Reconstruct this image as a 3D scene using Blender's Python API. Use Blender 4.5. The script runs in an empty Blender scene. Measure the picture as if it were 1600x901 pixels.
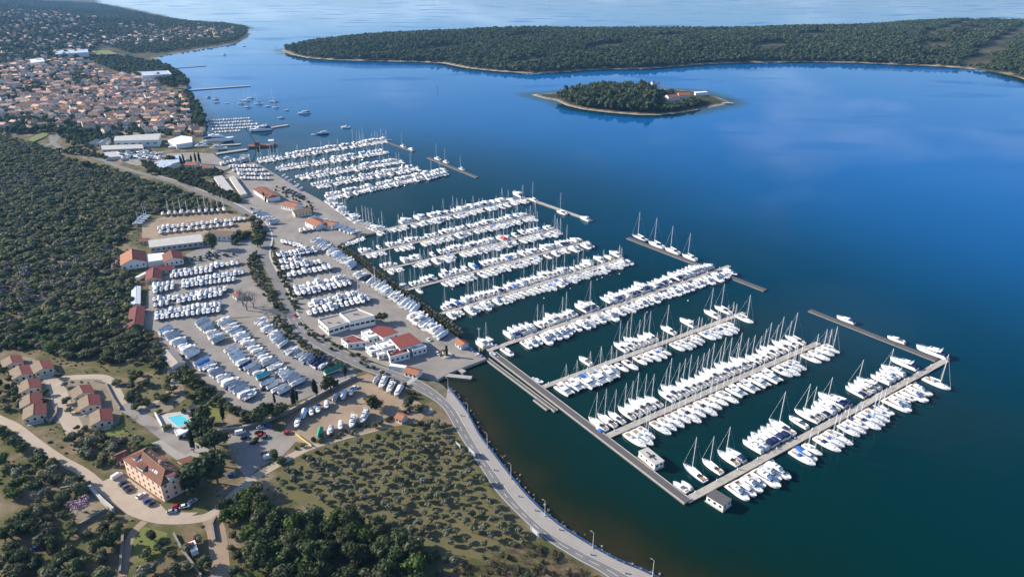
import bpy, math, random
import numpy as np
rad = math.radians
RN = random.Random(11)
SC = bpy.context.scene
COL = SC.collection

# ------------------------------------------------------------------ camera, sky, sun, exposure
CAMH = 210.0
FPX = 1067.0
CY = 450.5
PITCH = math.atan(495.0 / FPX)
cam_d = bpy.data.cameras.new("camera")
cam_d.sensor_width = 36.0
cam_d.lens = 36.0 * FPX / 1600.0
cam_d.clip_start = 1.0
cam_d.clip_end = 80000.0
cam = bpy.data.objects.new("camera", cam_d)
cam.location = (0, 0, CAMH)
cam.rotation_euler = (math.pi / 2 - PITCH, 0, 0)
COL.objects.link(cam)
SC.camera = cam

SUN_EL = rad(23.5)
SUN_AZ = rad(167.0)            # direction towards the sun, measured from +x towards +y
world = bpy.data.worlds.new("World")
SC.world = world
world.use_nodes = True
wn = world.node_tree
bg = wn.nodes["Background"]
sky = wn.nodes.new("ShaderNodeTexSky")
sky.sky_type = 'NISHITA'
sky.sun_disc = False
sky.sun_elevation = SUN_EL
sky.sun_rotation = rad(90.0) - SUN_AZ
sky.altitude = 100.0
sky.air_density = 1.0
sky.dust_density = 1.0
sky.ozone_density = 6.0
# thin high cloud: broken soft patches in an otherwise clear sky
tc = wn.nodes.new("ShaderNodeTexCoord")
sx = wn.nodes.new("ShaderNodeSeparateXYZ")
wn.links.new(tc.outputs["Generated"], sx.inputs[0])
za = wn.nodes.new("ShaderNodeMath")
za.operation = 'ADD'
za.inputs[1].default_value = 0.12
wn.links.new(sx.outputs["Z"], za.inputs[0])
vd = wn.nodes.new("ShaderNodeVectorMath")
vd.operation = 'DIVIDE'
cb = wn.nodes.new("ShaderNodeCombineXYZ")
for k in range(3):
    wn.links.new(za.outputs[0], cb.inputs[k])
wn.links.new(tc.outputs["Generated"], vd.inputs[0])
wn.links.new(cb.outputs[0], vd.inputs[1])
cn = wn.nodes.new("ShaderNodeTexNoise")
cn.inputs["Scale"].default_value = 1.1
cn.inputs["Detail"].default_value = 7
cn.inputs["Roughness"].default_value = 0.55
wn.links.new(vd.outputs[0], cn.inputs["Vector"])
cr = wn.nodes.new("ShaderNodeMapRange")
cr.inputs[1].default_value = 0.52
cr.inputs[2].default_value = 0.75
cr.inputs[3].default_value = 0.0
cr.inputs[4].default_value = 0.36
wn.links.new(cn.outputs["Fac"], cr.inputs[0])
cm = wn.nodes.new("ShaderNodeMix")
cm.data_type = 'RGBA'
cm.inputs[7].default_value = (9.0, 9.4, 10.0, 1)
wn.links.new(cr.outputs[0], cm.inputs[0])
wn.links.new(sky.outputs[0], cm.inputs[6])
wn.links.new(cm.outputs[2], bg.inputs[0])
bg.inputs[1].default_value = 0.095
sun_d = bpy.data.lights.new("sun", 'SUN')
sun_d.energy = 4.5
sun_d.angle = rad(0.5)
sun_d.color = (1.0, 0.90, 0.76)
sun = bpy.data.objects.new("sun", sun_d)
sdir = (math.cos(SUN_EL) * math.cos(SUN_AZ), math.cos(SUN_EL) * math.sin(SUN_AZ), math.sin(SUN_EL))
from mathutils import Vector, Matrix
sun.rotation_euler = Vector(sdir).to_track_quat('Z', 'Y').to_euler()
sun.location = (0, 0, 400)
COL.objects.link(sun)
SC.view_settings.view_transform = 'Standard'
SC.view_settings.look = 'None'
SC.view_settings.gamma = 1.0
SC.view_settings.exposure = 1.08
SC.cycles.max_bounces = 5
SC.cycles.diffuse_bounces = 2
SC.cycles.glossy_bounces = 3
SC.cycles.transmission_bounces = 2
SC.cycles.volume_bounces = 0
SC.cycles.caustics_reflective = False
SC.cycles.caustics_refractive = False

# ------------------------------------------------------------------ picture to place
CP, SP = math.cos(PITCH), math.sin(PITCH)

def G(px, py, z=0.0):
    """Where the sight line of a photograph pixel meets the height z."""
    a = (px - 800.0) / FPX
    b = -(py - CY) / FPX
    dx, dy, dz = a, CP + b * SP, -SP + b * CP
    t = (z - CAMH) / dz
    return (dx * t, dy * t)

def Gl(pts, z=0.0):
    return [G(p[0], p[1], z) for p in pts]

MAIN_PX = [(1300, 1100), (1190, 990), (1075, 928), (1022, 901), (975, 881), (927, 855), (889, 832), (852, 805), (825, 777), (800, 748), (780, 722), (762, 698),
           (746, 676), (733, 655), (722, 635), (708, 616), (690, 601), (680, 593), (700, 583), (760, 560), (715, 527), (612, 452), (527, 384), (560, 368), (588, 363),
           (550, 348), (500, 312), (425, 272), (398, 254), (375, 258), (350, 253), (333, 246), (335, 240), (341, 237), (341, 228), (352, 222),
           (330, 213), (320, 207), (322, 196), (318, 183), (312, 172), (303, 160), (296, 147), (288, 141), (297, 132), (280, 122), (265, 110),
           (247, 97), (244, 91), (255, 87), (290, 82), (315, 77), (345, 73), (370, 68), (385, 60), (393, 53), (378, 48), (396, 44), (388, 40), (365, 37), (340, 35),
           (300, 32), (250, 23), (205, 13), (160, 5), (140, -8), (0, -14), (-500, -14)]
MAIN = np.array(Gl(MAIN_PX) + [(-9000, 3000), (-5000, -300), (150, -300)])
PEN_PX = [(438, 79), (455, 86), (480, 91), (520, 94), (600, 96), (650, 97), (690, 99), (730, 107), (780, 112), (830, 115), (880, 113), (930, 109), (1010, 108), (1060, 104), (1110, 100),
          (1180, 98), (1260, 97), (1330, 98), (1400, 101), (1470, 104), (1530, 109), (1570, 116), (1600, 125), (1680, 150), (1850, 190), (2300, 200),
          (2300, 32), (1800, 32), (1600, 36), (1500, 35), (1420, 37), (1340, 43), (1250, 48), (1100, 49), (950, 49), (800, 51), (680, 54), (600, 57), (520, 64), (470, 71)]
PEN = np.array(Gl(PEN_PX))
ISL_PX = [(828, 148), (850, 154), (868, 157), (885, 165), (910, 171), (950, 176), (1000, 180), (1030, 180), (1070, 176), (1100, 170), (1130, 164), (1142, 160),
          (1130, 155), (1112, 149), (1090, 143), (1050, 140), (1000, 138), (940, 139), (900, 142), (870, 145)]
ISL = np.array(Gl(ISL_PX))

def sdf(P, poly):
    """Signed distance (positive inside) of points P (n,2) to a polygon."""
    x, y = P[:, 0], P[:, 1]
    d2 = np.full(len(P), 1e18)
    ins = np.zeros(len(P), bool)
    n = len(poly)
    for i in range(n):
        ax, ay = poly[i]
        bx, by = poly[(i + 1) % n]
        ex, ey = bx - ax, by - ay
        L2 = ex * ex + ey * ey + 1e-12
        t = np.clip(((x - ax) * ex + (y - ay) * ey) / L2, 0, 1)
        qx, qy = x - ax - t * ex, y - ay - t * ey
        d2 = np.minimum(d2, qx * qx + qy * qy)
        c = (ay > y) != (by > y)
        if ey != 0:
            ins ^= c & (x < (y - ay) / ey * ex + ax)
    d = np.sqrt(d2)
    return np.where(ins, d, -d)

def sstep(a, b, x):
    t = np.clip((x - a) / (b - a), 0, 1)
    return t * t * (3 - 2 * t)

def bumps(x, y, s):
    return (np.sin(x / s + 1.3) * np.cos(y / s * 0.8 + 0.4) + 0.5 * np.sin(x / s * 2.1 - y / s * 1.7 + 2.0)) / 1.5

def main_h(x, y, d):
    z = np.where(d > 0, 1.6 * sstep(0, 3.5, d), np.maximum(d * 0.35, -3.0))
    near = 0.02 * np.clip(d - 300, 0, 400)
    w = sstep(850, 1150, y)
    town = 0.036 * np.clip(d - 70, 0, 900) + sstep(1500, 3500, y) * (40 * sstep(100, 900, d) + 12 * bumps(x, y, 220) * sstep(60, 400, d))
    return z + near * (1 - w) + town * w

def pen_h(x, y, d):
    return np.where(d > 0, 1.2 * sstep(0, 6, d) + 26 * (1 - np.exp(-np.maximum(d - 8, 0) / 190)) + 7 * bumps(x, y, 170) * sstep(40, 250, d), np.maximum(d * 0.25, -3.0))

def isl_h(x, y, d):
    return np.where(d > 0, 1.0 * sstep(0, 6, d) + 5 * sstep(10, 90, d), np.maximum(d * 0.2, -3.0))

def H(x, y):
    P = np.array([[x, y]])
    best = -3.0
    for poly, fn in ((MAIN, main_h), (PEN, pen_h), (ISL, isl_h)):
        best = max(best, float(fn(P[:, 0], P[:, 1], sdf(P, poly))[0]))
    return best

def Hv(P):
    z = main_h(P[:, 0], P[:, 1], sdf(P, MAIN))
    z = np.maximum(z, pen_h(P[:, 0], P[:, 1], sdf(P, PEN)))
    return np.maximum(z, isl_h(P[:, 0], P[:, 1], sdf(P, ISL)))

def at(px, py, up=0.0):
    """Ground point seen at a pixel (the point `up` metres above ground is seen there)."""
    z = 1.6
    for _ in range(14):
        x, y = G(px, py, min(z + up, 190))
        z = 0.5 * z + 0.5 * H(x, y)
    x, y = G(px, py, min(z + up, 190))
    return (x, y, H(x, y))

# ------------------------------------------------------------------ materials
M = {}

def mat(name, rgb, rough=0.7, var=0.0, scale=0.5, rgb2=None, bump=0.0, bscale=3.0, spec=0.3, metal=0.0, orand=0.0, detail=4.0, contrast=1.0, hue=0.0):
    """Principled surface: base colour, mixed with rgb2 by world-space noise, brightness jittered per object."""
    m = bpy.data.materials.new(name)
    m.use_nodes = True
    nt = m.node_tree
    N, Lk = nt.nodes, nt.links
    p = N["Principled BSDF"]
    p.inputs["Roughness"].default_value = rough
    p.inputs["Specular IOR Level"].default_value = spec
    p.inputs["Metallic"].default_value = metal
    rgb = tuple(rgb) + (1,)
    col = None
    geo = None
    if var > 0 or rgb2 or bump:
        geo = N.new("ShaderNodeNewGeometry")
    if var > 0 or rgb2:
        nz = N.new("ShaderNodeTexNoise")
        nz.inputs["Scale"].default_value = scale
        nz.inputs["Detail"].default_value = detail
        nz.inputs["Roughness"].default_value = 0.65
        Lk.new(geo.outputs["Position"], nz.inputs["Vector"])
        mr = N.new("ShaderNodeMapRange")
        h = 0.22 / contrast
        mr.inputs[1].default_value = 0.5 - h
        mr.inputs[2].default_value = 0.5 + h
        Lk.new(nz.outputs["Fac"], mr.inputs[0])
        mx = N.new("ShaderNodeMix")
        mx.data_type = 'RGBA'
        c2 = rgb2 if rgb2 else tuple(c * (1 - var) for c in rgb[:3])
        mx.inputs[6].default_value = rgb
        mx.inputs[7].default_value = tuple(c2) + (1,)
        Lk.new(mr.outputs[0], mx.inputs[0])
        col = mx.outputs[2]
    if orand > 0 or hue > 0:
        oi = N.new("ShaderNodeObjectInfo")
        hs = N.new("ShaderNodeHueSaturation")
        mv = N.new("ShaderNodeMapRange")
        mv.inputs[3].default_value = 1 - orand
        mv.inputs[4].default_value = 1 + orand
        Lk.new(oi.outputs["Random"], mv.inputs[0])
        Lk.new(mv.outputs[0], hs.inputs["Value"])
        if hue > 0:
            mm = N.new("ShaderNodeMath")
            mm.operation = 'MULTIPLY'
            mm.inputs[1].default_value = 7.31
            fr = N.new("ShaderNodeMath")
            fr.operation = 'FRACT'
            mh = N.new("ShaderNodeMapRange")
            mh.inputs[3].default_value = 0.5 - hue
            mh.inputs[4].default_value = 0.5 + hue
            Lk.new(oi.outputs["Random"], mm.inputs[0])
            Lk.new(mm.outputs[0], fr.inputs[0])
            Lk.new(fr.outputs[0], mh.inputs[0])
            Lk.new(mh.outputs[0], hs.inputs["Hue"])
        if col:
            Lk.new(col, hs.inputs["Color"])
        else:
            hs.inputs["Color"].default_value = rgb
        col = hs.outputs[0]
    if col:
        Lk.new(col, p.inputs["Base Color"])
    else:
        p.inputs["Base Color"].default_value = rgb
    if bump:
        bn = N.new("ShaderNodeTexNoise")
        bn.inputs["Scale"].default_value = bscale
        bn.inputs["Detail"].default_value = 3
        Lk.new(geo.outputs["Position"], bn.inputs["Vector"])
        bp = N.new("ShaderNodeBump")
        bp.inputs["Strength"].default_value = bump
        bp.inputs["Distance"].default_value = 0.3
        Lk.new(bn.outputs["Fac"], bp.inputs["Height"])
        Lk.new(bp.outputs[0], p.inputs["Normal"])
    if name.startswith("leaf"):
        tr = N.new("ShaderNodeBsdfTranslucent")
        ms = N.new("ShaderNodeMixShader")
        ms.inputs[0].default_value = 0.30
        if col:
            Lk.new(col, tr.inputs["Color"])
        else:
            tr.inputs["Color"].default_value = rgb
        Lk.new(p.outputs[0], ms.inputs[1])
        Lk.new(tr.outputs[0], ms.inputs[2])
        Lk.new(ms.outputs[0], N["Material Output"].inputs["Surface"])
    M[name] = m
    return m

mat("gelcoat", (0.84, 0.84, 0.83), 0.28, orand=0.05, spec=0.5)
mat("gelcoat_cream", (0.78, 0.74, 0.66), 0.3, orand=0.05, spec=0.5)
mat("hull_navy", (0.02, 0.04, 0.12), 0.25, spec=0.5)
mat("hull_grey", (0.42, 0.45, 0.5), 0.3, spec=0.5)
mat("antifoul_blue", (0.03, 0.09, 0.25), 0.7)
mat("antifoul_red", (0.28, 0.05, 0.04), 0.7)
mat("boot_stripe", (0.03, 0.05, 0.14), 0.5)
mat("deck_white", (0.74, 0.74, 0.72), 0.6, var=0.12, scale=1.5)
mat("deck_teak", (0.40, 0.27, 0.16), 0.7, var=0.2, scale=1.5)
mat("tinted_glass", (0.012, 0.016, 0.022), 0.12, spec=0.6)
mat("canvas_navy", (0.018, 0.03, 0.10), 0.8, orand=0.3)
mat("canvas_blue", (0.03, 0.13, 0.40), 0.75, orand=0.2)
mat("canvas_white", (0.70, 0.70, 0.69), 0.8, var=0.15, scale=0.7, orand=0.08)
mat("canvas_grey", (0.40, 0.43, 0.47), 0.8, var=0.2, scale=0.7, orand=0.2)
mat("canvas_pale_blue", (0.52, 0.60, 0.68), 0.8, var=0.2, scale=0.7, orand=0.15)
mat("canvas_cream", (0.62, 0.56, 0.44), 0.8, orand=0.1)
mat("canvas_teal", (0.03, 0.40, 0.42), 0.75)
mat("canvas_green", (0.02, 0.22, 0.13), 0.75)
mat("canvas_red", (0.60, 0.05, 0.035), 0.75)
mat("mast_alloy", (0.78, 0.78, 0.78), 0.4, spec=0.5)
mat("steel_grey", (0.28, 0.29, 0.31), 0.55)
mat("rubber", (0.02, 0.02, 0.022), 0.8)
mat("cradle_steel", (0.14, 0.15, 0.19), 0.6)
mat("concrete", (0.42, 0.39, 0.35), 0.85, var=0.3, scale=0.35, bump=0.1)
mat("concrete_pale", (0.52, 0.49, 0.44), 0.85, var=0.25, scale=0.3)
mat("pontoon_deck", (0.47, 0.43, 0.37), 0.85, var=0.3, scale=0.6)
mat("pontoon_side", (0.20, 0.19, 0.18), 0.8, var=0.3, scale=0.5)
mat("timber_dark", (0.125, 0.118, 0.118), 0.8, var=0.3, scale=1.2)
mat("asphalt", (0.150, 0.145, 0.142), 0.85, rgb2=(0.200, 0.190, 0.182), scale=0.10, bump=0.05)
mat("asphalt_dark", (0.18, 0.175, 0.17), 0.85, rgb2=(0.25, 0.235, 0.22), scale=0.08)
mat("yard_asphalt", (0.195, 0.180, 0.165), 0.9, rgb2=(0.305, 0.270, 0.235), scale=0.07, detail=9)
mat("gravel", (0.295, 0.266, 0.235), 0.95, rgb2=(0.190, 0.173, 0.155), scale=0.075, detail=9, bump=0.2)
mat("dirt", (0.345, 0.255, 0.175), 0.95, rgb2=(0.235, 0.175, 0.122), scale=0.085, detail=9, bump=0.2)
mat("dirt_dull", (0.27, 0.215, 0.155), 0.95, rgb2=(0.16, 0.135, 0.085), scale=0.09, detail=9, bump=0.2)
mat("track", (0.44, 0.36, 0.28), 0.95, rgb2=(0.36, 0.29, 0.22), scale=0.2, detail=6)
mat("paving", (0.345, 0.315, 0.285), 0.85, var=0.15, scale=0.3)
mat("paint_white", (0.72, 0.72, 0.70), 0.7, var=0.3, scale=0.9)
mat("rail_blue", (0.05, 0.16, 0.42), 0.5)
mat("lawn", (0.10, 0.15, 0.02), 0.95, rgb2=(0.17, 0.16, 0.05), scale=0.2, detail=6)
mat("grove_grass", (0.088, 0.102, 0.034), 0.95, rgb2=(0.155, 0.120, 0.060), scale=0.045, detail=7)
mat("stone_wall", (0.30, 0.27, 0.24), 0.9, var=0.5, scale=0.9, bump=0.4)
mat("rock", (0.26, 0.22, 0.19), 0.9, var=0.5, scale=0.6)
mat("plaster_white", (0.74, 0.73, 0.70), 0.85, var=0.08, scale=0.3)
mat("plaster_cream", (0.66, 0.57, 0.43), 0.85, var=0.1, scale=0.3)
mat("plaster_peach", (0.80, 0.56, 0.43), 0.85, var=0.1, scale=0.3)
mat("plaster_pink", (0.62, 0.42, 0.34), 0.85, var=0.1, scale=0.3)
mat("plaster_grey", (0.42, 0.42, 0.42), 0.85, var=0.15, scale=0.3)
mat("tile_orange", (0.37, 0.155, 0.085), 0.85, var=0.3, scale=0.5)
mat("tile_brown", (0.20, 0.082, 0.052), 0.85, var=0.35, scale=0.5)
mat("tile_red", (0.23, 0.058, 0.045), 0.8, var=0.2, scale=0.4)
mat("tile_dark_red", (0.17, 0.038, 0.035), 0.8, var=0.25, scale=0.4)
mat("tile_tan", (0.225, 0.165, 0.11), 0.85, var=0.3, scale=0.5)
mat("roof_sheet_grey", (0.50, 0.48, 0.44), 0.7, var=0.2, scale=0.2)
mat("roof_sheet_blue", (0.46, 0.52, 0.60), 0.6, var=0.12, scale=0.2)
mat("roof_white", (0.76, 0.76, 0.75), 0.7, var=0.08, scale=0.2)
mat("roof_gravel", (0.36, 0.32, 0.28), 0.95, var=0.2, scale=0.4)
mat("tile_faded", (0.66, 0.43, 0.31), 0.85, rgb2=(0.52, 0.31, 0.21), scale=0.3, orand=0.2)
mat("tile_pale", (0.60, 0.30, 0.17), 0.85, rgb2=(0.46, 0.22, 0.13), scale=0.3, orand=0.2)
mat("glass_dark", (0.02, 0.025, 0.03), 0.15, spec=0.6)
mat("shutter_green", (0.06, 0.09, 0.06), 0.7)
mat("bark", (0.13, 0.10, 0.08), 0.95)
mat("bark_pale", (0.36, 0.30, 0.26), 0.95, var=0.3, scale=2)
mat("leaf_oak", (0.040, 0.062, 0.022), 0.7, rgb2=(0.085, 0.100, 0.042), scale=0.22, orand=0.35, hue=0.025, spec=0.2, contrast=1.2)
mat("leaf_scrub", (0.078, 0.104, 0.044), 0.7, rgb2=(0.165, 0.160, 0.088), scale=0.20, orand=0.38, hue=0.025, spec=0.2, contrast=1.3)
mat("leaf_scrub_mass", (0.062, 0.094, 0.034), 0.75, rgb2=(0.175, 0.175, 0.082), scale=0.11, spec=0.2, contrast=1.7, detail=2)
mat("leaf_olive", (0.135, 0.142, 0.090), 0.65, rgb2=(0.200, 0.200, 0.140), scale=0.5, orand=0.22, spec=0.25)
mat("leaf_bright", (0.085, 0.125, 0.022), 0.7, rgb2=(0.05, 0.08, 0.02), scale=0.3, orand=0.2, spec=0.2)
mat("leaf_pine", (0.040, 0.064, 0.030), 0.75, rgb2=(0.075, 0.098, 0.044), scale=0.15, orand=0.2, spec=0.2)
mat("leaf_pine_mass", (0.042, 0.070, 0.036), 0.8, rgb2=(0.098, 0.118, 0.056), scale=0.05, spec=0.15, contrast=1.5, detail=3)
mat("leaf_cypress", (0.020, 0.034, 0.017), 0.8, orand=0.15, spec=0.15)
mat("leaf_hedge", (0.13, 0.125, 0.060), 0.75, rgb2=(0.07, 0.085, 0.034), scale=0.6, orand=0.1, spec=0.2)
mat("twig_grey", (0.24, 0.20, 0.18), 0.95, rgb2=(0.16, 0.13, 0.12), scale=0.8, orand=0.2)
mat("twig_brown", (0.20, 0.135, 0.10), 0.95, rgb2=(0.11, 0.085, 0.06), scale=0.4, orand=0.2)
mat("blossom", (0.55, 0.36, 0.46), 0.8, rgb2=(0.30, 0.2, 0.26), scale=0.8)
mat("pool_water", (0.10, 0.52, 0.58), 0.05, spec=0.5)
mat("clay_court", (0.55, 0.12, 0.05), 0.9)
mat("paint_yellow", (0.62, 0.52, 0.20), 0.7)
mat("rust", (0.25, 0.10, 0.05), 0.85, var=0.4, scale=0.8)
for _n, _c in dict(white=(0.75, 0.75, 0.75), black=(0.015, 0.016, 0.02), silver=(0.42, 0.44, 0.46), grey=(0.12, 0.125, 0.13), red=(0.45, 0.02, 0.02), blue=(0.03, 0.09, 0.32), green=(0.02, 0.16, 0.08)).items():
    mat("car_" + _n, _c, 0.25, spec=0.6)

# ------------------------------------------------------------------ mesh building
class MB:
    """Collects faces and makes ONE mesh."""
    def __init__(s):
        s.v, s.f, s.m, s.mats = [], [], [], []
    def mi(s, name):
        if name not in s.mats:
            s.mats.append(name)
        return s.mats.index(name)
    def add(s, vs, fs, m):
        o = len(s.v)
        i = s.mi(m)
        s.v += [tuple(map(float, v)) for v in vs]
        for f in fs:
            s.f.append([o + k for k in f])
            s.m.append(i)
        return s
    def box(s, x0, x1, y0, y1, z0, z1, m, top=None, taper=None):
        a, b, c, d = (x0, x1, y0, y1) if taper is None else taper
        vs = [(x0, y0, z0), (x1, y0, z0), (x1, y1, z0), (x0, y1, z0), (a, c, z1), (b, c, z1), (b, d, z1), (a, d, z1)]
        s.add(vs, [(0, 3, 2, 1), (0, 1, 5, 4), (1, 2, 6, 5), (2, 3, 7, 6), (3, 0, 4, 7)], m)
        s.add(vs[4:], [(0, 1, 2, 3)], top or m)
        return s
    def prism(s, poly, z0, z1, m, top=None):
        n = len(poly)
        area = sum(poly[i][0] * poly[(i + 1) % n][1] - poly[(i + 1) % n][0] * poly[i][1] for i in range(n))
        if area < 0:
            poly = poly[::-1]
        vs = [(x, y, z0) for x, y in poly] + [(x, y, z1) for x, y in poly]
        s.add(vs, [(i, (i + 1) % n, n + (i + 1) % n, n + i) for i in range(n)] + [tuple(range(n))[::-1]], m)
        s.add([(x, y, z1) for x, y in poly], [tuple(range(n))], top or m)
        return s
    def tube(s, a, b, r0, r1, m, n=5, cap=True):
        a, b = np.array(a, float), np.array(b, float)
        d = b - a
        d /= np.linalg.norm(d) + 1e-9
        u = np.cross(d, (0, 0, 1) if abs(d[2]) < 0.9 else (1, 0, 0))
        u /= np.linalg.norm(u)
        w = np.cross(d, u)
        vs = []
        for c, r in ((a, r0), (b, r1)):
            for k in range(n):
                t = 2 * math.pi * k / n
                vs.append(tuple(c + r * (math.cos(t) * u + math.sin(t) * w)))
        fs = [(k, (k + 1) % n, n + (k + 1) % n, n + k) for k in range(n)]
        if cap:
            fs.append(tuple(range(n, 2 * n)))
        return s.add(vs, fs, m)
    def loft(s, rings, m, closed=False, cap0=False, cap1=False):
        """rings: list of equal-length point lists."""
        n = len(rings[0])
        vs = [p for r in rings for p in r]
        fs = []
        for i in range(len(rings) - 1):
            for k in range(n if closed else n - 1):
                k2 = (k + 1) % n
                fs.append((i * n + k, i * n + k2, (i + 1) * n + k2, (i + 1) * n + k))
        if cap0:
            fs.append(tuple(range(n))[::-1])
        if cap1:
            fs.append(tuple((len(rings) - 1) * n + k for k in range(n)))
        return s.add(vs, fs, m)
    def join(s, o, dx=0, dy=0, dz=0, rz=0, sc=1):
        c, q = math.cos(rz), math.sin(rz)
        off = len(s.v)
        s.v += [(sc * (c * x - q * y) + dx, sc * (q * x + c * y) + dy, sc * z + dz) for x, y, z in o.v]
        idx = [s.mi(n) for n in o.mats]
        for f, i in zip(o.f, o.m):
            s.f.append([off + k for k in f])
            s.m.append(idx[i])
        return s
    def mesh(s, name, smooth=False):
        me = bpy.data.meshes.new(name)
        me.from_pydata(s.v, [], s.f)
        for n in s.mats:
            me.materials.append(M[n])
        me.polygons.foreach_set("material_index", s.m)
        if smooth:
            me.polygons.foreach_set("use_smooth", [True] * len(s.f))
        me.update()
        return me

def np_mesh(name, V, F, mats, smooth=False):
    """Mesh from arrays: V (n,3), F (m,k)."""
    me = bpy.data.meshes.new(name)
    k = F.shape[1]
    me.vertices.add(len(V))
    me.vertices.foreach_set("co", V.astype(np.float32).ravel())
    me.loops.add(F.size)
    me.loops.foreach_set("vertex_index", F.astype(np.int32).ravel())
    me.polygons.add(len(F))
    me.polygons.foreach_set("loop_start", np.arange(0, F.size, k, dtype=np.int32))
    for n in mats:
        me.materials.append(M[n])
    if smooth:
        me.polygons.foreach_set("use_smooth", np.ones(len(F), bool))
    me.update(calc_edges=True)
    return me

def add_obj(name, data, parent=None, loc=None, rz=0.0, scale=None, **props):
    o = bpy.data.objects.new(name, data)
    COL.objects.link(o)
    if parent:
        o.parent = parent
    if loc is not None:
        o.location = loc
    if rz:
        o.rotation_euler = (0, 0, rz)
    if scale is not None:
        o.scale = scale if isinstance(scale, (tuple, list)) else (scale,) * 3
    for k, v in props.items():
        if v:
            o[k] = v
    return o

LAB = []       # things whose labels still need an ordinal: (object, label, phrase, key)

def thing(name, label, cat, loc, rz=0.0, group=None, scale=None, data=None, order=None):
    o = add_obj(name, data, None, loc, rz, scale, label=label, category=cat, group=group)
    if order:
        LAB.append((o, label, order[0], order[1]))
    return o

def structure(name, data, **kw):
    return add_obj(name, data, kind="structure", **kw)

def stuff(name, data, label, **kw):
    return add_obj(name, data, kind="stuff", label=label, **kw)

def build(parts, root):
    """parts: (name, mesh[, children]) hung under root."""
    for p in parts:
        o = add_obj(p[0], p[1], root)
        if len(p) > 2:
            for c in p[2]:
                add_obj(c[0], c[1], o)

ONES = "first second third fourth fifth sixth seventh eighth ninth tenth eleventh twelfth thirteenth fourteenth fifteenth sixteenth seventeenth eighteenth nineteenth".split()
TENS = {20: "twent", 30: "thirt", 40: "fort", 50: "fift", 60: "sixt", 70: "sevent", 80: "eight", 90: "ninet"}

def ordinal(n):
    if n < 20:
        return ONES[n - 1]
    if n >= 100:
        return ordinal(n % 100).join(("hundred-", "")) if n % 100 else "hundredth"
    t, u = n // 10 * 10, n % 10
    return TENS[t] + ("ieth" if u == 0 else "y-" + ONES[u - 1])

def resample(pts, step):
    P = [np.array(p, float) for p in pts]
    out = [P[0]]
    for a, b in zip(P[:-1], P[1:]):
        n = max(1, int(np.linalg.norm(b - a) / step))
        for k in range(1, n + 1):
            out.append(a + (b - a) * k / n)
    return out

def smooth_line(pts, n=4):
    P = [np.array(p, float) for p in pts]
    out = []
    for i in range(len(P) - 1):
        p0, p1, p2, p3 = P[max(i - 1, 0)], P[i], P[i + 1], P[min(i + 2, len(P) - 1)]
        for k in range(n):
            t = k / n
            out.append(0.5 * ((2 * p1) + (-p0 + p2) * t + (2 * p0 - 5 * p1 + 4 * p2 - p3) * t * t + (-p0 + 3 * p1 - 3 * p2 + p3) * t ** 3))
    out.append(P[-1])
    return out

def normals2(P):
    out = []
    for i in range(len(P)):
        d = P[min(i + 1, len(P) - 1)] - P[max(i - 1, 0)]
        d = d / (np.linalg.norm(d) + 1e-9)
        out.append(np.array((-d[1], d[0])))
    return out

def ribbon(name, pts, width, m, lift, off=0.0, kind="structure", flat=None, thick=0.0, **kw):
    """A strip `width` wide along world points, laid `lift` above the ground."""
    P = resample(pts, 6.0)
    Nn = normals2(P)
    rows = []
    for p, n in zip(P, Nn):
        a, b = p + n * (off + width / 2), p + n * (off - width / 2)
        za = flat if flat is not None else H(*a) 
        zb = flat if flat is not None else H(*b)
        zz = max(za, zb, H(*p) if flat is None else flat) + lift
        row = [(a[0], a[1], zz), (b[0], b[1], zz)]
        if thick:
            row = [(a[0], a[1], zz - thick)] + row + [(b[0], b[1], zz - thick)]
        rows.append(row)
    mb = MB().loft(rows, m)
    return add_obj(name, mb.mesh(name), kind=kind, **kw)

def inpoly(x, y, poly):
    c = False
    n = len(poly)
    for i in range(n):
        ax, ay = poly[i]
        bx, by = poly[(i + 1) % n]
        if (ay > y) != (by > y) and x < (y - ay) / (by - ay) * (bx - ax) + ax:
            c = not c
    return c

def sheet(name, px, m, lift, z=None, thick=0.0, **kw):
    """A flat area traced on the ground, as a thin slab."""
    from mathutils.geometry import tessellate_polygon
    W = [at(*p) for p in px]
    zz = (max(w[2] for w in W) if z is None else z) + lift
    poly = [(w[0], w[1]) for w in W]
    n = len(poly)
    area = sum(poly[i][0] * poly[(i + 1) % n][1] - poly[(i + 1) % n][0] * poly[i][1] for i in range(n))
    if area < 0:
        poly = poly[::-1]
    mb = MB()
    tris = tessellate_polygon([[Vector((x, y, 0)) for x, y in poly]])
    fs = []
    for t in tris:
        a, b, c = (poly[i] for i in t)
        fs.append(t if (b[0] - a[0]) * (c[1] - a[1]) - (c[0] - a[0]) * (b[1] - a[1]) > 0 else (t[0], t[2], t[1]))
    mb.add([(x, y, zz) for x, y in poly], fs, m)
    bt = zz - max(thick, 0.3)
    mb.add([(x, y, zz) for x, y in poly] + [(x, y, bt) for x, y in poly], [(i, n + i, n + (i + 1) % n, (i + 1) % n) for i in range(n)], m if not thick else kw.pop("side", m))
    kw.pop("side", None)
    return structure(name, mb.mesh(name), **kw), poly

# ------------------------------------------------------------------ the ground and the sea
def axis(lo, f0, f1, hi, step, gr):
    a = list(np.arange(f0, f1 + 0.1, step))
    s = step
    while a[-1] < hi:
        s *= gr
        a.append(a[-1] + s)
    s = step
    b = []
    x = f0
    while x > lo:
        s *= gr
        x -= s
        b.append(x)
    return np.array(b[::-1] + a)

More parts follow.
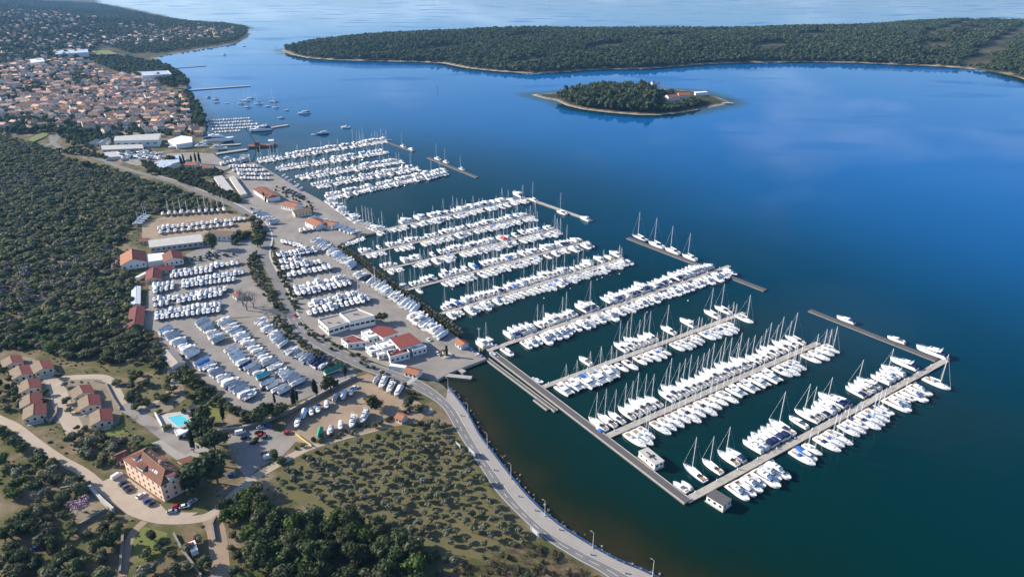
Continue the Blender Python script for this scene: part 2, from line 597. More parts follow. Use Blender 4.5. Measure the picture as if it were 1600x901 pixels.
XS = axis(-9000, -480, 260, 4500, 4.0, 1.03)
YS = axis(-300, 150, 800, 11000, 4.0, 1.015)
GX, GY = np.meshgrid(XS, YS)
P0 = np.stack([GX.ravel(), GY.ravel()], 1)
D_MAIN = sdf(P0, MAIN)
D_PEN = sdf(P0, PEN)
D_ISL = sdf(P0, ISL)
ZZ = np.maximum(np.maximum(main_h(P0[:, 0], P0[:, 1], D_MAIN), pen_h(P0[:, 0], P0[:, 1], D_PEN)), isl_h(P0[:, 0], P0[:, 1], D_ISL))
nx, ny = len(XS), len(YS)
ii = (np.arange(ny - 1)[:, None] * nx + np.arange(nx - 1)[None, :]).ravel()
QF = np.stack([ii, ii + 1, ii + nx + 1, ii + nx], 1)

def add_attr(me, name, vals):
    a = me.attributes.new(name, 'FLOAT', 'POINT')
    a.data.foreach_set("value", np.asarray(vals, np.float32))

def nodes(m):
    m.use_nodes = True
    return m.node_tree.nodes, m.node_tree.links, m.node_tree.nodes["Principled BSDF"]

def land_material():
    m = bpy.data.materials.new("land")
    N, L, p = nodes(m)
    M["land"] = m
    p.inputs["Roughness"].default_value = 0.95
    p.inputs["Specular IOR Level"].default_value = 0.1
    geo = N.new("ShaderNodeNewGeometry")

    def noise(sc, det=6, ro=0.6):
        n = N.new("ShaderNodeTexNoise")
        n.inputs["Scale"].default_value = sc
        n.inputs["Detail"].default_value = det
        n.inputs["Roughness"].default_value = ro
        L.new(geo.outputs["Position"], n.inputs["Vector"])
        return n.outputs["Fac"]

    def ramp(f, *st):
        r = N.new("ShaderNodeValToRGB")
        e = r.color_ramp.elements
        while len(e) < len(st):
            e.new(0.5)
        for k, (pos, c) in enumerate(st):
            e[k].position = pos
            e[k].color = tuple(c) + (1,)
        L.new(f, r.inputs[0])
        return r.outputs[0]

    def mix(f, a, b):
        x = N.new("ShaderNodeMix")
        x.data_type = 'RGBA'
        L.new(f, x.inputs[0])
        L.new(a, x.inputs[6])
        L.new(b, x.inputs[7])
        return x.outputs[2]
    grass = ramp(noise(0.06, 8), (0.34, (0.070, 0.080, 0.028)), (0.47, (0.110, 0.102, 0.042)), (0.55, (0.165, 0.128, 0.075)), (0.70, (0.26, 0.205, 0.145)))
    # woods floor on the peninsula and the islet, pale stones at every shore
    at1 = N.new("ShaderNodeAttribute")
    at1.attribute_name = "wood"
    wood = ramp(noise(0.02, 7), (0.35, (0.022, 0.035, 0.016)), (0.52, (0.062, 0.058, 0.034)), (0.72, (0.135, 0.108, 0.070)))
    c = mix(at1.outputs["Fac"], grass, wood)
    at2 = N.new("ShaderNodeAttribute")
    at2.attribute_name = "shore"
    beach = ramp(noise(0.15, 5), (0.3, (0.30, 0.23, 0.17)), (0.7, (0.42, 0.36, 0.29)))
    c = mix(at2.outputs["Fac"], c, beach)
    L.new(c, p.inputs["Base Color"])
    return m

def water_material():
    m = bpy.data.materials.new("sea_water")
    N, L, p = nodes(m)
    M["sea_water"] = m
    p.inputs["IOR"].default_value = 1.333
    p.inputs["Specular IOR Level"].default_value = 0.09
    geo = N.new("ShaderNodeNewGeometry")
    a1 = N.new("ShaderNodeAttribute")
    a1.attribute_name = "offshore"
    nz = N.new("ShaderNodeTexNoise")
    nz.inputs["Scale"].default_value = 0.035
    nz.inputs["Detail"].default_value = 6
    L.new(geo.outputs["Position"], nz.inputs["Vector"])
    # sea bed seen through shallow water: weed patches shift the depth by some metres
    wob = N.new("ShaderNodeMath")
    wob.operation = 'MULTIPLY_ADD'
    sub = N.new("ShaderNodeMath")
    sub.operation = 'SUBTRACT'
    sub.inputs[1].default_value = 0.5
    L.new(nz.outputs["Fac"], sub.inputs[0])
    L.new(sub.outputs[0], wob.inputs[0])
    wob.inputs[1].default_value = 34.0
    L.new(a1.outputs["Fac"], wob.inputs[2])
    dv = N.new("ShaderNodeMath")
    dv.operation = 'DIVIDE'
    dv.inputs[1].default_value = 700.0
    L.new(wob.outputs[0], dv.inputs[0])
    r = N.new("ShaderNodeValToRGB")
    st = [(0.0, (0.028, 0.026, 0.013)), (0.010, (0.017, 0.021, 0.010)), (0.026, (0.006, 0.018, 0.011)), (0.044, (0.002, 0.020, 0.017)), (0.085, (0.0004, 0.0225, 0.0230)),
          (0.28, (0.0, 0.0255, 0.034)), (0.46, (0.0, 0.042, 0.088)), (0.68, (0.0, 0.076, 0.215)), (1.0, (0.0, 0.100, 0.310))]
    e = r.color_ramp.elements
    while len(e) < len(st):
        e.new(0.5)
    for k, (pos, c) in enumerate(st):
        e[k].position = pos
        e[k].color = c + (1,)
    L.new(dv.outputs[0], r.inputs[0])
    L.new(r.outputs[0], p.inputs["Base Color"])
    # calm sea with a patch of wind: roughness follows slow noise, ripples by fine noise
    n2 = N.new("ShaderNodeTexNoise")
    n2.inputs["Scale"].default_value = 0.0035
    n2.inputs["Detail"].default_value = 5
    mp = N.new("ShaderNodeMapping")
    mp.inputs["Scale"].default_value = (1.0, 2.6, 1.0)
    mp.inputs["Rotation"].default_value = (0, 0, 0.35)
    L.new(geo.outputs["Position"], mp.inputs["Vector"])
    L.new(mp.outputs[0], n2.inputs["Vector"])
    mr = N.new("ShaderNodeMapRange")
    mr.inputs[1].default_value = 0.52
    mr.inputs[2].default_value = 0.66
    mr.inputs[3].default_value = 0.012
    mr.inputs[4].default_value = 0.22
    L.new(n2.outputs["Fac"], mr.inputs[0])
    L.new(mr.outputs[0], p.inputs["Roughness"])
    n3 = N.new("ShaderNodeTexNoise")
    n3.inputs["Scale"].default_value = 0.30
    n3.inputs["Detail"].default_value = 6
    L.new(geo.outputs["Position"], n3.inputs["Vector"])
    bp = N.new("ShaderNodeBump")
    bp.inputs["Strength"].default_value = 0.08
    bp.inputs["Distance"].default_value = 0.12
    L.new(n3.outputs["Fac"], bp.inputs["Height"])
    L.new(bp.outputs[0], p.inputs["Normal"])
    return m

land_material()
water_material()
keep = (ZZ[QF] > -2.6).any(1)
used = np.unique(QF[keep])
remap = np.full(len(P0), -1)
remap[used] = np.arange(len(used))
me = np_mesh("ground", np.column_stack([P0, ZZ])[used], remap[QF[keep]], ["land"], smooth=True)
woodf = np.maximum(sstep(0, 12, D_PEN), sstep(0, 10, D_ISL))
woodf = np.maximum(woodf, 0.9 * sstep(1300, 1800, P0[:, 1]) * (D_MAIN > 12))
add_attr(me, "wood", woodf[used])
bm = np.maximum(np.where(D_PEN > -9, 1 - sstep(4, 12, D_PEN), 0), np.where(D_ISL > -9, 1 - sstep(3, 9, D_ISL), 0))
bm = np.maximum(bm, np.where(D_MAIN > -9, 1 - sstep(2, 7, D_MAIN), 0) * 0.6)
OLDTOWN = np.array([at(*p)[:2] for p in [(50, 148), (120, 138), (200, 134), (242, 141), (290, 152), (306, 180), (300, 202), (250, 212), (120, 206), (0, 192), (0, 150)]])
bm = np.maximum(bm, .75 * (sdf(P0, OLDTOWN) > 0))      # paved lanes and yards between the houses
add_attr(me, "shore", bm[used])
structure("ground", me)

# the sea: the same grid carried on to the horizon
XW = np.concatenate([[-60000, -30000, -16000], XS, [7000, 12000, 25000, 60000]])
YW = np.concatenate([[-20000, -5000, -1000], YS, [15000, 25000, 60000]])
WX, WY = np.meshgrid(XW, YW)
PW = np.stack([WX.ravel(), WY.ravel()], 1)
def line_dist(P, px):
    L = np.array(Gl(px))
    d2 = np.full(len(P), 1e18)
    for (ax, ay), (bx, by) in zip(L[:-1], L[1:]):
        ex, ey = bx - ax, by - ay
        t = np.clip(((P[:, 0] - ax) * ex + (P[:, 1] - ay) * ey) / (ex * ex + ey * ey), 0, 1)
        d2 = np.minimum(d2, (P[:, 0] - ax - t * ex) ** 2 + (P[:, 1] - ay - t * ey) ** 2)
    return np.sqrt(d2)
natural = line_dist(PW, MAIN_PX[:18])
off = np.minimum(-sdf(PW, MAIN), 700)
off = np.minimum(np.maximum(off, 0) + 75, natural)      # deep water right up to the quays, shelving only at the natural shore
off = np.minimum(off, 700)
off2 = np.minimum(-sdf(PW, PEN), -sdf(PW, ISL))
off = np.minimum(off, np.where(off2 < 40, off2 * 15 + 40, 700))
off = off + (np.maximum(off, np.minimum(off2 * 15 + 40, 620)) - off) * sstep(700, 1500, PW[:, 1])
nxw, nyw = len(XW), len(YW)
ii = (np.arange(nyw - 1)[:, None] * nxw + np.arange(nxw - 1)[None, :]).ravel()
QW = np.stack([ii, ii + 1, ii + nxw + 1, ii + nxw], 1)
hid = (sdf(PW, MAIN) > 8)
QW = QW[~hid[QW].all(1)]
me = np_mesh("sea", np.column_stack([PW, np.zeros(len(PW))]), QW, ["sea_water"], smooth=True)
add_attr(me, "offshore", off)
structure("sea", me)

# ------------------------------------------------------------------ quays, roads, yards
Z0 = 1.6
MARINA = [(345, 276), (372, 258), (398, 254), (425, 272), (500, 312), (550, 348), (588, 363), (560, 368), (527, 384), (612, 452), (715, 527), (760, 560), (700, 583), (683, 593),
          (655, 590), (612, 575), (572, 560), (530, 539), (490, 518), (470, 497), (458, 478), (445, 450), (430, 425), (424, 400), (430, 380), (424, 360), (392, 331), (365, 315), (335, 292)]
qpoly = Gl(MARINA, Z0)
quay_pts = [(x, y) for x, y in qpoly]
from mathutils.geometry import tessellate_polygon

def slab(name, poly, z0, z1, m, side, **kw):
    n = len(poly)
    area = sum(poly[i][0] * poly[(i + 1) % n][1] - poly[(i + 1) % n][0] * poly[i][1] for i in range(n))
    if area < 0:
        poly = poly[::-1]
    mb = MB()
    tris = tessellate_polygon([[Vector((x, y, 0)) for x, y in poly]])
    mb.add([(x, y, z1) for x, y in poly], tris, m)
    mb.add([(x, y, z0) for x, y in poly] + [(x, y, z1) for x, y in poly], [(i, (i + 1) % n, n + (i + 1) % n, n + i) for i in range(n)], side)
    return structure(name, mb.mesh(name), **kw)

slab("quay", quay_pts, -2.5, Z0 + 0.06, "yard_asphalt", "concrete")
SHIP = [(232, 243), (262, 240), (300, 238), (333, 240), (340, 246), (352, 253), (376, 257), (345, 268), (318, 266), (290, 250), (255, 262), (215, 258), (185, 250), (190, 240)]
slab("shipyard_ground", Gl(SHIP, 2.4), -2.5, 2.4, "gravel", "concrete")

R_L = [(1018, 960), (947, 900), (900, 873), (850, 841), (808, 803), (775, 768), (754, 736), (732, 703), (714, 675), (691, 637), (663, 617), (630, 600), (590, 586), (550, 571), (502, 547), (467, 522), (448, 498)]
R_R = [(1065, 960), (985, 900), (920, 866), (867, 836), (830, 806), (800, 773), (778, 742), (754, 709), (735, 678), (711, 638), (684, 612), (652, 592), (611, 577), (571, 562), (526, 540), (488, 519), (468, 496)]
P_O = [(1110, 960), (1022, 901), (965, 876), (917, 849), (870, 818), (833, 785), (806, 755), (774, 714), (748, 679), (727, 641), (700, 606)]

def strip_between(name, A, B, m, z, wall=None, foot=-1.5, kind="structure", **kw):
    a = smooth_line(A, 5)
    b = smooth_line(B, 5)
    rows = [[(p[0], p[1], z), (q[0], q[1], z)] for p, q in zip(a, b)]
    if wall:
        rows = [r + [(r[1][0], r[1][1], foot)] for r in rows]
    mb = MB().loft([r[:2] for r in rows], m)
    if wall:
        mb.loft([r[1:] for r in rows], wall)
    return add_obj(name, mb.mesh(name), kind=kind, **kw), a, b

ROAD_Z = Z0 + 0.12
_, RA, RB = strip_between("coast_road", Gl(R_L, Z0), Gl(R_R, Z0), "asphalt", ROAD_Z)
PR = R_R[:10] + [(697, 622)]
strip_between("promenade", Gl(PR, Z0), Gl(P_O, Z0), "paving", Z0 + 0.26, wall="concrete")
PB = smooth_line(Gl(P_O, Z0), 5)
PA = smooth_line(Gl(PR, Z0), 5)

def polyline_tubes(mb, pts, z, r, m):
    for a, b in zip(pts[:-1], pts[1:]):
        mb.tube((a[0], a[1], z), (b[0], b[1], z), r, r, m, 4, False)

# kerb stones: the raised edge between road and promenade
mb = MB()
kl = resample(PA, 5)
nk = normals2(kl)
rows = [[(p[0] - n[0] * w, p[1] - n[1] * w, z) for w, z in ((-0.18, ROAD_Z - .05), (-0.18, Z0 + .30), (0.18, Z0 + .30), (0.18, ROAD_Z - .05))] for p, n in zip(kl, nk)]
mb.loft(rows, "paving")
structure("kerb", mb.mesh("kerb"))

# painted markings: edge lines and centre dashes
mb = MB()
mid = resample([(p + q) / 2 for p, q in zip(RA, RB)], 1.5)
nm = normals2(mid)
dist = 0.0
MID = mid
for i in range(len(mid) - 1):
    seg = np.linalg.norm(mid[i + 1] - mid[i])
    if dist % 7.5 < 4.0:
        mb.loft([[(*(mid[k] + nm[k] * 0.09), ROAD_Z + .006), (*(mid[k] - nm[k] * 0.09), ROAD_Z + .006)] for k in (i, i + 1)], "paint_white")
    dist += seg
for E, sg in ((RA, -1), (RB, 1)):
    e = resample(E, 4)
    ne = normals2(e)
    mb.loft([[(*(p + n * sg * 0.42), ROAD_Z + .006), (*(p + n * sg * 0.60), ROAD_Z + .006)] for p, n in zip(e, ne)], "paint_white")
# pedestrian crossing by the marina gate
c0 = np.array(G(612, 583, Z0)); c1 = np.array(G(600, 590, Z0))
k0 = min(range(len(mid)), key=lambda k: np.linalg.norm(mid[k] - np.array(G(640, 597, Z0))))
dv = mid[min(k0 + 1, len(mid) - 1)] - mid[k0]
dv = dv / np.linalg.norm(dv)
pn = np.array((-dv[1], dv[0]))
for k in range(-3, 4):
    q = mid[k0] + pn * k * 0.95
    mb.add([(*(q + dv * a + pn * b), ROAD_Z + .009) for a, b in ((-1.5, -.24), (1.5, -.24), (1.5, .24), (-1.5, .24))], [(0, 1, 2, 3)], "paint_white")
structure("road_markings", mb.mesh("road_markings"))

UP = [(458, 500), (451, 482), (441, 457), (428, 432), (417, 412), (413, 400), (415, 385), (417, 368), (406, 347), (386, 334), (358, 318), (304, 297), (280, 287), (229, 273), (191, 262), (165, 252), (139, 244), (111, 236), (94, 231), (83, 222), (80, 212)]
UPW = smooth_line([at(*p)[:2] for p in UP], 4)
ribbon("upper_road", UPW, 6.6, "asphalt", 0.10)
ribbon("upper_footpath", [p for p in UPW[:52]], 1.6, "concrete_pale", 0.22, off=-4.3)
ribbon("town_road", smooth_line([at(*p)[:2] for p in [(67, 229), (78, 226), (88, 218), (93, 208), (104, 200), (112, 194)]], 4), 7, "asphalt", 0.14)
ribbon("marina_road", smooth_line([G(*p, Z0) for p in [(408, 341), (440, 352), (478, 378), (520, 410), (560, 440), (612, 477), (655, 512), (690, 540)]], 4), 8, "gravel", 0.085, flat=Z0)
ribbon("quay_road", smooth_line([G(*p, Z0) for p in [(398, 257), (430, 276), (462, 296), (492, 313), (525, 336), (545, 352)]], 4), 8, "gravel", 0.095, flat=Z0)

TRACK = [(-30, 640), (0, 655), (25, 667), (60, 694), (95, 718), (130, 737), (160, 762), (188, 785), (215, 801), (250, 811), (290, 812), (322, 807), (345, 792), (372, 766), (400, 744), (430, 727), (480, 700), (530, 684), (590, 668), (640, 652), (676, 640)]
TRW = smooth_line([at(*p)[:2] for p in TRACK], 4)
ribbon("gravel_track", TRW, 4.6, "track", 0.05)
ribbon("dirt_path", smooth_line([at(*p)[:2] for p in [(226, 814), (208, 832), (198, 858), (190, 905)]], 4), 3.4, "dirt", 0.035)
ribbon("dirt_path", smooth_line([at(*p)[:2] for p in [(328, 806), (338, 830), (342, 860), (345, 905)]], 4), 7, "dirt", 0.04)
ribbon("bungalow_lane", smooth_line([at(*p)[:2] for p in [(62, 570), (80, 588), (92, 615), (100, 640), (112, 662), (120, 680)]], 4), 8, "track", 0.03)
ribbon("footpath", smooth_line([at(*p)[:2] for p in [(82, 592), (120, 589), (165, 590), (182, 612), (192, 632), (212, 640), (240, 628), (264, 608), (274, 590), (262, 574)]], 4), 5, "track", 0.04)
ribbon("footpath", smooth_line([at(*p)[:2] for p in [(192, 632), (222, 652), (245, 668), (275, 690), (300, 705)]], 4), 7, "gravel", 0.045)

sheet("stored_boat_yard", [(222, 350), (262, 336), (345, 330), (384, 340), (398, 356), (372, 362), (340, 366), (300, 378), (240, 388), (222, 380)], "dirt", 0.03)
sheet("car_park", [(290, 398), (345, 372), (388, 366), (412, 392), (405, 402), (300, 412)], "asphalt_dark", 0.04)
sheet("stored_boat_yard", [(236, 432), (300, 414), (372, 402), (398, 404), (412, 440), (425, 470), (440, 490), (400, 494), (350, 497), (250, 520), (225, 512), (228, 470)], "gravel", 0.05)
sheet("covered_boat_yard", [(246, 516), (350, 499), (440, 491), (462, 516), (500, 545), (545, 572), (560, 580), (520, 606), (450, 632), (400, 648), (365, 634), (330, 604), (290, 568), (250, 540)], "gravel", 0.06)
sheet("lower_boat_yard", [(500, 613), (545, 592), (575, 584), (600, 594), (640, 618), (672, 640), (655, 660), (600, 668), (540, 684), (500, 694), (462, 690), (440, 676), (470, 640)], "dirt", 0.06)
sheet("parking_ground", [(352, 676), (400, 660), (440, 676), (462, 690), (440, 714), (405, 730), (385, 748), (362, 715)], "yard_asphalt", 0.07)
sheet("hotel_forecourt", [(160, 752), (190, 738), (240, 775), (262, 800), (310, 800), (290, 810), (240, 806), (205, 790)], "track", 0.065)
sheet("olive_grove_ground", [(418, 752), (450, 728), (520, 700), (600, 680), (682, 655), (700, 668), (726, 706), (752, 740), (770, 770), (804, 806), (840, 838), (760, 875), (640, 855), (520, 820)], "grove_grass", 0.02)
sheet("lawn", [(296, 620), (312, 616), (355, 648), (345, 658), (330, 655)], "lawn", 0.05)
sheet("lawn", [(210, 600), (238, 586), (262, 596), (258, 618), (230, 632), (200, 628)], "grove_grass", 0.045)
sheet("lawn", [(165, 672), (195, 660), (200, 676), (170, 684)], "lawn", 0.045)
sheet("lawn", [(205, 840), (225, 822), (262, 832), (250, 870), (215, 878)], "lawn", 0.03)
sheet("bungalow_yard", [(8, 560), (40, 556), (72, 568), (96, 588), (150, 592), (178, 600), (192, 640), (184, 664), (160, 668), (122, 668), (104, 664), (70, 656), (40, 652), (12, 610)], "dirt_dull", 0.022)
sheet("hotel_terrace", [(258, 684), (276, 682), (304, 690), (334, 706), (316, 716), (298, 712), (276, 718), (252, 700), (236, 692)], "paving", 0.03)
sheet("path_clearing", [(196, 632), (232, 636), (262, 612), (276, 590), (286, 600), (290, 622), (262, 644), (236, 650), (206, 650)], "dirt_dull", 0.03)
sheet("garden_terrace", [(106, 806), (142, 768), (174, 800), (140, 815)], "dirt_dull", 0.03)
sheet("clay_court", [(0, 312), (22, 312), (24, 324), (0, 326)], "clay_court", 0.1)
sheet("meadow", [(50, 224), (70, 215), (78, 209), (62, 208), (45, 218)], "lawn", 0.1)
sheet("sports_field", [(140, 79), (170, 80), (185, 88), (150, 88)], "lawn", 0.3)
ribbon("lot_track", smooth_line([G(*p, Z0) for p in [(345, 276), (362, 296), (390, 322), (405, 335)]], 3), 9, "gravel", 0.09, flat=Z0)

# ------------------------------------------------------------------ boats (bow towards +x, waterline at z = 0)
def hull_rings(L, B, fb, kind, under):
    """Rings of 7 points from port sheer round the keel to starboard sheer, stern to bow."""
    ts = [0, .12, .28, .45, .62, .78, .90, .97, 1.0]
    if kind == 'sail':
        w = [.74, .86, .96, 1.0, .93, .70, .38, .13, .01]
    elif kind == 'motor':
        w = [.90, .94, .98, 1.0, .97, .82, .55, .26, .02]
    else:
        w = [.92, .95, .98, 1.0, .98, .86, .62, .32, .03]
    rings = []
    for t, k in zip(ts, w):
        x = -L / 2 + t * L
        hb = B / 2 * k
        sh = fb * (0.92 + (0.32 if kind != 'sail' else 0.2) * t * t)
        u = under * (1 - 0.9 * max(0, (t - .6) / .4) ** 2)
        rk = x - (0.10 * L * max(0, t - .8) / .2 * 0.45)         # raked stem
        rings.append([(x, hb, sh), (rk, hb * .93, fb * .25), (rk, hb * .72, -u * .5), (rk, 0, -u), (rk, -hb * .72, -u * .5), (rk, -hb * .93, fb * .25), (x, -hb, sh)])
    return rings

def hull_mb(L, B, fb, kind, under, m, low=None):
    r = hull_rings(L, B, fb, kind, under)
    mb = MB()
    mb.loft([x[:2] for x in r], m)
    mb.loft([x[5:] for x in r], m)
    mb.loft([x[1:6] for x in r], low or m)
    mb.add(r[0], [tuple(range(7))], m)
    return mb, r

def deck_mb(r, m, drop=0.06, upto=9):
    mb = MB()
    mb.loft([[(x[0][0], x[0][1] * .97, x[0][2] - drop), (x[0][0], 0, x[0][2] - drop + .05), (x[0][0], x[6][1] * .97, x[6][2] - drop)] for x in r[:upto]], m)
    return mb

def lerp(r, x):
    """half beam and sheer at station x"""
    for a, b in zip(r[:-1], r[1:]):
        if a[0][0] <= x <= b[0][0]:
            t = (x - a[0][0]) / (b[0][0] - a[0][0] + 1e-9)
            return a[0][1] + (b[0][1] - a[0][1]) * t, a[0][2] + (b[0][2] - a[0][2]) * t
    return r[0][0][1], r[0][0][2]

def house(r, x0, x1, k0, k1, h0, h1, m, mg, rake=0.5, band=True, top=None):
    """A cabin between stations x0 (aft) and x1 (forward), following the deck, with a dark window band."""
    st = np.linspace(x0, x1, 5)
    lo, w0, w1, hi = [], [], [], []
    for i, x in enumerate(st):
        t = i / 4
        hb, sh = lerp(r, x)
        wd = hb * (k0 + (k1 - k0) * t)
        h = h0 + (h1 - h0) * t
        xr = x - rake * t * (1 if i == 4 else .4)
        for lst, f, q in ((lo, 0, 1), (w0, .38, .97), (w1, .80, .92), (hi, 1, .86)):
            xx = x + (xr - x) * f
            lst.append([(xx, wd * q, sh - .05 + h * f), (xx, -wd * q, sh - .05 + h * f)])
    mb, gl = MB(), MB()
    def side(a, b, tgt, m_):
        tgt.loft([[p[0], q[0]] for p, q in zip(a, b)], m_)
        tgt.loft([[p[1], q[1]] for p, q in zip(a, b)], m_)
        tgt.add([a[4][0], a[4][1], b[4][1], b[4][0]], [(0, 1, 2, 3)], m_)
        tgt.add([a[0][0], a[0][1], b[0][1], b[0][0]], [(0, 1, 2, 3)], m_)
    side(lo, w0, mb, m)
    side(w1, hi, mb, m)
    mb.loft([[p[0], ((p[0][0] + p[1][0]) / 2, 0, p[0][2] + .06), p[1]] for p in hi], top or m)
    side(w0, w1, gl if band else mb, mg if band else m)
    return mb, gl

def mast_mb(x, z, h, B, m="mast_alloy"):
    mb = MB()
    mb.tube((x, 0, z), (x - .12, 0, z + h), .135, .10, m, 6)
    for f in (.40, .70):
        for s in (1, -1):
            mb.tube((x - .1 * f, 0, z + h * f), (x - .35, s * B * .22, z + h * f + .05), .045, .04, m, 4)
    return mb

def stays_mb(L, B, x, z, h, fb):
    mb = MB()
    t = (x - .12, 0, z + h * .97)
    mb.tube((L * .485, 0, fb * 1.1), t, .055, .045, "canvas_white", 4, False)   # furled foresail on the forestay
    mb.tube((-L * .485, 0, fb), t, .018, .018, "mast_alloy", 3, False)
    for s in (1, -1):
        mb.tube((x - .2, s * B * .46, fb), t, .018, .018, "mast_alloy", 3, False)
    return mb

def sail_parts(L, hullm, cover, hood, teak=False):
    B, fb = L * .29 + .35, .085 * L + .15
    h, r = hull_mb(L, B, fb, 'sail', .35, hullm, "boot_stripe")
    d = deck_mb(r, "deck_white")
    cab, win = house(r, -.16 * L, .27 * L, .62, .42, .55, .22, "gelcoat", "tinted_glass", .25)
    x = .10 * L
    hm = 1.28 * L
    cz = fb + .45
    co = MB()
    for s in (1, -1):                                     # cockpit coamings and benches round a sunk teak sole
        co.box(-.44 * L, -.17 * L, s * B * .34 - .12, s * B * .34 + .12, fb * .95, fb + .32, "gelcoat")
        co.box(-.43 * L, -.18 * L, s * B * .24 - .25, s * B * .24 + .25, fb * .95, fb + .14, "deck_teak" if teak else "deck_white")
    co.box(-.43 * L, -.18 * L, -B * .17, B * .17, fb * .9, fb + .03, "deck_teak")
    co.tube((-.36 * L, -.3, fb), (-.36 * L, -.3, fb + .9), .06, .06, "mast_alloy", 5)
    co.tube((-.37 * L, .9 * B * .3, fb + .75), (-.365 * L, .9 * B * .3, fb + .75), .42, .42, "steel_grey", 8)
    ho = MB()
    rings = []
    for k, (xx, hh) in enumerate(((-.05, .35), (-.085, .95), (-.15, 1.2), (-.19, 1.1))):
        wd = B * .31
        rings.append([(xx * L, wd, fb + .2), (xx * L, wd * .92, fb + hh * .75), (xx * L, wd * .5, fb + hh), (xx * L, -wd * .5, fb + hh), (xx * L, -wd * .92, fb + hh * .75), (xx * L, -wd, fb + .2)])
    ho.loft(rings, hood)
    bo = MB()
    bz = fb + 1.75
    bl = -.30 * L
    bo.tube((x - .15, 0, bz - .1), (bl, 0, bz - .02), .09, .08, "mast_alloy", 5)
    n = 6
    bo.loft([[(x - .2 + (bl - x + .2) * t, w * math.sin(a) , bz + .05 + hh * (1 - math.cos(a)) / 2 * 1.0) for a in np.linspace(0, 2 * math.pi, 7)[:-1]] for t, w, hh in ((0, .12, .75), (.3, .2, .62), (.7, .17, .45), (1, .08, .3))], cover, closed=True, cap0=True, cap1=True)
    ms = mast_mb(x, fb + .3, hm, B)
    rl = MB()
    for s in (1, -1):
        pts = [(q[0][0], s * q[0][1] * .95, q[0][2] + .55) for q in r[:8]]
        for a, b in zip(pts[:-1], pts[1:]):
            rl.tube(a, b, .02, .02, "mast_alloy", 3, False)
    wd = MB()
    for i in (0, 1, 2):
        wd.add([(L * (.30 + .05 * i), -.3, fb * 1.05 + .06), (L * (.30 + .05 * i) + .45, -.3, fb * 1.07 + .06), (L * (.30 + .05 * i) + .45, .3, fb * 1.07 + .06), (L * (.30 + .05 * i), .3, fb * 1.05 + .06)], [(0, 1, 2, 3)], "tinted_glass") if i == 1 else None
    return [("hull", h), ("deck", d), ("coachroof", cab, [("cabin_window", win), ("hatch", wd)]), ("cockpit", co), ("sprayhood", ho), ("boom", bo), ("mast", ms, [("rigging", stays_mb(L, B, x, fb + .3, hm, fb))]), ("guard_rail", rl)]

def motor_parts(L, hullm, canvas, fly=True, style=0):
    B, fb = L * .27 + .55, .095 * L + .25
    h, r = hull_mb(L, B, fb, 'motor', .35, hullm, "boot_stripe")
    d = deck_mb(r, "deck_white")
    a, b = (-.20, .24) if style == 0 else (-.12, .30)
    hh = 1.25 + .02 * L
    cab, win = house(r, a * L, b * L, .80, .52, hh, hh * .55, "gelcoat", "tinted_glass", .09 * L)
    parts = [("hull", h), ("deck", d), ("cabin", cab, [("cabin_window", win)])]
    co = MB()
    co.box(-.45 * L, a * L, -B * .36, B * .36, fb * .8, fb * .93, "deck_teak")
    co.box(-.46 * L, -.41 * L, -B * .34, B * .34, fb * .8, fb + .35, "gelcoat_cream")
    for s in (1, -1):
        co.box(-.45 * L, a * L, s * B * .40 - .12, s * B * .40 + .12, fb * .8, fb + .35, "gelcoat")
    parts.append(("cockpit", co))
    pl = MB()
    pl.box(-.565 * L, -.497 * L, -B * .42, B * .42, .25, .40, "deck_teak")
    parts.append(("swim_platform", pl))
    zt = fb + hh
    if fly:
        f = MB()
        f.box(-.30 * L, .10 * L, -B * .33, B * .33, zt - .03, zt + .45, "gelcoat", taper=(-.30 * L, .06 * L, -B * .30, B * .30))
        f.box(-.27 * L, .02 * L, -B * .25, B * .25, zt + .44, zt + .48, "deck_white")
        f.box(-.20 * L, -.12 * L, -B * .24, B * .24, zt + .46, zt + .80, "gelcoat_cream")
        f.loft([[(.06 * L, B * .28, zt + .44), (.06 * L, -B * .28, zt + .44)], [(.035 * L, B * .26, zt + .85), (.035 * L, -B * .26, zt + .85)]], "tinted_glass")
        ar = MB()
        for s in (1, -1):
            ar.tube((-.23 * L, s * B * .30, zt + .3), (-.30 * L, s * B * .26, zt + 1.55), .10, .09, "gelcoat", 5)
        ar.tube((-.30 * L, B * .26, zt + 1.55), (-.30 * L, -B * .26, zt + 1.55), .10, .10, "gelcoat", 5)
        ar.tube((-.30 * L, 0, zt + 1.55), (-.31 * L, 0, zt + 2.6), .03, .02, "mast_alloy", 4)
        parts.append(("flybridge", f, [("radar_arch", ar)]))
    if canvas:
        cv = MB()
        rings = []
        for xx, hz in ((a - .02, hh * .93), (-.32, hh * .95), (-.45, hh * .75), (-.475, .35)):
            w = B * .40
            rings.append([(xx * L, w, fb * .95), (xx * L, w * .95, fb + hz * .8), (xx * L, w * .5, fb + hz), (xx * L, -w * .5, fb + hz), (xx * L, -w * .95, fb + hz * .8), (xx * L, -w, fb * .95)])
        cv.loft(rings, canvas, cap1=True)
        parts.append(("cockpit_canopy", cv))
    rl = MB()
    for s in (1, -1):
        pts = [(q[0][0] - .05, s * q[0][1] * .94, q[0][2] + .6) for q in r[3:]]
        for p, q in zip(pts[:-1], pts[1:]):
            rl.tube(p, q, .022, .022, "mast_alloy", 3, False)
    parts.append(("bow_rail", rl))
    hb = MB()
    hb.add([(.30 * L, -.35, fb * 1.08 + .06), (.36 * L, -.3, fb * 1.1 + .06), (.36 * L, .3, fb * 1.1 + .06), (.30 * L, .35, fb * 1.08 + .06)], [(0, 1, 2, 3)], "tinted_glass")
    parts[1] = ("deck", d, [("hatch", hb)])
    return parts

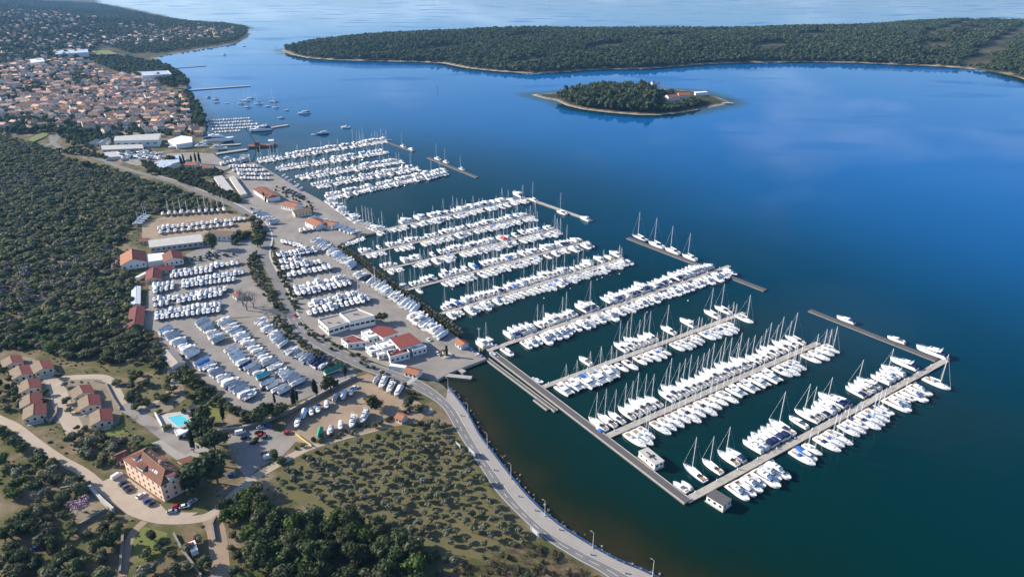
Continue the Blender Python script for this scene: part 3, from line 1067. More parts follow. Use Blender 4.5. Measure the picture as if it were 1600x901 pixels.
def small_parts(L, hullm, canvas, cabin=True):
    B, fb = L * .33 + .25, .10 * L + .15
    h, r = hull_mb(L, B, fb, 'small', .3, hullm, "boot_stripe")
    d = deck_mb(r, "deck_white", .05)
    parts = [("hull", h), ("deck", d)]
    if cabin:
        cab, win = house(r, -.10 * L, .22 * L, .72, .55, 1.0, .45, "gelcoat", "tinted_glass", .07 * L)
        parts.append(("cabin", cab, [("windscreen", win)]))
    co = MB()
    co.box(-.44 * L, -.10 * L, -B * .34, B * .34, fb * .8, fb * .93, "deck_teak" if cabin else "gelcoat_cream")
    co.box(-.40 * L, -.32 * L, -B * .3, B * .3, fb * .8, fb + .2, "gelcoat_cream")
    if not cabin:
        co.box(-.08 * L, .02 * L, -.4, .4, fb * .8, fb + .75, "gelcoat", taper=(-.06 * L, 0, -.35, .35))
    parts.append(("cockpit", co))
    if canvas:
        cv = MB()
        rings = []
        for xx, hz in ((-.08, 1.0), (-.25, 1.0), (-.42, .8), (-.46, .25)):
            w = B * .40
            rings.append([(xx * L, w, fb * .95), (xx * L, w * .9, fb + hz * .8), (xx * L, w * .4, fb + hz), (xx * L, -w * .4, fb + hz), (xx * L, -w * .9, fb + hz * .8), (xx * L, -w, fb * .95)])
        cv.loft(rings, canvas, cap1=True)
        parts.append(("cockpit_canopy", cv))
    en = MB()
    en.box(-.54 * L, -.49 * L, -.22, .22, -.2, fb + .25, "steel_grey", taper=(-.535 * L, -.495 * L, -.17, .17))
    parts.append(("outboard_motor", en))
    return parts

def cat_parts(L, canvas):
    B, fb = L * .54, 1.45
    h = MB()
    r = None
    for s in (1, -1):
        hb, r = hull_mb(L, L * .145, fb, 'sail', .4, "gelcoat", "boot_stripe")
        h.join(hb, dy=s * B * .36)
    h.box(-.40 * L, .22 * L, -B * .36, B * .36, .75, fb - .04, "gelcoat")
    d = MB()
    for s in (1, -1):
        d.join(deck_mb(r, "deck_white", .02), dy=s * B * .36)
    d.box(-.40 * L, .24 * L, -B * .37, B * .37, fb - .06, fb + .03, "deck_white")
    net = MB().add([(.24 * L, B * .30, fb - .15), (.44 * L, B * .30, fb - .1), (.44 * L, -B * .30, fb - .1), (.24 * L, -B * .30, fb - .15)], [(0, 1, 2, 3)], "steel_grey")
    net.tube((.44 * L, B * .36, fb), (.44 * L, -B * .36, fb), .09, .09, "mast_alloy", 5)
    fake = [[(x, B * w, fb), 0, 0, 0, 0, 0, (x, -B * w, fb)] for x, w in ((-.5 * L, .40), (-.2 * L, .41), (.1 * L, .40), (.3 * L, .30))]
    cab, win = house(fake, -.22 * L, .20 * L, .92, .80, 1.35, .95, "gelcoat", "tinted_glass", .07 * L)
    bim = MB().box(-.42 * L, -.20 * L, -B * .33, B * .33, fb + 1.75, fb + 1.87, canvas)
    for s in (1, -1):
        bim.tube((-.40 * L, s * B * .3, fb), (-.40 * L, s * B * .3, fb + 1.8), .05, .05, "mast_alloy", 4)
    co = MB().box(-.40 * L, -.22 * L, -B * .33, B * .33, fb, fb + .08, "deck_teak")
    co.box(-.40 * L, -.36 * L, -B * .30, B * .30, fb, fb + .5, "gelcoat_cream")
    x = .06 * L
    ms = mast_mb(x, fb + 1.2, 1.30 * L, B * .6)
    bo = MB()
    bz = fb + 2.7
    bo.tube((x - .15, 0, bz), (-.36 * L, 0, bz), .10, .09, "mast_alloy", 5)
    bo.loft([[(x - .2 + (-.36 * L - x) * t, w * math.sin(a), bz + .05 + hh * (1 - math.cos(a)) / 2) for a in np.linspace(0, 2 * math.pi, 7)[:-1]] for t, w, hh in ((0, .14, .8), (.4, .22, .6), (1, .1, .35))], canvas, closed=True, cap0=True, cap1=True)
    return [("hull", h), ("deck", d), ("trampoline", net), ("saloon", cab, [("saloon_window", win)]), ("cockpit", co), ("bimini", bim), ("mast", ms, [("rigging", stays_mb(L, B * .8, x, fb + 1.2, 1.30 * L, fb))]), ("boom", bo)]

def bake(parts):
    """parts with MB bodies -> meshes"""
    out = []
    for p in parts:
        q = (p[0], p[1].mesh(p[0]))
        if len(p) > 2:
            q += ([(c[0], c[1].mesh(c[0])) for c in p[2]],)
        out.append(q)
    return out

def merged(parts, name, skip=()):
    mb = MB()
    for p in parts:
        if p[0] in skip:
            continue
        mb.join(p[1])
        if len(p) > 2:
            for c in p[2]:
                if c[0] not in skip:
                    mb.join(c[1])
    return mb

CANV = {"canvas_navy": "navy", "canvas_blue": "bright blue", "canvas_white": "white", "canvas_grey": "grey", "canvas_cream": "cream", "canvas_red": "red",
        "canvas_teal": "turquoise", "canvas_green": "green", "canvas_pale_blue": "pale blue"}
HULLN = {"gelcoat": "white", "hull_navy": "navy", "hull_grey": "grey", "gelcoat_cream": "cream"}
KINDS = {}

def reg(key, name, cat, label, L, B, parts):
    KINDS[key] = dict(name=name, cat=cat, label=label, L=L, B=B, mbs=parts, parts=None, one=None)

for i, (L, hm, cv, hd, tk) in enumerate([(12.5, "gelcoat", "canvas_navy", "canvas_navy", False), (14.0, "gelcoat", "canvas_white", "canvas_grey", True), (13.2, "gelcoat", "canvas_grey", "canvas_white", True),
                                         (14.6, "gelcoat", "canvas_white", "canvas_navy", False), (12.8, "gelcoat", "canvas_cream", "canvas_cream", True), (13.4, "gelcoat", "canvas_blue", "canvas_blue", False),
                                         (14.2, "hull_navy", "canvas_white", "canvas_white", True), (11.4, "gelcoat", "canvas_white", "canvas_white", False), (10.4, "gelcoat", "canvas_navy", "canvas_grey", False)]):
    reg("s%d" % i, "sailing_yacht" if L > 12 else "sailboat", "sailing yacht" if L > 12 else "sailboat", "%s %s with %s sail cover" % (HULLN[hm], "sailing yacht" if L > 12 else "small sailboat", CANV[cv]), L, L * .29 + .35, sail_parts(L, hm, cv, hd, tk))
for i, (L, hm, cv, fly, st) in enumerate([(12.5, "gelcoat", "canvas_navy", False, 0), (14.0, "gelcoat", None, True, 0), (13.0, "gelcoat", "canvas_white", True, 1), (11.5, "gelcoat", None, False, 1),
                                          (15.5, "gelcoat", "canvas_navy", True, 0), (12.2, "gelcoat", "canvas_grey", True, 0), (12.8, "gelcoat", "canvas_blue", False, 1), (11.0, "gelcoat_cream", "canvas_cream", False, 0), (13.5, "hull_navy", "canvas_white", True, 1)]):
    reg("m%d" % i, "motor_yacht" if fly else "cabin_cruiser", "motor yacht" if fly else "cabin cruiser", "%s %s with %s" % (HULLN[hm], "flybridge yacht" if fly else "cabin cruiser", "%s canopy" % CANV[cv] if cv else "open cockpit"), L, L * .27 + .55, motor_parts(L, hm, cv, fly, st))
for i, (L, hm, cv, cb) in enumerate([(7.5, "gelcoat", "canvas_navy", True), (8.2, "gelcoat", None, True), (6.6, "gelcoat", "canvas_white", True), (7.0, "gelcoat_cream", "canvas_blue", True), (5.6, "gelcoat", None, False), (8.8, "gelcoat", "canvas_grey", True)]):
    reg("b%d" % i, "motorboat", "motorboat", "small %s motorboat %s" % (HULLN[hm], ("with %s canopy" % CANV[cv]) if cv else ("with open cockpit" if cb else "with centre console")), L, L * .33 + .25, small_parts(L, hm, cv, cb))
reg("b6", "motorboat", "motorboat", "motorboat under red cover", 9.0, 3.2, small_parts(9.0, "gelcoat", "canvas_red", True))
for i, cv in enumerate(("canvas_white", "canvas_blue", "canvas_grey")):
    reg("c%d" % i, "sailing_catamaran", "catamaran", "white sailing catamaran with %s bimini" % CANV[cv], 13.0, 13.0 * .54, cat_parts(13.0 + .4 * i, cv))

# ashore: hulls on cradles, bare or under a cover
def cradle(L, B, z):
    mb = MB()
    for x in (-.28 * L, .18 * L):
        mb.box(x - .12, x + .12, -B * .42, B * .42, 0, .18, "cradle_steel")
        for s in (1, -1):
            mb.tube((x, s * B * .40, .1), (x, s * B * .33, z + .25), .08, .07, "cradle_steel", 4)
    return mb

def raise_(parts, dz):
    for p in parts:
        p[1].v = [(x, y, z + dz) for x, y, z in p[1].v]
        if len(p) > 2:
            for c in p[2]:
                c[1].v = [(x, y, z + dz) for x, y, z in c[1].v]
    return parts

def covered_parts(L, hullm, cover, tall, kind='motor'):
    B, fb = L * .28 + .45, .09 * L + .25
    h, r = hull_mb(L, B, fb, kind, .75, hullm, "antifoul_blue" if hullm == "gelcoat" else "boot_stripe")
    cv = MB()
    rings = []
    n = len(r)
    rr = random.Random(int(L * 100) + len(cover))
    for i, q in enumerate(r):
        t = i / (n - 1)
        hb = q[0][1] * 1.04 + .02
        sh = q[0][2]
        rg = tall * math.sin(math.pi * min(1, .22 + .62 * (1 - t))) * (0.9 + .2 * rr.random()) + .12
        x = q[0][0]
        rings.append([(x, hb, sh - .35), (x, hb, sh + .03), (x, hb * .60, sh + rg * (.36 + .14 * rr.random())), (x, hb * .12 * (rr.random() - .5), sh + rg * (1.05 + .25 * (i % 2))), (x, -hb * .60, sh + rg * (.36 + .14 * rr.random())), (x, -hb, sh + .03), (x, -hb, sh - .35)])
    cv.loft(rings, cover)
    cv.add(rings[0], [tuple(range(7))], cover)
    rope = MB()
    for i in (2, 4, 6):
        for a, b in zip(rings[i][:-1], rings[i][1:]):
            rope.tube((a[0], a[1] * 1.01, a[2] + .03), (b[0], b[1] * 1.01, b[2] + .03), .025, .025, "canvas_grey", 3, False)
    z = .95
    ps = raise_([("hull", h), ("cover", cv, [("lashing", rope)])], z)
    return ps + [("cradle", cradle(L, B, .75))]

def ashore(parts, L, B, mast=True, keel=False):
    ps = [p for p in parts if p[0] not in ("rigging", "guard_rail", "bow_rail")]
    if not mast:
        ps = [p for p in ps if p[0] not in ("mast", "boom")]
    z = 1.9 if keel else 1.0
    if keel:
        k = MB().box(-.08 * L, .10 * L, -.12, .12, -1.85, -.2, "antifoul_blue", taper=(-.10 * L, .12 * L, -.15, .15))
        ps.append(("keel", k))
    ps = raise_(ps, z)
    return ps + [("cradle", cradle(L, B, z - .2))]

for i, (L, hm, cv, tl) in enumerate([(8.5, "gelcoat", "canvas_white", 1.1), (9.0, "gelcoat", "canvas_pale_blue", 1.0), (8.2, "gelcoat", "canvas_grey", 1.2), (9.6, "gelcoat", "canvas_white", .8), (8.0, "hull_navy", "canvas_white", 1.0),
                                     (8.8, "gelcoat", "canvas_navy", 1.0), (8.6, "gelcoat", "canvas_blue", 1.0), (8.4, "gelcoat", "canvas_teal", 1.1), (8.7, "gelcoat", "canvas_green", 1.2), (9.2, "gelcoat", "canvas_pale_blue", 1.3), (9.4, "hull_grey", "canvas_grey", .9)]):
    reg("k%d" % i, "covered_boat", "boat", "%s-hulled boat under %s cover" % (HULLN[hm], CANV[cv]), L, L * .28 + .45, covered_parts(L, hm, cv, tl))
for i, (L, cv, cb) in enumerate([(8.0, "canvas_navy", True), (8.6, None, True), (7.6, "canvas_white", True), (8.4, "canvas_grey", True), (7.2, "canvas_blue", True), (8.2, "canvas_white", True)]):
    reg("t%d" % i, "stored_motorboat", "motorboat", "white motorboat on cradle, %s" % (("%s canopy" % CANV[cv]) if cv else "open cockpit"), L, L * .33 + .25, ashore(small_parts(L, "gelcoat", cv, cb), L, L * .33 + .25))
for i, (L, cv, fl) in enumerate([(11.0, None, True), (10.5, "canvas_white", False), (11.5, "canvas_grey", True)]):
    reg("u%d" % i, "stored_motor_yacht", "motor yacht", "white motor yacht on cradle, %s" % (("%s canopy" % CANV[cv]) if cv else "open cockpit"), L, L * .27 + .55, ashore(motor_parts(L, "gelcoat", cv, fl, i % 2), L, L * .27 + .55))
for i, (L, cv) in enumerate([(10.0, "canvas_white"), (9.5, "canvas_blue"), (10.6, "canvas_grey")]):
    reg("v%d" % i, "stored_sailing_yacht", "sailing yacht", "masted yacht on cradle, %s sail cover" % CANV[cv], L, L * .29 + .35, ashore(sail_parts(L, "gelcoat", cv, cv), L, L * .29 + .35, True, True))
    reg("w%d" % i, "unmasted_yacht", "sailing yacht", "unmasted yacht on cradle, %s sprayhood" % CANV[cv], L, L * .29 + .35, ashore(sail_parts(L, "gelcoat", "canvas_white", cv), L, L * .29 + .35, False, True))

NB = {}

def put_boat(key, x, y, z, ang, group, phrase, order, whole=False, label=None, sc=1.0):
    k = KINDS[key]
    NB[k["name"]] = NB.get(k["name"], 0) + 1
    if label:
        lab, od = label, None
    else:
        lab, od = k["label"], (phrase, order)
    if whole:
        if k["one"] is None:
            k["one"] = merged(k["mbs"], key, ("guard_rail", "bow_rail", "hatch", "lashing")).mesh(k["name"])
        return thing(k["name"], lab, k["cat"], (x, y, z), ang, group, sc, k["one"], od)
    if k["parts"] is None:
        k["parts"] = bake(k["mbs"])
    o = thing(k["name"], lab, k["cat"], (x, y, z), ang, group, sc, None, od)
    build(k["parts"], o)
    return o

# ------------------------------------------------------------------ piers and the boats moored to them
W_ROOT, W_END = np.array(G(770, 551, 1.0)), np.array(G(1075, 783, 1.0))
U = W_ROOT - W_END
U = U / np.linalg.norm(U)                # along the main walkway, away from the camera
U_ANG = math.atan2(U[1], U[0])

def on_line(A, B, px):
    """point of the segment A-B (world) that stands in picture column px"""
    lo, hi = 0.0, 1.0
    def col(t):
        p = A + (B - A) * t
        Y = p[1] * CP + (CAMH - 0.5) * SP
        return 800 + FPX * p[0] / Y
    for t_ in range(40):
        m = (lo + hi) / 2
        if col(m) < px:
            lo = m
        else:
            hi = m
    return A + (B - A) * (lo + hi) / 2

def pier(name, cat, label, A, B, width, z=0.75, sec=12.0, deck="pontoon_deck", thick=.75, posts=0, edge=None, group=None):
    A, B = np.array(A), np.array(B)
    d = B - A
    Lg = np.linalg.norm(d)
    ang = math.atan2(d[1], d[0])
    root = thing(name, label, cat, (A[0], A[1], 0), ang, group)
    n = max(1, round(Lg / sec))
    s = Lg / n
    mb = MB().box(.06, s - .06, -width / 2, width / 2, z - thick, z - .12, "pontoon_side")
    mb.box(.04, s - .04, -width / 2 - .05, width / 2 + .05, z - .12, z, edge or deck, top=deck)
    if edge:
        for sd in (1, -1):
            mb.box(.04, s - .04, sd * width / 2 - (.35 if sd > 0 else 0), sd * width / 2 + (.35 if sd < 0 else 0), z, z + .12, edge)
    me_ = mb.mesh("pontoon_section")
    for i in range(n):
        add_obj("pontoon_section", me_, root, (i * s, 0, 0))
    if posts:
        pm = MB().box(-.16, .16, -.16, .16, z, z + 1.05, "deck_white", taper=(-.13, .13, -.13, .13)).box(-.18, .18, -.18, .18, z + 1.05, z + 1.15, "rail_blue").mesh("service_pedestal")
        k = int(Lg / posts)
        for i in range(k):
            add_obj("service_pedestal", pm, root, (posts * (i + .5), width / 2 - .4, 0))
    return root

rb = random.Random(5)

def pick(mix):
    return rb.choice(mix)

SAILS = ["s0", "s1", "s1", "s2", "s2", "s3", "s3", "s4", "s7", "s1", "s3", "s6", "s5", "s0"]
CHART = ["s1", "s1", "s3", "s3", "s1", "s2", "s7"]
MOTS = ["m8", "m0", "m0", "m1", "m1", "m2", "m3", "m4", "m5", "m2", "m7", "m3"]
DARKM = ["m0", "m0", "m4", "m1", "m0", "m4"]
BIGM = ["m4", "m1", "m2", "m4", "m5", "m1"]
SMAL = ["b0", "b1", "b2", "b5", "b1", "b2", "b3"]
MIXM = ["m0", "m1", "m3", "m5", "m7", "b1", "b5", "m2", "s8", "s7"]
MIX = ["s0", "s2", "s4", "s7", "s8", "m0", "s8", "m3", "m5", "s3", "s7", "b5", "s5", "s6", "m6"]
MIXS = ["s8", "s7", "s0", "s7", "s8", "m3", "m7", "b1", "b5", "b2", "b0", "s8", "s4"]
CATS = ["c0", "c1", "c0", "c2", "c0"]

def moor(A, B, width, side, runs, pname, whole, gap=.35):
    """runs: (column from, column to, mix[, fixed count]) measured along the pier line A-B in the photograph."""
    A, B = np.array(A), np.array(B)
    d = (B - A) / np.linalg.norm(B - A)
    nrm = U * side
    cr = abs(d[0] * U[1] - d[1] * U[0])
    sname = ("far side" if side > 0 else "near side")
    ph = "from shore, %s, %s" % (sname, pname)
    for run in runs:
        x0, x1, mix = run[:3]
        p0, p1 = on_line(A, B, x0), on_line(A, B, x1)
        Lr = np.linalg.norm(p1 - p0) * cr
        ks = []
        tot = 0
        if len(run) > 3:
            ks = [pick(mix) for _ in range(run[3])]
            if len(ks) == 1:
                fr = [.5]
            else:
                fr = np.linspace(0, 1, len(ks))
        else:
            while True:
                k = pick(mix)
                b = KINDS[k]["B"] + gap
                if tot + b > Lr + b * .5:
                    break
                ks.append(k)
                tot += b
            pos, c = [], 0
            sp = Lr / max(tot, 1e-6)
            for k in ks:
                b = (KINDS[k]["B"] + gap) * sp
                pos.append((c + b / 2) / max(Lr, 1e-6))
                c += b
            fr = pos
        for k, f in zip(ks, fr):
            if len(run) == 3 and whole and rb.random() < .05:
                continue
            p = p0 + (p1 - p0) * f
            Lb = KINDS[k]["L"]
            sc = rb.uniform(.86, 1.07)
            c = p + nrm * (width / 2 / cr + .9 + Lb * sc / 2 * 1.06 + rb.uniform(0, .5))
            ang = math.atan2(nrm[1], nrm[0]) + rad(rb.uniform(-3.5, 3.5))
            put_boat(k, c[0], c[1], 0, ang, "boats moored along the piers", ph, float(np.dot(p - A, d)), whole, sc=sc)

PIERS = []

def add_pier(pa, pb, width, pname, far, near, whole, posts=14, z=.75):
    A, B = np.array(G(*pa, z)), np.array(G(*pb, z))
    lab = {"end pier": "long pale floating pier closing the marina, longest of the row", "second pier": "pale floating pier lined with sailing yachts, next to the end pier",
           "third pier": "pale floating pier with catamarans at its shore end"}.get(pname, "pale floating pier crowded with boats, %s along the shore" % pname.replace(" pier", ""))
    pier("pontoon_pier", "pier", lab + (" from the end pier" if pname not in ("end pier", "second pier", "third pier") else ""), A, B, width, z, posts=posts, group="floating piers of the marina")
    moor(A, B, width, 1, far, pname, whole)
    moor(A, B, width, -1, near, pname, whole)

add_pier((1072, 781), (1478, 562), 3.6, "end pier",
         [(1083, 1091, SMAL, 2), (1112, 1113, ["s6"], 1), (1137, 1138, ["s1"], 1), (1162, 1163, ["s2"], 1), (1173, 1174, ["m0"], 1), (1195, 1245, DARKM + ["m2"]), (1250, 1251, ["s3"], 1), (1271, 1272, ["m3"], 1),
          (1283, 1342, ["m0", "m4", "s1", "m0", "s3", "m2"]), (1358, 1388, ["s1", "s3", "m1", "m0"]), (1396, 1426, ["m1", "m2", "m2", "s5", "m5"]), (1441, 1442, ["m4"], 1)],
         [(1121, 1192, ["m3", "m1", "m2", "m5", "m7", "m3"]), (1221, 1236, ["m6", "s5"]), (1244, 1245, ["s7"], 1), (1258, 1286, ["s1", "s5", "s3", "s2"]), (1295, 1359, ["s1", "s3", "m0", "s2", "s0", "s5"]), (1367, 1414, ["m1", "m3", "m5", "s2"]), (1432, 1433, ["s1"], 1)], False)
add_pier((946, 682), (1279, 535), 3.6, "second pier",
         [(944, 950, SMAL, 1), (955, 982, CHART, 3), (993, 1046, CHART), (1056, 1190, CHART), (1197, 1224, CHART, 4), (1233, 1264, CHART, 4)],
         [(970, 990, CHART, 3), (1010, 1044, CHART, 4), (1054, 1078, CHART, 3), (1091, 1114, CHART, 3), (1131, 1182, CATS, 4), (1196, 1226, SAILS), (1245, 1268, CHART, 3), (1276, 1277, ["s1"], 1)], False)
add_pier((843, 606), (1163, 488), 3.4, "third pier",
         [(929, 930, ["m3"], 1), (982, 1038, SAILS), (1061, 1062, ["s2"], 1), (1092, 1093, ["m4"], 1), (1129, 1132, ["s1"], 1), (1148, 1149, ["s3"], 1)],
         [(866, 934, CATS, 5), (944, 968, SAILS, 3), (980, 1026, SAILS), (1037, 1078, SAILS), (1084, 1128, SAILS)], False)
add_pier((762, 547), (1140, 415), 3.4, "fourth pier",
         [(744, 778, MIXM, 4), (802, 845, BIGM), (850, 910, MIXM), (920, 942, ["m4", "s2"]), (957, 1062, MOTS), (1066, 1124, BIGM)],
         [(763, 780, MIXM, 2), (806, 890, MOTS), (893, 1000, MOTS + ["s2"]), (1003, 1128, MOTS)], False)
add_pier((688, 490), (975, 403), 3.2, "fifth pier",
         [(700, 712, MIXM, 3), (717, 898, MIX), (905, 930, MIXM, 4), (948, 974, MIXM, 3)],
         [(692, 716, MIXM), (720, 760, MIXM), (764, 806, MIX + ["m6"]), (808, 972, MIX)], False)
add_pier((634, 453), (918, 377), 3.0, "sixth pier",
         [(622, 640, MIXS, 3), (647, 688, MIXM), (695, 740, MIX), (745, 848, MIX), (853, 915, MIXM)],
         [(645, 652, MIXS, 1), (684, 734, MIX), (740, 850, MIX), (856, 914, MIXM)], True, 0)
add_pier((600, 421), (872, 358), 3.0, "seventh pier",
         [(590, 626, MIXS), (635, 686, MIXM), (692, 780, MIX), (786, 870, MIX)],
         [(592, 632, MIXS), (640, 665, MIXS), (670, 800, MIX), (806, 868, MIX)], True, 0)
add_pier((560, 399), (832, 337), 3.0, "eighth pier",
         [(567, 601, MIXS), (610, 690, MIXS), (694, 734, MIXM), (738, 830, MIX)],
         [(568, 598, MIXS), (612, 640, MIXS), (652, 730, MIX), (735, 828, MIX)], True, 0)
add_pier((583, 362), (824, 309), 3.0, "ninth pier",
         [(630, 690, BIGM), (692, 780, BIGM + MIXM), (784, 800, BIGM)],
         [(574, 632, MIXS), (638, 700, MIXM), (704, 815, MIX)], True, 0)
add_pier((508, 309), (700, 267), 2.6, "tenth pier", [(510, 538, MIXS), (541, 620, MIXM), (624, 700, MIXM)], [(508, 545, MIXM), (548, 640, MIXM), (642, 698, BIGM)], True, 0)
add_pier((488, 291), (652, 262), 2.6, "eleventh pier", [(490, 560, MIXS), (566, 650, MIXM)], [(492, 512, MIXS), (518, 600, MIXM), (603, 650, MIXM)], True, 0)
add_pier((462, 278), (628, 251), 2.6, "twelfth pier", [(464, 540, MIXS), (544, 626, MIXM)], [(466, 488, MIXM), (492, 570, MIXM), (574, 626, MIXM)], True, 0)
add_pier((430, 265), (606, 236), 2.6, "thirteenth pier", [(434, 500, MIXS), (504, 560, MIXM), (566, 604, MIX)], [(434, 480, MIXS), (484, 540, MIXM), (546, 604, MIXM)], True, 0)
add_pier((400, 252), (612, 218), 2.6, "fourteenth pier", [(404, 440, MIXS), (450, 530, BIGM), (534, 606, BIGM + ["s2", "s3"])], [(402, 450, MIXM), (454, 540, MIXM), (544, 606, MIX)], True, 0)

pier("main_walkway", "walkway", "long dark timber walkway joining the outer piers to the quay", W_ROOT, W_END, 4.6, 1.1, 12, "timber_dark", 1.0, edge="concrete_pale")
pier("service_walkway", "walkway", "narrow second walkway running beside the dark timber walkway", G(761, 560, 1.0), G(869, 641, 1.0), 2.6, .9, 12, "timber_dark", .9, edge="concrete_pale")
pier("landing_stage", "landing stage", "short landing stage beside the narrow walkway", G(836, 623, .8), G(857, 639, .8), 2.8, .8, 6, "timber_dark", .8, edge="concrete_pale")
pier("breakwater_pontoon", "breakwater", "dark breakwater pontoon with four tall yachts alongside", G(981, 371, .9), G(1196, 453, .9), 4.4, .9, 12, "timber_dark", 1.0, group="breakwater pontoons")
pier("breakwater_pontoon", "breakwater", "dark breakwater pontoon off the tip of the end pier", G(1265, 484, .9), G(1464, 562, .9), 4.0, .9, 12, "timber_dark", 1.0, group="breakwater pontoons")
pier("breakwater_pontoon", "breakwater", "breakwater pontoon off the tip of the ninth pier", G(822, 309, .9), G(926, 345, .9), 4.4, .9, 10, "pontoon_deck", 1.2, group="breakwater pontoons")
pier("breakwater_pontoon", "breakwater", "small breakwater pontoon beyond the fourteenth pier", G(600, 220, .9), G(646, 236, .9), 4.0, .9, 8, "timber_dark", 1.0, group="breakwater pontoons")
pier("breakwater_pontoon", "breakwater", "breakwater pontoon off the tip of the tenth pier", G(669, 246, .9), G(746, 277, .9), 4.4, .9, 10, "timber_dark", 1.2, group="breakwater pontoons")
pier("stone_jetty", "jetty", "pale stone jetty reaching from the town park", G(292, 141, 1.2), G(391, 134, 1.2), 7, 1.5, 40, "concrete_pale", 3)
pier("stone_jetty", "jetty", "broken old jetty by the upper town shore", G(270, 107, .8), G(322, 103, .8), 5, .9, 8, "rock", 3)
pier("stone_jetty", "jetty", "shipyard jetty beside the crane barge", G(338, 240, 1.2), G(386, 233, 1.2), 8, 1.3, 20, "concrete", 3)
pier("stone_jetty", "jetty", "low harbour mole beyond the small boats", G(394, 204, 1.2), G(450, 195, 1.2), 7, 1.3, 20, "concrete", 3)
pier("stone_jetty", "jetty", "shipyard quay finger with a white yacht", G(341, 227, 1.2), G(376, 225, 1.2), 5, 1.2, 12, "concrete_pale", 3)
pier("islet_jetty", "jetty", "small stone jetty at the tip of the wooded islet", G(1128, 161, .8), G(1146, 161.5, .8), 8, 1.2, 8, "concrete", 3)
pier("slipway_jetty", "jetty", "short concrete jetty beside the boat slip", G(688, 585, 1.3), G(737, 590, 1.3), 3.2, 1.5, 30, "concrete", 3)
pier("slipway_jetty", "jetty", "narrow slanting concrete pier of the boat lift", G(714, 575, 1.3), G(726, 581, 1.3), 2.6, 1.5, 30, "concrete", 3)

Wn = {1: "from the free end of the dark breakwater"}
def single(key, px, py, qx, qy, label, whole=False, sc=1.0, z=.6):
    """a boat whose stern and bow stand at two pixels"""
    s, b = np.array(G(px, py, z)), np.array(G(qx, qy, z))
    c = (s + b) / 2
    put_boat(key, c[0], c[1], 0, math.atan2(*(b - s)[::-1]), "boats lying alone", "", 0, whole, label, sc)

single("s6", 1013, 378.5, 985, 367.5, "tall sailing yacht at the free end of the breakwater", sc=1.25)
single("s3", 1039, 388.5, 1011, 377.5, "second tall yacht alongside the dark breakwater", sc=1.2)
single("s1", 1064, 398, 1036, 387, "third tall yacht alongside the dark breakwater", sc=1.15)
single("s2", 1091, 408, 1063, 397, "fourth tall yacht alongside the dark breakwater, near the pier", sc=1.15)
single("m0", 1337, 506, 1305, 494, "motor yacht with navy canopy halfway along the outer breakwater")
single("m3", 1414, 536, 1386, 526, "open white motor yacht against the outer breakwater near its corner", sc=.95)
single("m4", 1482, 561, 1428, 541, "largest white motor yacht at the corner of the end pier", sc=1.15)
single("m4", 836, 318, 784, 293, "big white motor yacht rising at the tip of the ninth pier", sc=1.25)
single("m2", 812, 318, 783, 309, "white motor yacht tucked beside the biggest one, ninth pier tip")
single("s1", 845, 318, 822, 308, "sailing yacht at the root of the ninth pier's breakwater")
single("s3", 886, 336, 868, 329, "lone sailing yacht halfway along the ninth pier's breakwater")
single("m1", 922, 346, 906, 339, "white motor yacht at the outer end of the ninth pier's breakwater")
single("s2", 636, 232, 622, 226, "lone sailing yacht on the small upper breakwater", True)
single("m5", 648, 236, 636, 232, "motor yacht at the end of the small upper breakwater", True)
single("s4", 702, 256, 690, 251, "sailing yacht on the tenth pier's breakwater, nearer the pier", True)
single("s1", 690, 251, 676, 246, "sailing yacht at the head of the tenth pier's breakwater", True)
single("s7", 727, 267, 714, 262, "sailing yacht in the middle of the tenth pier's breakwater", True)
single("s1", 1150, 493, 1178, 506, "sailing yacht lying across the tip of the third pier")
single("b1", 833, 592, 846, 597, "white motorboat between the dark walkway and the third pier")

single("b6", 789, 376, 779, 369, "motorboat with bright red cover among white boats, seventh pier", True, 1.5)
# boats packed along the old basin quay, two small harbours and boats at anchor
def quay_row(pa, pb, bow, mix, phrase, whole=True, n=None, group="boats moored stern to the quay", sp=1.0):
    A, B = np.array(G(*pa, .5)), np.array(G(*pb, .5))
    d = B - A
    Lg = np.linalg.norm(d)
    d = d / Lg
    bw = np.array(G(*bow, .5)) - np.array(G((pa[0] + pb[0]) / 2, (pa[1] + pb[1]) / 2, .5))
    bw = bw / np.linalg.norm(bw)
    t = 0
    cr = max(.5, abs(d[0] * bw[1] - d[1] * bw[0]))
    while t < Lg:
        k = pick(mix)
        b = (KINDS[k]["B"] + .3) / cr * sp
        p = A + d * (t + b / 2) + bw * (KINDS[k]["L"] / 2 + .5)
        put_boat(k, p[0], p[1], 0, math.atan2(bw[1], bw[0]) + rad(rb.uniform(-3, 3)), group, phrase, t, whole)
        t += b

quay_row((505, 315), (552, 350), (560, 322), MIXM, "from land, old basin quay")
quay_row((553, 352), (588, 364), (600, 350), ["m1", "s2", "b1", "m3", "s4"], "corner of old basin quay")
quay_row((568, 370), (534, 382), (566, 388), SMAL, "little inlet by the hedge")
for q, (a, b, n) in enumerate([((324, 188), (388, 184), 0), ((326, 192.5), (394, 188.5), 0), ((328, 197), (399, 193), 0), ((330, 201.5), (402, 197.5), 0), ((334, 206), (372, 203.5), 0)]):
    quay_row(a, b, ((a[0] + b[0]) / 2 + 8, (a[1] + b[1]) / 2 + 6), ["b1", "b2", "b5", "b4", "b0"], "%s row of town harbour" % ONES[q], group="boats in the town harbour", sp=1.15)
    pier("harbour_pontoon", "pontoon", "thin pontoon among small boats, %s row of the town harbour" % ONES[q], G(a[0], a[1], .4), G(b[0], b[1], .4), 1.6, .45, 40, "pontoon_deck", .5)
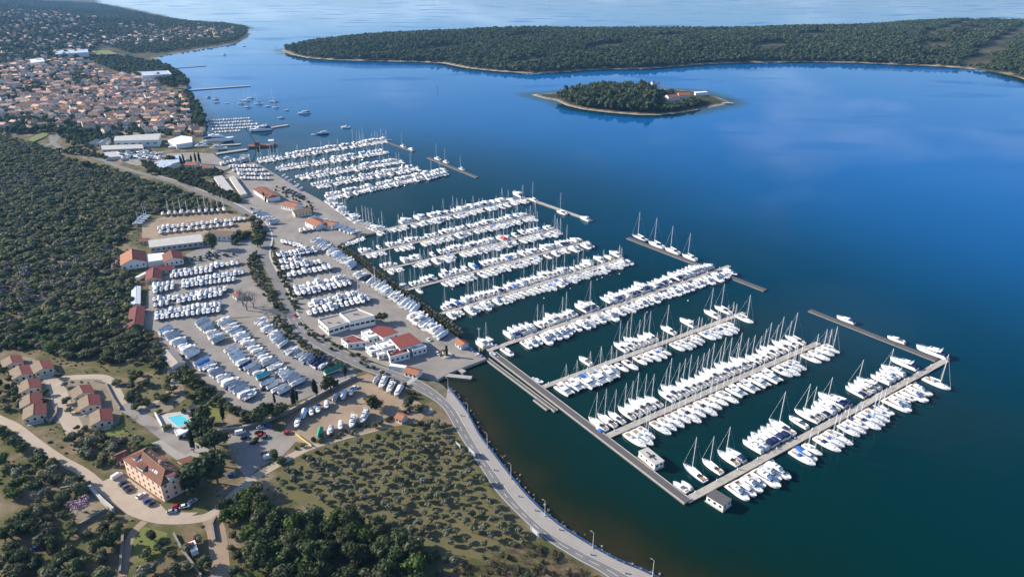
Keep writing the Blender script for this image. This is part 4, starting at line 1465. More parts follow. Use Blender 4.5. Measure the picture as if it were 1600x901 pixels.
for i, (x, y, k) in enumerate([(325, 153, "b0"), (337, 156, "s8"), (338, 161, "b1"), (354, 162, "b4"), (377, 162.5, "s8"), (385, 158, "s4"), (392, 154, "s7"), (387, 168, "s8"), (404, 163, "s0"), (418.5, 167, "b1"), (428, 159.5, "s2"),
                               (431, 168.5, "s8"), (447.5, 173, "b2"), (439, 185, "b5"), (475, 178, "m4"), (540, 200, "m3"), (504, 210, "m8"), (490, 211, "b4"), (381.5, 73, "b1"), (350, 86, "s8")]):
    x0, y0 = G(x, y)
    put_boat(k, x0, y0, 0, rad(rb.uniform(165, 200)), "boats at anchor off the town", "from the town, at anchor", float(x), True, sc=1.25)

def row_ashore(pa, pb, n, face, mix, phrase, jit=.25, whole=False, group="boats laid up ashore", two=False, sc=1.0):
    """n boats along a line on land; face: pixel offset from stern to bow."""
    A, B = np.array(at(*pa)[:2]), np.array(at(*pb)[:2])
    mx, my = (pa[0] + pb[0]) / 2, (pa[1] + pb[1]) / 2
    f = np.array(at(mx + face[0], my + face[1])[:2]) - np.array(at(mx, my)[:2])
    ang = math.atan2(f[1], f[0])
    for i in range(n):
        t = i / max(1, n - 1)
        p = A + (B - A) * t + np.array((rb.uniform(-jit, jit), rb.uniform(-jit, jit)))
        k = pick(mix)
        z = max(H(*p), Z0 + .05) + .02
        put_boat(k, p[0], p[1], z, ang + rad(rb.uniform(-6, 6)), group, phrase, float(i), whole, sc=sc * rb.uniform(.86, 1.10))

TM = ["t0", "t1", "t2", "t3", "t5", "t2", "t1"]
TB = TM + ["t4", "u1"]
# upper left yard
row_ashore((255, 337), (351, 331), 11, (-2, 10), ["v0", "v2", "w0", "v0", "v2", "v1"], "scrub edge of upper dirt yard")
row_ashore((248, 359), (382, 344), 19, (-2, 10), TB, "back row of upper dirt yard")
row_ashore((252, 365), (362, 353), 11, (-2, 10), TM, "front row of upper dirt yard")
row_ashore((228, 341), (216, 353), 5, (20, -2), ["v0", "v1", "w1"], "scrub corner of upper dirt yard")
# the gravel yard, rows of bare motorboats
for (a, b, n, w) in [((272, 428), (372, 413), 13, "first"), ((269, 434), (330, 425), 9, "second"), ((286, 443), (380, 428), 16, "third"), ((287, 449), (365, 439), 12, "fourth"),
                     ((242, 449), (270, 446), 5, "fifth, short"), ((244, 457), (270, 452), 4, "sixth, short"), ((278, 467), (352, 454), 11, "seventh"), ((280, 473), (345, 462), 9, "eighth"),
                     ((242, 470), (272, 468), 5, "ninth, short"), ((244, 479), (262, 476), 3, "tenth, short"), ((246, 492), (344, 478), 15, "eleventh"), ((246, 499), (342, 487), 13, "twelfth")]:
    row_ashore(a, b, n, (-2, 12), TB + ["k0"], "%s row of gravel yard" % w, sc=.98)
# diagonal rows under covers
KW = ["k0", "k2", "k3", "k9", "k3", "k10", "k0", "k1", "t5", "k2", "t2", "t1", "u1", "w0", "k4"]
row_ashore((257, 516), (303, 557), 13, (14, -7), KW, "upper edge row of covered boats")
row_ashore((316, 568), (392, 622), 17, (14, -7), KW + ["k6"], "lower edge row of covered boats")
row_ashore((316, 505), (343, 534), 8, (14, -6), KW, "upper second row of covered boats")
row_ashore((361, 547), (385, 574), 6, (14, -6), KW + ["k5"], "middle second row of covered boats")
row_ashore((386, 571), (412, 590), 5, (14, -6), KW + ["k7"], "lower second row of covered boats")
row_ashore((419, 600), (446, 614), 4, (14, -6), KW, "last of second covered row")
row_ashore((349, 503), (423, 569), 17, (14, -6), KW + ["k6"], "third row of covered boats")
row_ashore((428, 575), (467, 600), 8, (14, -6), KW, "lower third row of covered boats")
row_ashore((408, 505), (443, 540), 10, (12, -8), KW + ["k5", "k6"], "upper hedge row of covered boats")
row_ashore((452, 550), (506, 574), 10, (12, -8), KW + ["k5", "k5", "k4"], "lower hedge row of covered boats")
single_cov = [("k7", 386, 571, "boat under turquoise cover in the second diagonal row"), ("k5", 360, 546, "boat under dark navy cover in the second diagonal row"), ("k8", 522, 582, "boat under big green cover by the hedge corner"), ("k6", 324, 580, "boat under bright blue cover in the edge row")]
for k, x, y, l in single_cov[2:3]:
    p = at(x, y)
    put_boat(k, p[0], p[1], p[2] + .06, rad(40), "boats laid up ashore", "", 0, False, l, 1.3)
# marina yard, four double rows
UW = ["u1", "t2", "t5", "w0", "w2", "u0", "t1", "u2"]
for (a, b, n, w) in [((442, 380), (472, 388), 6, "first"), ((436, 402), (492, 394), 10, "second"), ((440, 412), (470, 410), 5, "third"), ((443, 422), (500, 412), 9, "fourth"), ((452, 432), (516, 421), 9, "fifth"),
                     ((462, 453), (540, 440), 12, "sixth"), ((466, 462), (546, 446), 11, "seventh"), ((486, 480), (560, 464), 11, "eighth"), ((484, 492), (574, 470), 12, "ninth")]:
    row_ashore(a, b, n, (5, 9), UW, "%s row of asphalt yard" % w, sc=1.03)
LW = ["k3", "k0", "k1", "w0", "w2", "u1", "k9", "k3"]
row_ashore((492, 377), (552, 418), 15, (18, -7), LW, "upper part of promenade row", sc=1.22)
row_ashore((560, 432), (596, 450), 6, (18, -7), LW + ["k5"], "second part of promenade row", sc=1.22)
row_ashore((600, 456), (650, 486), 11, (18, -7), LW + ["k6"], "third part of promenade row", sc=1.22)
row_ashore((648, 497), (692, 526), 9, (18, -7), ["w0", "w2", "k3", "u1", "u0"], "quay end of promenade row", sc=1.25)
row_ashore((470, 363), (520, 352), 9, (4, 8), ["t1", "t2", "w0", "u1", "t5"], "beside red roofed marina shops")
row_ashore((488, 342), (556, 368), 12, (14, -5), LW + ["k6"], "behind red roofed marina shops")
row_ashore((402, 333), (430, 350), 6, (18, -3), LW, "strip beside the upper road")
# the big lot by the crane basin
for (a, b, n, w) in [((360, 262), (402, 262), 10, "first"), ((366, 268), (412, 268), 10, "second"), ((374, 274), (420, 274), 10, "third"), ((378, 280), (420, 281), 9, "fourth"), ((346, 259), (388, 254), 9, "quay")]:
    row_ashore(a, b, n, (3, 6), ["t1", "t2", "t5", "u1", "u0", "t3"], "%s row of crane lot" % w, whole=True)
row_ashore((444, 280), (470, 297), 6, (8, -2), ["t0", "t1", "t3"], "beside cars on quay road", whole=True)
# shipyard clutter
rs = random.Random(3)
for i in range(34):
    x, y = rs.uniform(186, 250), rs.uniform(238, 252)
    if y < 236 + (x - 186) * -.02:
        continue
    p = at(x, y)
    put_boat(rs.choice(["t1", "t2", "u0", "u1", "k0", "w0"]), p[0], p[1], max(p[2], 2.4) + .02, rad(rs.uniform(0, 360)), "boats in the shipyard", "from the road, shipyard clutter", float(y * 100 + x), True)
for i in range(16):
    x, y = rs.uniform(262, 330), rs.uniform(224, 234)
    p = at(x, y)
    put_boat(rs.choice(["u0", "u1", "u2", "w0"]), p[0], p[1], p[2] + .02, rad(rs.uniform(160, 200)), "boats in the shipyard", "from the hangar, shipyard quay", float(x), True)
# the lower dirt yard by the round tree
for i, (k, x, y, q, w, l) in enumerate([("k2", 586, 600, 590, 594, "grey covered boat, nearest the road in the lower yard"), ("u2", 596, 606, 601, 598, "motor yacht beside the grey covered boat, lower yard"), ("u0", 608, 613, 613, 605, "white motor yacht, third beside the roadside bushes"),
                                        ("u1", 620, 619, 625, 611, "white motor yacht nearest the roadside bush, lower yard"), ("t4", 548, 620, 551, 611, "blue motorboat pointing at the shade in the lower yard"), ("k9", 536, 625, 538, 616, "pale boat beside the shaded wall, lower yard"),
                                        ("k2", 522, 629, 526, 621, "tall grey covered boat beside the wall, lower yard"), ("t2", 510, 640, 511, 632, "white motorboat in the middle of the wall row"), ("t0", 497, 646, 498, 638, "navy canopied motorboat in the wall row"),
                                        ("t4", 487, 651, 487, 643, "small motorboat third from the wall row's lower end"), ("k1", 474, 654, 476, 646, "long pale blue covered boat in the wall row"), ("t1", 464, 668, 466, 660, "open motorboat at the lower end of the wall row"),
                                        ("t2", 532, 672, 533, 664, "white motorboat in the open middle of the lower yard"), ("u0", 550, 667, 553, 658, "white motor yacht by the hedge of the lower yard"), ("u2", 567, 660, 572, 651, "motor yacht with grey canopy by the hedge"),
                                        ("t3", 515, 680, 518, 672, "white motorboat next to the green covered boat"), ("k8", 499, 684, 501, 676, "green covered boat at the hedge corner, lower yard")]):
    a, b = np.array(at(x, y)), np.array(at(q, w))
    c = (a + b) / 2
    put_boat(k, c[0], c[1], Z0 + .08, math.atan2(*(a - b)[1::-1]), "boats in the lower yard", "", 0, False, l, .95)

# ------------------------------------------------------------------ trees and bushes
def rnd_dirs(rg, n, up=0.0):
    v = rg.normal(size=(n, 3))
    v[:, 2] = v[:, 2] + up
    return v / np.linalg.norm(v, axis=1)[:, None]

ICO_V, ICO_F = None, None
def ico():
    global ICO_V, ICO_F
    if ICO_V is None:
        p = (1 + 5 ** .5) / 2
        v = np.array([(-1, p, 0), (1, p, 0), (-1, -p, 0), (1, -p, 0), (0, -1, p), (0, 1, p), (0, -1, -p), (0, 1, -p), (p, 0, -1), (p, 0, 1), (-p, 0, -1), (-p, 0, 1)], float)
        ICO_V = v / np.linalg.norm(v[0])
        ICO_F = np.array([(0, 11, 5), (0, 5, 1), (0, 1, 7), (0, 7, 10), (0, 10, 11), (1, 5, 9), (5, 11, 4), (11, 10, 2), (10, 7, 6), (7, 1, 8), (3, 9, 4), (3, 4, 2), (3, 2, 6), (3, 6, 8), (3, 8, 9), (4, 9, 5), (2, 4, 11), (6, 2, 10), (8, 6, 7), (9, 8, 1)])
    return ICO_V, ICO_F

def crown(seed, rx, rz, cz, nl, n, leaf, core=True, up=.25, flat=1.0):
    """Leaf-sized faces spread over and through several clumps; a dark mass of inner leaves. -> (V, F triangles)"""
    rg = np.random.default_rng(seed)
    V, F = [], []
    o = 0
    c = rnd_dirs(rg, nl, .2) * np.array([rx, rx, rz * flat]) * rg.uniform(.30, .72, (nl, 1))
    c[0] = (0, 0, rz * .1)
    r = rg.uniform(.38, .60, nl)
    iv, jf = ico()
    if core:
        for k in range(nl):
            s = r[k] * .86
            vv = iv * rg.uniform(.80, 1.12, (12, 1)) * np.array([rx, rx, rz]) * s + c[k]
            vv[:, 2] += cz
            V.append(vv)
            F.append(jf + o)
            o += 12
    lob = rg.integers(0, nl, n)
    d = rnd_dirs(rg, n, up)
    p = c[lob] + d * (r[lob] * rg.uniform(.72, 1.16, n))[:, None] * np.array([rx, rx, rz])
    p[:, 2] += cz
    nr = d + rg.normal(size=(n, 3)) * .55
    nr /= np.linalg.norm(nr, axis=1)[:, None]
    a = np.cross(nr, rnd_dirs(rg, n))
    a /= np.linalg.norm(a, axis=1)[:, None] + 1e-9
    b = np.cross(nr, a)
    s = (leaf * rg.uniform(.6, 1.35, n))[:, None]
    q = np.stack([p - a * s - b * s * .6, p + a * s * .9 - b * s * .5, p + a * s * .7 + b * s * .8, p - a * s * .5 + b * s * .9], 1).reshape(-1, 3)
    V.append(q)
    base = o + np.arange(n)[:, None] * 4
    F.append(np.concatenate([base + np.array([0, 1, 2]), base + np.array([0, 2, 3])]))
    V = np.concatenate(V)
    V[:, 2] = np.maximum(V[:, 2], .05)
    return V, np.concatenate(F)

def trunk_mb(h, r, m="bark", limbs=3, seed=0, spread=.9):
    rr = random.Random(seed)
    mb = MB()
    mb.tube((0, 0, -.3), (0.05 * h, 0, h * .6), r, r * .7, m, 6)
    for k in range(limbs):
        a = 2 * math.pi * k / limbs + rr.random()
        mb.tube((0.04 * h, 0, h * .5), (spread * h * .5 * math.cos(a), spread * h * .5 * math.sin(a), h * (.85 + .3 * rr.random())), r * .6, r * .25, m, 5)
    return mb

def bare_mb(h, seed, m):
    """a leafless tree: forking limbs and a haze of twigs"""
    rr = random.Random(seed)
    tr, tw = MB(), MB()
    tr.tube((0, 0, -.3), (0, 0, h * .28), .035 * h, .028 * h, m, 6)
    def fork(p, d, ln, r, lev):
        q = p + d * ln
        (tr if lev < 2 else tw).tube(tuple(p), tuple(q), r, r * .6, m, 4 if lev < 2 else 3, False)
        if lev < 4:
            for _ in range(3):
                e = d + np.array((rr.gauss(0, .5), rr.gauss(0, .5), rr.gauss(.12, .3)))
                e /= np.linalg.norm(e)
                fork(q, e, ln * rr.uniform(.6, .82), r * .62, lev + 1)
    for k in range(4):
        a = k * 1.57 + rr.random()
        d = np.array((math.cos(a) * .6, math.sin(a) * .6, .9))
        fork(np.array((0, 0, h * .25)), d / np.linalg.norm(d), h * .26, .018 * h, 0)
    return tr, tw

TREES = {}

def treekind(key, name, cat, crowns, leafm, trunk):
    TREES[key] = dict(name=name, cat=cat, tmpl=crowns, leaf=leafm, trunk=trunk, cm=None, tm=None)

treekind("oak", "oak_tree", "tree", [crown(s, 1, .82, 1.05, 9, 620, .105) for s in range(5)], "leaf_oak", (1.1, .10))
treekind("scrub", "scrub_tree", "tree", [crown(20 + s, 1, .72, .78, 7, 420, .12) for s in range(5)], "leaf_scrub", (.8, .08))
treekind("bright", "leafy_tree", "tree", [crown(40 + s, 1, .80, 1.0, 8, 520, .11) for s in range(3)], "leaf_bright", (1.0, .09))
treekind("olive", "olive_tree", "olive tree", [crown(60 + s, 1, .85, 1.15, 6, 260, .15, core=True) for s in range(5)], "leaf_olive", (1.1, .11))
treekind("pine", "pine_tree", "pine tree", [crown(80 + s, 1, .62, 1.35, 9, 560, .11) for s in range(4)], "leaf_pine", (1.5, .09))
treekind("cypress", "cypress_tree", "cypress", [crown(100 + s, 1, 4.2, 4.2, 12, 700, .22, up=.1) for s in range(2)], "leaf_cypress", (1.2, .18))
treekind("hedgebush", "hedge_bush", "bush", [crown(120 + s, 1, .75, .70, 6, 300, .15) for s in range(4)], "leaf_hedge", (.6, .06))

def put_tree(key, x, y, z, r, rz_scale, label, order=None, group=None, seed=0, lod=False):
    k = TREES[key]
    if k["cm"] is None:
        k["cm"] = [np_mesh("crown", V, F, [k["leaf"]]) for V, F in k["tmpl"]]
        k["tm"] = trunk_mb(*k["trunk"]).mesh("trunk")
    o = thing(k["name"], label, k["cat"], (x, y, z - .05), RN.uniform(0, 6.28), group, (r, r, r * rz_scale), None, order)
    add_obj("crown", k["cm"][seed % len(k["cm"])], o)
    add_obj("trunk", k["tm"], o)
    return o

def mass(name, tmpls, pts, leafm, label, drop=.1):
    """many crowns joined into ONE mesh; pts rows: x, y, z, radius, height factor"""
    rg = np.random.default_rng(len(pts))
    Vs, Fs, o = [], [], 0
    which = rg.integers(0, len(tmpls), len(pts))
    for w in range(len(tmpls)):
        V, F = tmpls[w]
        P = pts[which == w]
        if not len(P):
            continue
        a = rg.uniform(0, 6.28, len(P))
        c, s = np.cos(a)[:, None], np.sin(a)[:, None]
        x = (V[None, :, 0] * c - V[None, :, 1] * s) * P[:, 3:4] + P[:, 0:1]
        y = (V[None, :, 0] * s + V[None, :, 1] * c) * P[:, 3:4] + P[:, 1:2]
        z = V[None, :, 2] * (P[:, 3] * P[:, 4])[:, None] + P[:, 2:3] - drop
        Vs.append(np.stack([x, y, z], 2).reshape(-1, 3))
        Fs.append((F[None] + (np.arange(len(P)) * len(V))[:, None, None]).reshape(-1, 3) + o)
        o += len(P) * len(V)
    return stuff(name, np_mesh(name, np.concatenate(Vs), np.concatenate(Fs), [leafm]), label)

def pxpoly(px):
    return [at(*p)[:2] for p in px]

def scatter(poly, spacing, seed, jitter=.42, ang=0.0, avoid=()):
    """a jittered grid of points inside a world polygon"""
    rg = np.random.default_rng(seed)
    P = np.array(poly)
    c = P.mean(0)
    ca, sa = math.cos(ang), math.sin(ang)
    Q = (P - c) @ np.array([[ca, -sa], [sa, ca]])
    lo, hi = Q.min(0), Q.max(0)
    xs, ys = np.arange(lo[0], hi[0], spacing), np.arange(lo[1], hi[1], spacing)
    X, Y = np.meshgrid(xs, ys)
    X = X + (np.arange(len(ys)) % 2)[:, None] * spacing * .5
    X = X + rg.uniform(-jitter, jitter, X.shape) * spacing
    Y = Y + rg.uniform(-jitter, jitter, Y.shape) * spacing
    W = np.stack([X.ravel(), Y.ravel()], 1) @ np.array([[ca, sa], [-sa, ca]]) + c
    m = sdf(W, P) > 0
    for av, dd in avoid:
        m &= sdf(W, np.array(av)) < -dd
    return W[m]

def away_from_lines(W, lines, d):
    m = np.ones(len(W), bool)
    for ln in lines:
        L_ = np.array(resample(ln, 4))
        for i in range(0, len(L_)):
            m &= ((W - L_[i]) ** 2).sum(1) > d * d
    return W[m]

def proj(W, Z):
    Y = W[:, 1] * CP - (Z - CAMH) * SP
    V = W[:, 1] * SP + (Z - CAMH) * CP
    return np.stack([800 + FPX * W[:, 0] / Y, CY - FPX * V / Y], 1), FPX / Y

rt = np.random.default_rng(77)

# olive grove: rows one can follow
GROVE = pxpoly([(424, 758), (436, 742), (466, 726), (520, 702), (600, 680), (680, 658), (698, 672), (722, 708), (748, 744), (764, 770), (800, 806), (828, 832), (750, 862), (650, 838), (560, 812), (500, 790), (470, 768)])
W = scatter(GROVE, 5.0, 4, .15, U_ANG + .06)
W = W[rt.random(len(W)) > .06]
Z = Hv(W)
pp, ss = proj(W, Z)
idx = np.argsort(-ss)
for n_, i in enumerate(idx[:330]):
    u = pp[i, 0]
    zone = "by the coast road" if u > 690 else ("by the gravel track" if pp[i, 1] < 715 else ("by the dark oaks" if pp[i, 1] > 800 else "in the middle"))
    r = rt.uniform(1.3, 2.3)
    put_tree("olive", W[i, 0], W[i, 1], Z[i], r, rt.uniform(.8, 1.05), ("large" if r > 1.95 else ("small" if r < 1.6 else "rounded")) + " grey-green olive tree", ("of the grove from the camera, %s" % zone if False else "in the grove %s" % zone, -float(ss[i])), "olive trees of the grove", n_)
if len(idx) > 330:
    k = idx[330:]
    mass("olive_trees", [crown(61, 1, .85, 1.15, 5, 120, .18)], np.column_stack([W[k], Z[k], rt.uniform(1.4, 2.2, len(k)), rt.uniform(.8, 1.0, len(k))]), "leaf_olive", "remaining olive trees at the far side of the grove")

# hand placed trees: kind, pixel of the trunk foot, crown radius in metres, height factor, label
HT = [("oak", 585, 638, 5.0, .82, "big round dark tree alone in the lower boat yard"), ("oak", 517, 612, 4.6, 1.15, "dark tree beside the green covered boat"),
      ("oak", 331, 389, 6.4, 1.1, "big dark tree at the end of the long grey hangar"), ("oak", 403, 386, 5.0, .9, "dark tree on the corner of the car park"), ("oak", 386, 372, 4.2, .8, "bushy tree between car park and upper road"), ("scrub", 398, 358, 3.8, .9, "grey tree right beside the upper road"),
      ("oak", 596, 503, 4.0, .95, "round dark tree next to the flat roofed building"), ("pine", 318, 690, 6.5, 1.05, "large dark pine behind the hotel annex"), ("pine", 337, 708, 6.0, 1.05, "dark pine nearest the parking ground"), ("pine", 322, 664, 4.8, 1.1, "pine standing above the pool terrace"),
      ("pine", 345, 728, 5.4, .9, "pine leaning over the bare grey tree"), ("pine", 316, 760, 7.6, .95, "large pine against the shaded hotel wall"), ("pine", 300, 772, 5.0, .9, "small pine behind the red car"), ("pine", 340, 755, 6.2, .9, "pine on the parking side of the hotel"),
      ("oak", 405, 662, 4.6, 1.15, "dark tree over the boat yard wall, first from the pool"), ("oak", 418, 650, 3.8, 1.3, "tall dark tree over the boat yard wall"), ("oak", 438, 652, 4.4, 1.0, "round dark tree in the boat yard wall row"), ("oak", 392, 660, 3.2, 1.0, "smaller dark tree at the wall's pool end"),
      ("bright", 176, 726, 2.6, .8, "small green tree beside the pergola wall"), ("scrub", 636, 634, 3.6, .9, "olive bush at the mouth of the lower yard"), ("scrub", 655, 642, 3.2, .9, "bush where the lower yard meets the road"), ("bright", 112, 690, 3.4, .8, "bright green tree by the bend of the track"),
      ("bright", 292, 604, 4.4, .85, "bright leafy tree at the edge row of covered boats"), ("oak", 212, 640, 2.6, .8, "dark bush beside the pool wall"), ("bright", 174, 810, 2.4, .8, "bright green bush at the foot of the pergola"), ("oak", 300, 625, 3.0, .8, "dark tree by the sun loungers"),
      ("scrub", 262, 670, 2.6, .8, "shrub below the pool terrace"), ("oak", 428, 716, 2.8, .8, "shrub beside the white van"), ("scrub", 440, 722, 2.6, .8, "olive bush behind the white van"), ("oak", 265, 256, 7.0, .8, "wide pine where the upper road leaves the shipyard"), ("oak", 237, 272, 5.0, .8, "dark tree across the upper road from the shipyard"),
      ("scrub", 160, 290, 4.5, .9, "grey bushy tree at the top of the scrub"), ("oak", 137, 265, 6.0, .9, "dark tree beside the upper road bend"), ("bright", 400, 690, 2.0, .8, "green bush between the parked cars")]
for i, (k, x, y, r, hs, lab) in enumerate(HT):
    p = at(x, y)
    put_tree(k, p[0], p[1], p[2], r, hs, lab, None, None, i)
for i, (x, y, r, hs, lab) in enumerate([(303, 706, 1.3, 1.3, "tall slim cypress beside the pool building"), (350, 660, 1.3, 1.05, "slim cypress beside the shaded wall"), (460, 636, 1.5, .95, "cypress in the wall row, lower one"), (494, 622, 1.6, .9, "cypress in the wall row, upper one"),
                                        (465, 628, .8, 1.1, "thin cypress behind the lower wall cypress"), (540, 592, .9, 1.2, "thin cypress beside the green cover"), (430, 631, .7, 1.2, "thinnest cypress above the covered boats"), (285, 262, 1.6, 1.1, "first cypress of the villa clump"), (289, 260, 1.5, 1.2, "second cypress of the villa clump"),
                                        (307, 258, 1.5, 1.2, "cypress behind the white villa"), (313, 257, 1.6, 1.1, "last cypress behind the white villa"), (300, 256, 1.3, 1.0, "short cypress over the villa roof"), (413, 312, 1.0, 1.0, "cypress beside the marina entrance"), (416, 318, 1.0, .9, "dark little conifer at the marina entrance"),
                                        (95, 246, 1.2, 1.0, "cypress at the fork of the upper road")]):
    p = at(x, y)
    put_tree("cypress", p[0], p[1], p[2], r, hs, lab, None, "cypresses", i)
BARE = []
for s in range(3):
    a_, b_ = bare_mb(1.0, 5 + s, "twig_grey")
    BARE.append((a_.mesh("trunk"), b_.mesh("twigs")))
for i, (x, y, h, lab) in enumerate([(386, 485, 15, "tall bare pale tree at the edge of the gravel yard"), (380, 478, 13, "bare pale tree beside the little kiosk"), (397, 482, 12, "third bare pale tree near the lot entrance"), (368, 722, 8, "bare grey tree beside the hotel pines"), (360, 716, 7, "second bare grey tree beside the hotel pines"),
                                    (243, 570, 7, "bare grey tree beside the long brown shed"), (300, 570, 6, "bare brown tree at the end of the brown shed"), (212, 664, 6, "bare tree on the lane above the pool"), (208, 380, 7, "bare brownish tree by the orange roofed house"), (217, 372, 6, "bare tree beside the grey hangar")]):
    p = at(x, y)
    o = thing("bare_tree", lab, "tree", (p[0], p[1], p[2] - .05), RN.uniform(0, 6), "leafless trees", h)
    add_obj("trunk", BARE[i % 3][0], o)
    add_obj("twigs", BARE[i % 3][1], o)
a_, b_ = bare_mb(1.0, 31, "blossom")
blo = [crown(200, 1, .7, .9, 6, 300, .09, core=False)]
p = at(128, 800)
o = thing("blossoming_tree", "pink blossoming tree in the terraced garden", "tree", p, 0, None, 4.6)
add_obj("trunk", a_.mesh("trunk"), o)
add_obj("crown", np_mesh("crown", blo[0][0], blo[0][1], ["blossom"]), o)

# the dark copse below the grove and other woods near the camera
LINES = [TRW, [at(*q)[:2] for q in [(226, 814), (208, 832), (198, 858), (190, 905)]], [at(*q)[:2] for q in [(328, 806), (338, 830), (342, 860), (345, 905)]]]
BUNG = pxpoly([(62, 570), (120, 585), (175, 590), (190, 640), (175, 668), (120, 680), (95, 650), (75, 600)])
def wood(px, sp, seed, kinds, rr, hs, zone, group, avoid=(), thin=0.0, lines=True, ld=4.5):
    Wd = scatter(pxpoly(px), sp, seed, .45, .4, avoid)
    if lines and len(Wd):
        Wd = away_from_lines(Wd, LINES, ld)
    g = np.random.default_rng(seed + 1)
    Wd = Wd[g.random(len(Wd)) > thin]
    Zd = Hv(Wd)
    pp_, s_ = proj(Wd, Zd)
    od = np.argsort(pp_[:, 0])
    for n_, i in enumerate(od):
        r = g.uniform(*rr)
        k = kinds[int(g.integers(0, len(kinds)))]
        tone = {"oak": "dark oak", "scrub": "grey-green scrub tree", "bright": "bright green tree", "pine": "dark pine", "olive": "olive tree", "hedgebush": "olive-brown bush"}[k]
        put_tree(k, Wd[i, 0], Wd[i, 1], Zd[i], r, g.uniform(*hs), tone, ("from the left %s" % zone, float(pp_[i, 0])), group, n_)

wood([(345, 790), (362, 775), (395, 772), (420, 790), (425, 815), (390, 822), (345, 820)], 5.2, 1, ["oak", "oak", "bright"], (3.2, 4.6), (.9, 1.15), "beside the gravel junction", "oaks beside the grove")
wood([(385, 830), (420, 808), (470, 812), (520, 822), (545, 815), (585, 822), (610, 845), (650, 850), (660, 890), (650, 930), (380, 930), (395, 870)], 6.4, 2, ["oak", "oak", "oak", "bright", "scrub"], (3.8, 5.6), (.85, 1.15), "in the copse below the grove", "oaks of the copse")
wood([(340, 830), (380, 832), (385, 870), (370, 905), (345, 905)], 4.5, 3, ["scrub", "hedgebush"], (1.5, 2.4), (.7, .9), "on the grassy bank beside the copse", "bank bushes", thin=.3)
wood([(0, 680), (40, 700), (90, 726), (135, 752), (140, 770), (110, 790), (60, 790), (0, 775)], 6.2, 5, ["scrub", "scrub", "oak", "olive", "bright"], (2.6, 4.0), (.8, 1.0), "below the gravel track", "trees below the track", thin=.15)
wood([(0, 810), (50, 815), (100, 845), (150, 860), (185, 845), (180, 930), (0, 930)], 6.4, 6, ["oak", "oak", "scrub"], (3.0, 4.6), (.85, 1.1), "in the bottom corner wood", "trees in the corner wood", thin=.12)
wood([(100, 822), (150, 815), (200, 822), (195, 842), (120, 850)], 5.5, 7, ["scrub", "oak", "olive"], (2.0, 3.0), (.7, .9), "under the pergola wall", "trees under the pergola", thin=.2)
wood([(30, 790), (100, 795), (105, 840), (60, 840), (25, 815)], 5.0, 8, ["scrub", "olive"], (2.0, 3.0), (.7, .9), "in the terraced garden", "garden trees", thin=.25)
wood([(210, 838), (260, 828), (310, 834), (325, 880), (320, 930), (200, 930)], 6.0, 9, ["scrub", "olive", "oak"], (2.0, 3.6), (.7, .95), "between the dirt tracks", "trees between dirt tracks", thin=.35)
wood([(112, 686), (130, 672), (190, 685), (230, 695), (240, 712), (190, 722), (150, 730), (115, 706)], 5.4, 10, ["scrub", "olive", "scrub"], (2.4, 3.4), (.8, 1.0), "between bungalows and hotel", "trees above the hotel", thin=.1)
wood([(0, 655), (30, 680), (55, 698), (0, 700)], 6, 11, ["scrub", "oak"], (2.4, 3.6), (.8, 1), "at the track's left end", "trees below the track")
wood([(205, 640), (280, 640), (300, 622), (345, 664), (330, 668), (300, 650), (250, 650)], 5.2, 12, ["scrub", "oak", "hedgebush"], (1.4, 2.2), (.7, .9), "around the pool lawn", "bushes round the pool", thin=.35)
wood([(180, 596), (205, 580), (250, 575), (280, 590), (285, 615), (262, 640), (210, 642), (190, 630)], 6.0, 13, ["scrub", "oak"], (1.8, 3.2), (.7, .9), "in the rough field above the pool", "bushes of the rough field", thin=.45)
wood([(283, 568), (300, 580), (320, 600), (345, 622), (385, 645), (400, 655), (380, 660), (340, 645), (300, 612), (278, 585)], 4.4, 14, ["oak", "scrub", "scrub"], (1.8, 2.8), (.8, 1.05), "behind the edge row of covered boats", "trees behind covered boats", thin=.1, lines=False)
wood([(228, 520), (245, 530), (262, 560), (255, 580), (232, 572), (200, 570), (180, 545), (200, 520)], 5.6, 15, ["oak", "scrub", "scrub"], (2.4, 3.6), (.8, 1.0), "beside the long brown shed", "trees by the brown shed", thin=.2)
wood([(452, 738), (475, 712), (560, 690), (640, 668), (680, 652), (684, 658), (600, 682), (520, 704), (470, 730), (455, 750)], 3.4, 16, ["hedgebush", "scrub", "hedgebush"], (1.3, 2.1), (.8, 1.0), "along the upper grove hedge", "grove hedge bushes", lines=False)
wood([(430, 722), (470, 700), (540, 682), (600, 664), (655, 646), (650, 638), (600, 655), (540, 672), (490, 688), (452, 700)], 3.6, 17, ["hedgebush", "scrub"], (1.2, 2.0), (.8, 1.0), "along the lower yard hedge", "lower yard hedge bushes", lines=False, thin=.1)
wood([(588, 588), (600, 583), (640, 606), (655, 622), (648, 628), (615, 608)], 3.4, 18, ["hedgebush", "scrub"], (1.3, 1.9), (.8, 1.0), "between the lower yard and the coast road", "roadside bushes", lines=False)
wood([(448, 505), (460, 522), (500, 553), (548, 577), (556, 586), (540, 582), (490, 562), (450, 530), (424, 502), (436, 495)], 3.3, 19, ["hedgebush", "olive"], (1.4, 2.1), (.85, 1.1), "in the hedge under the coast road", "hedge trees along the road", lines=False)
wood([(466, 503), (485, 527), (520, 548), (560, 568), (580, 578), (590, 572), (570, 562), (530, 540), (490, 516), (474, 500)], 4.4, 20, ["oak", "scrub"], (1.3, 1.9), (.8, 1.0), "on the marina side of the coast road", "roadside trees by the marina", lines=False, thin=.15)
wood([(384, 400), (404, 396), (410, 430), (432, 468), (448, 488), (440, 492), (425, 478), (402, 450), (390, 420)], 3.6, 21, ["hedgebush", "olive", "scrub"], (1.5, 2.3), (.85, 1.1), "in the hedge left of the dipping road", "hedge left of the road", lines=False)
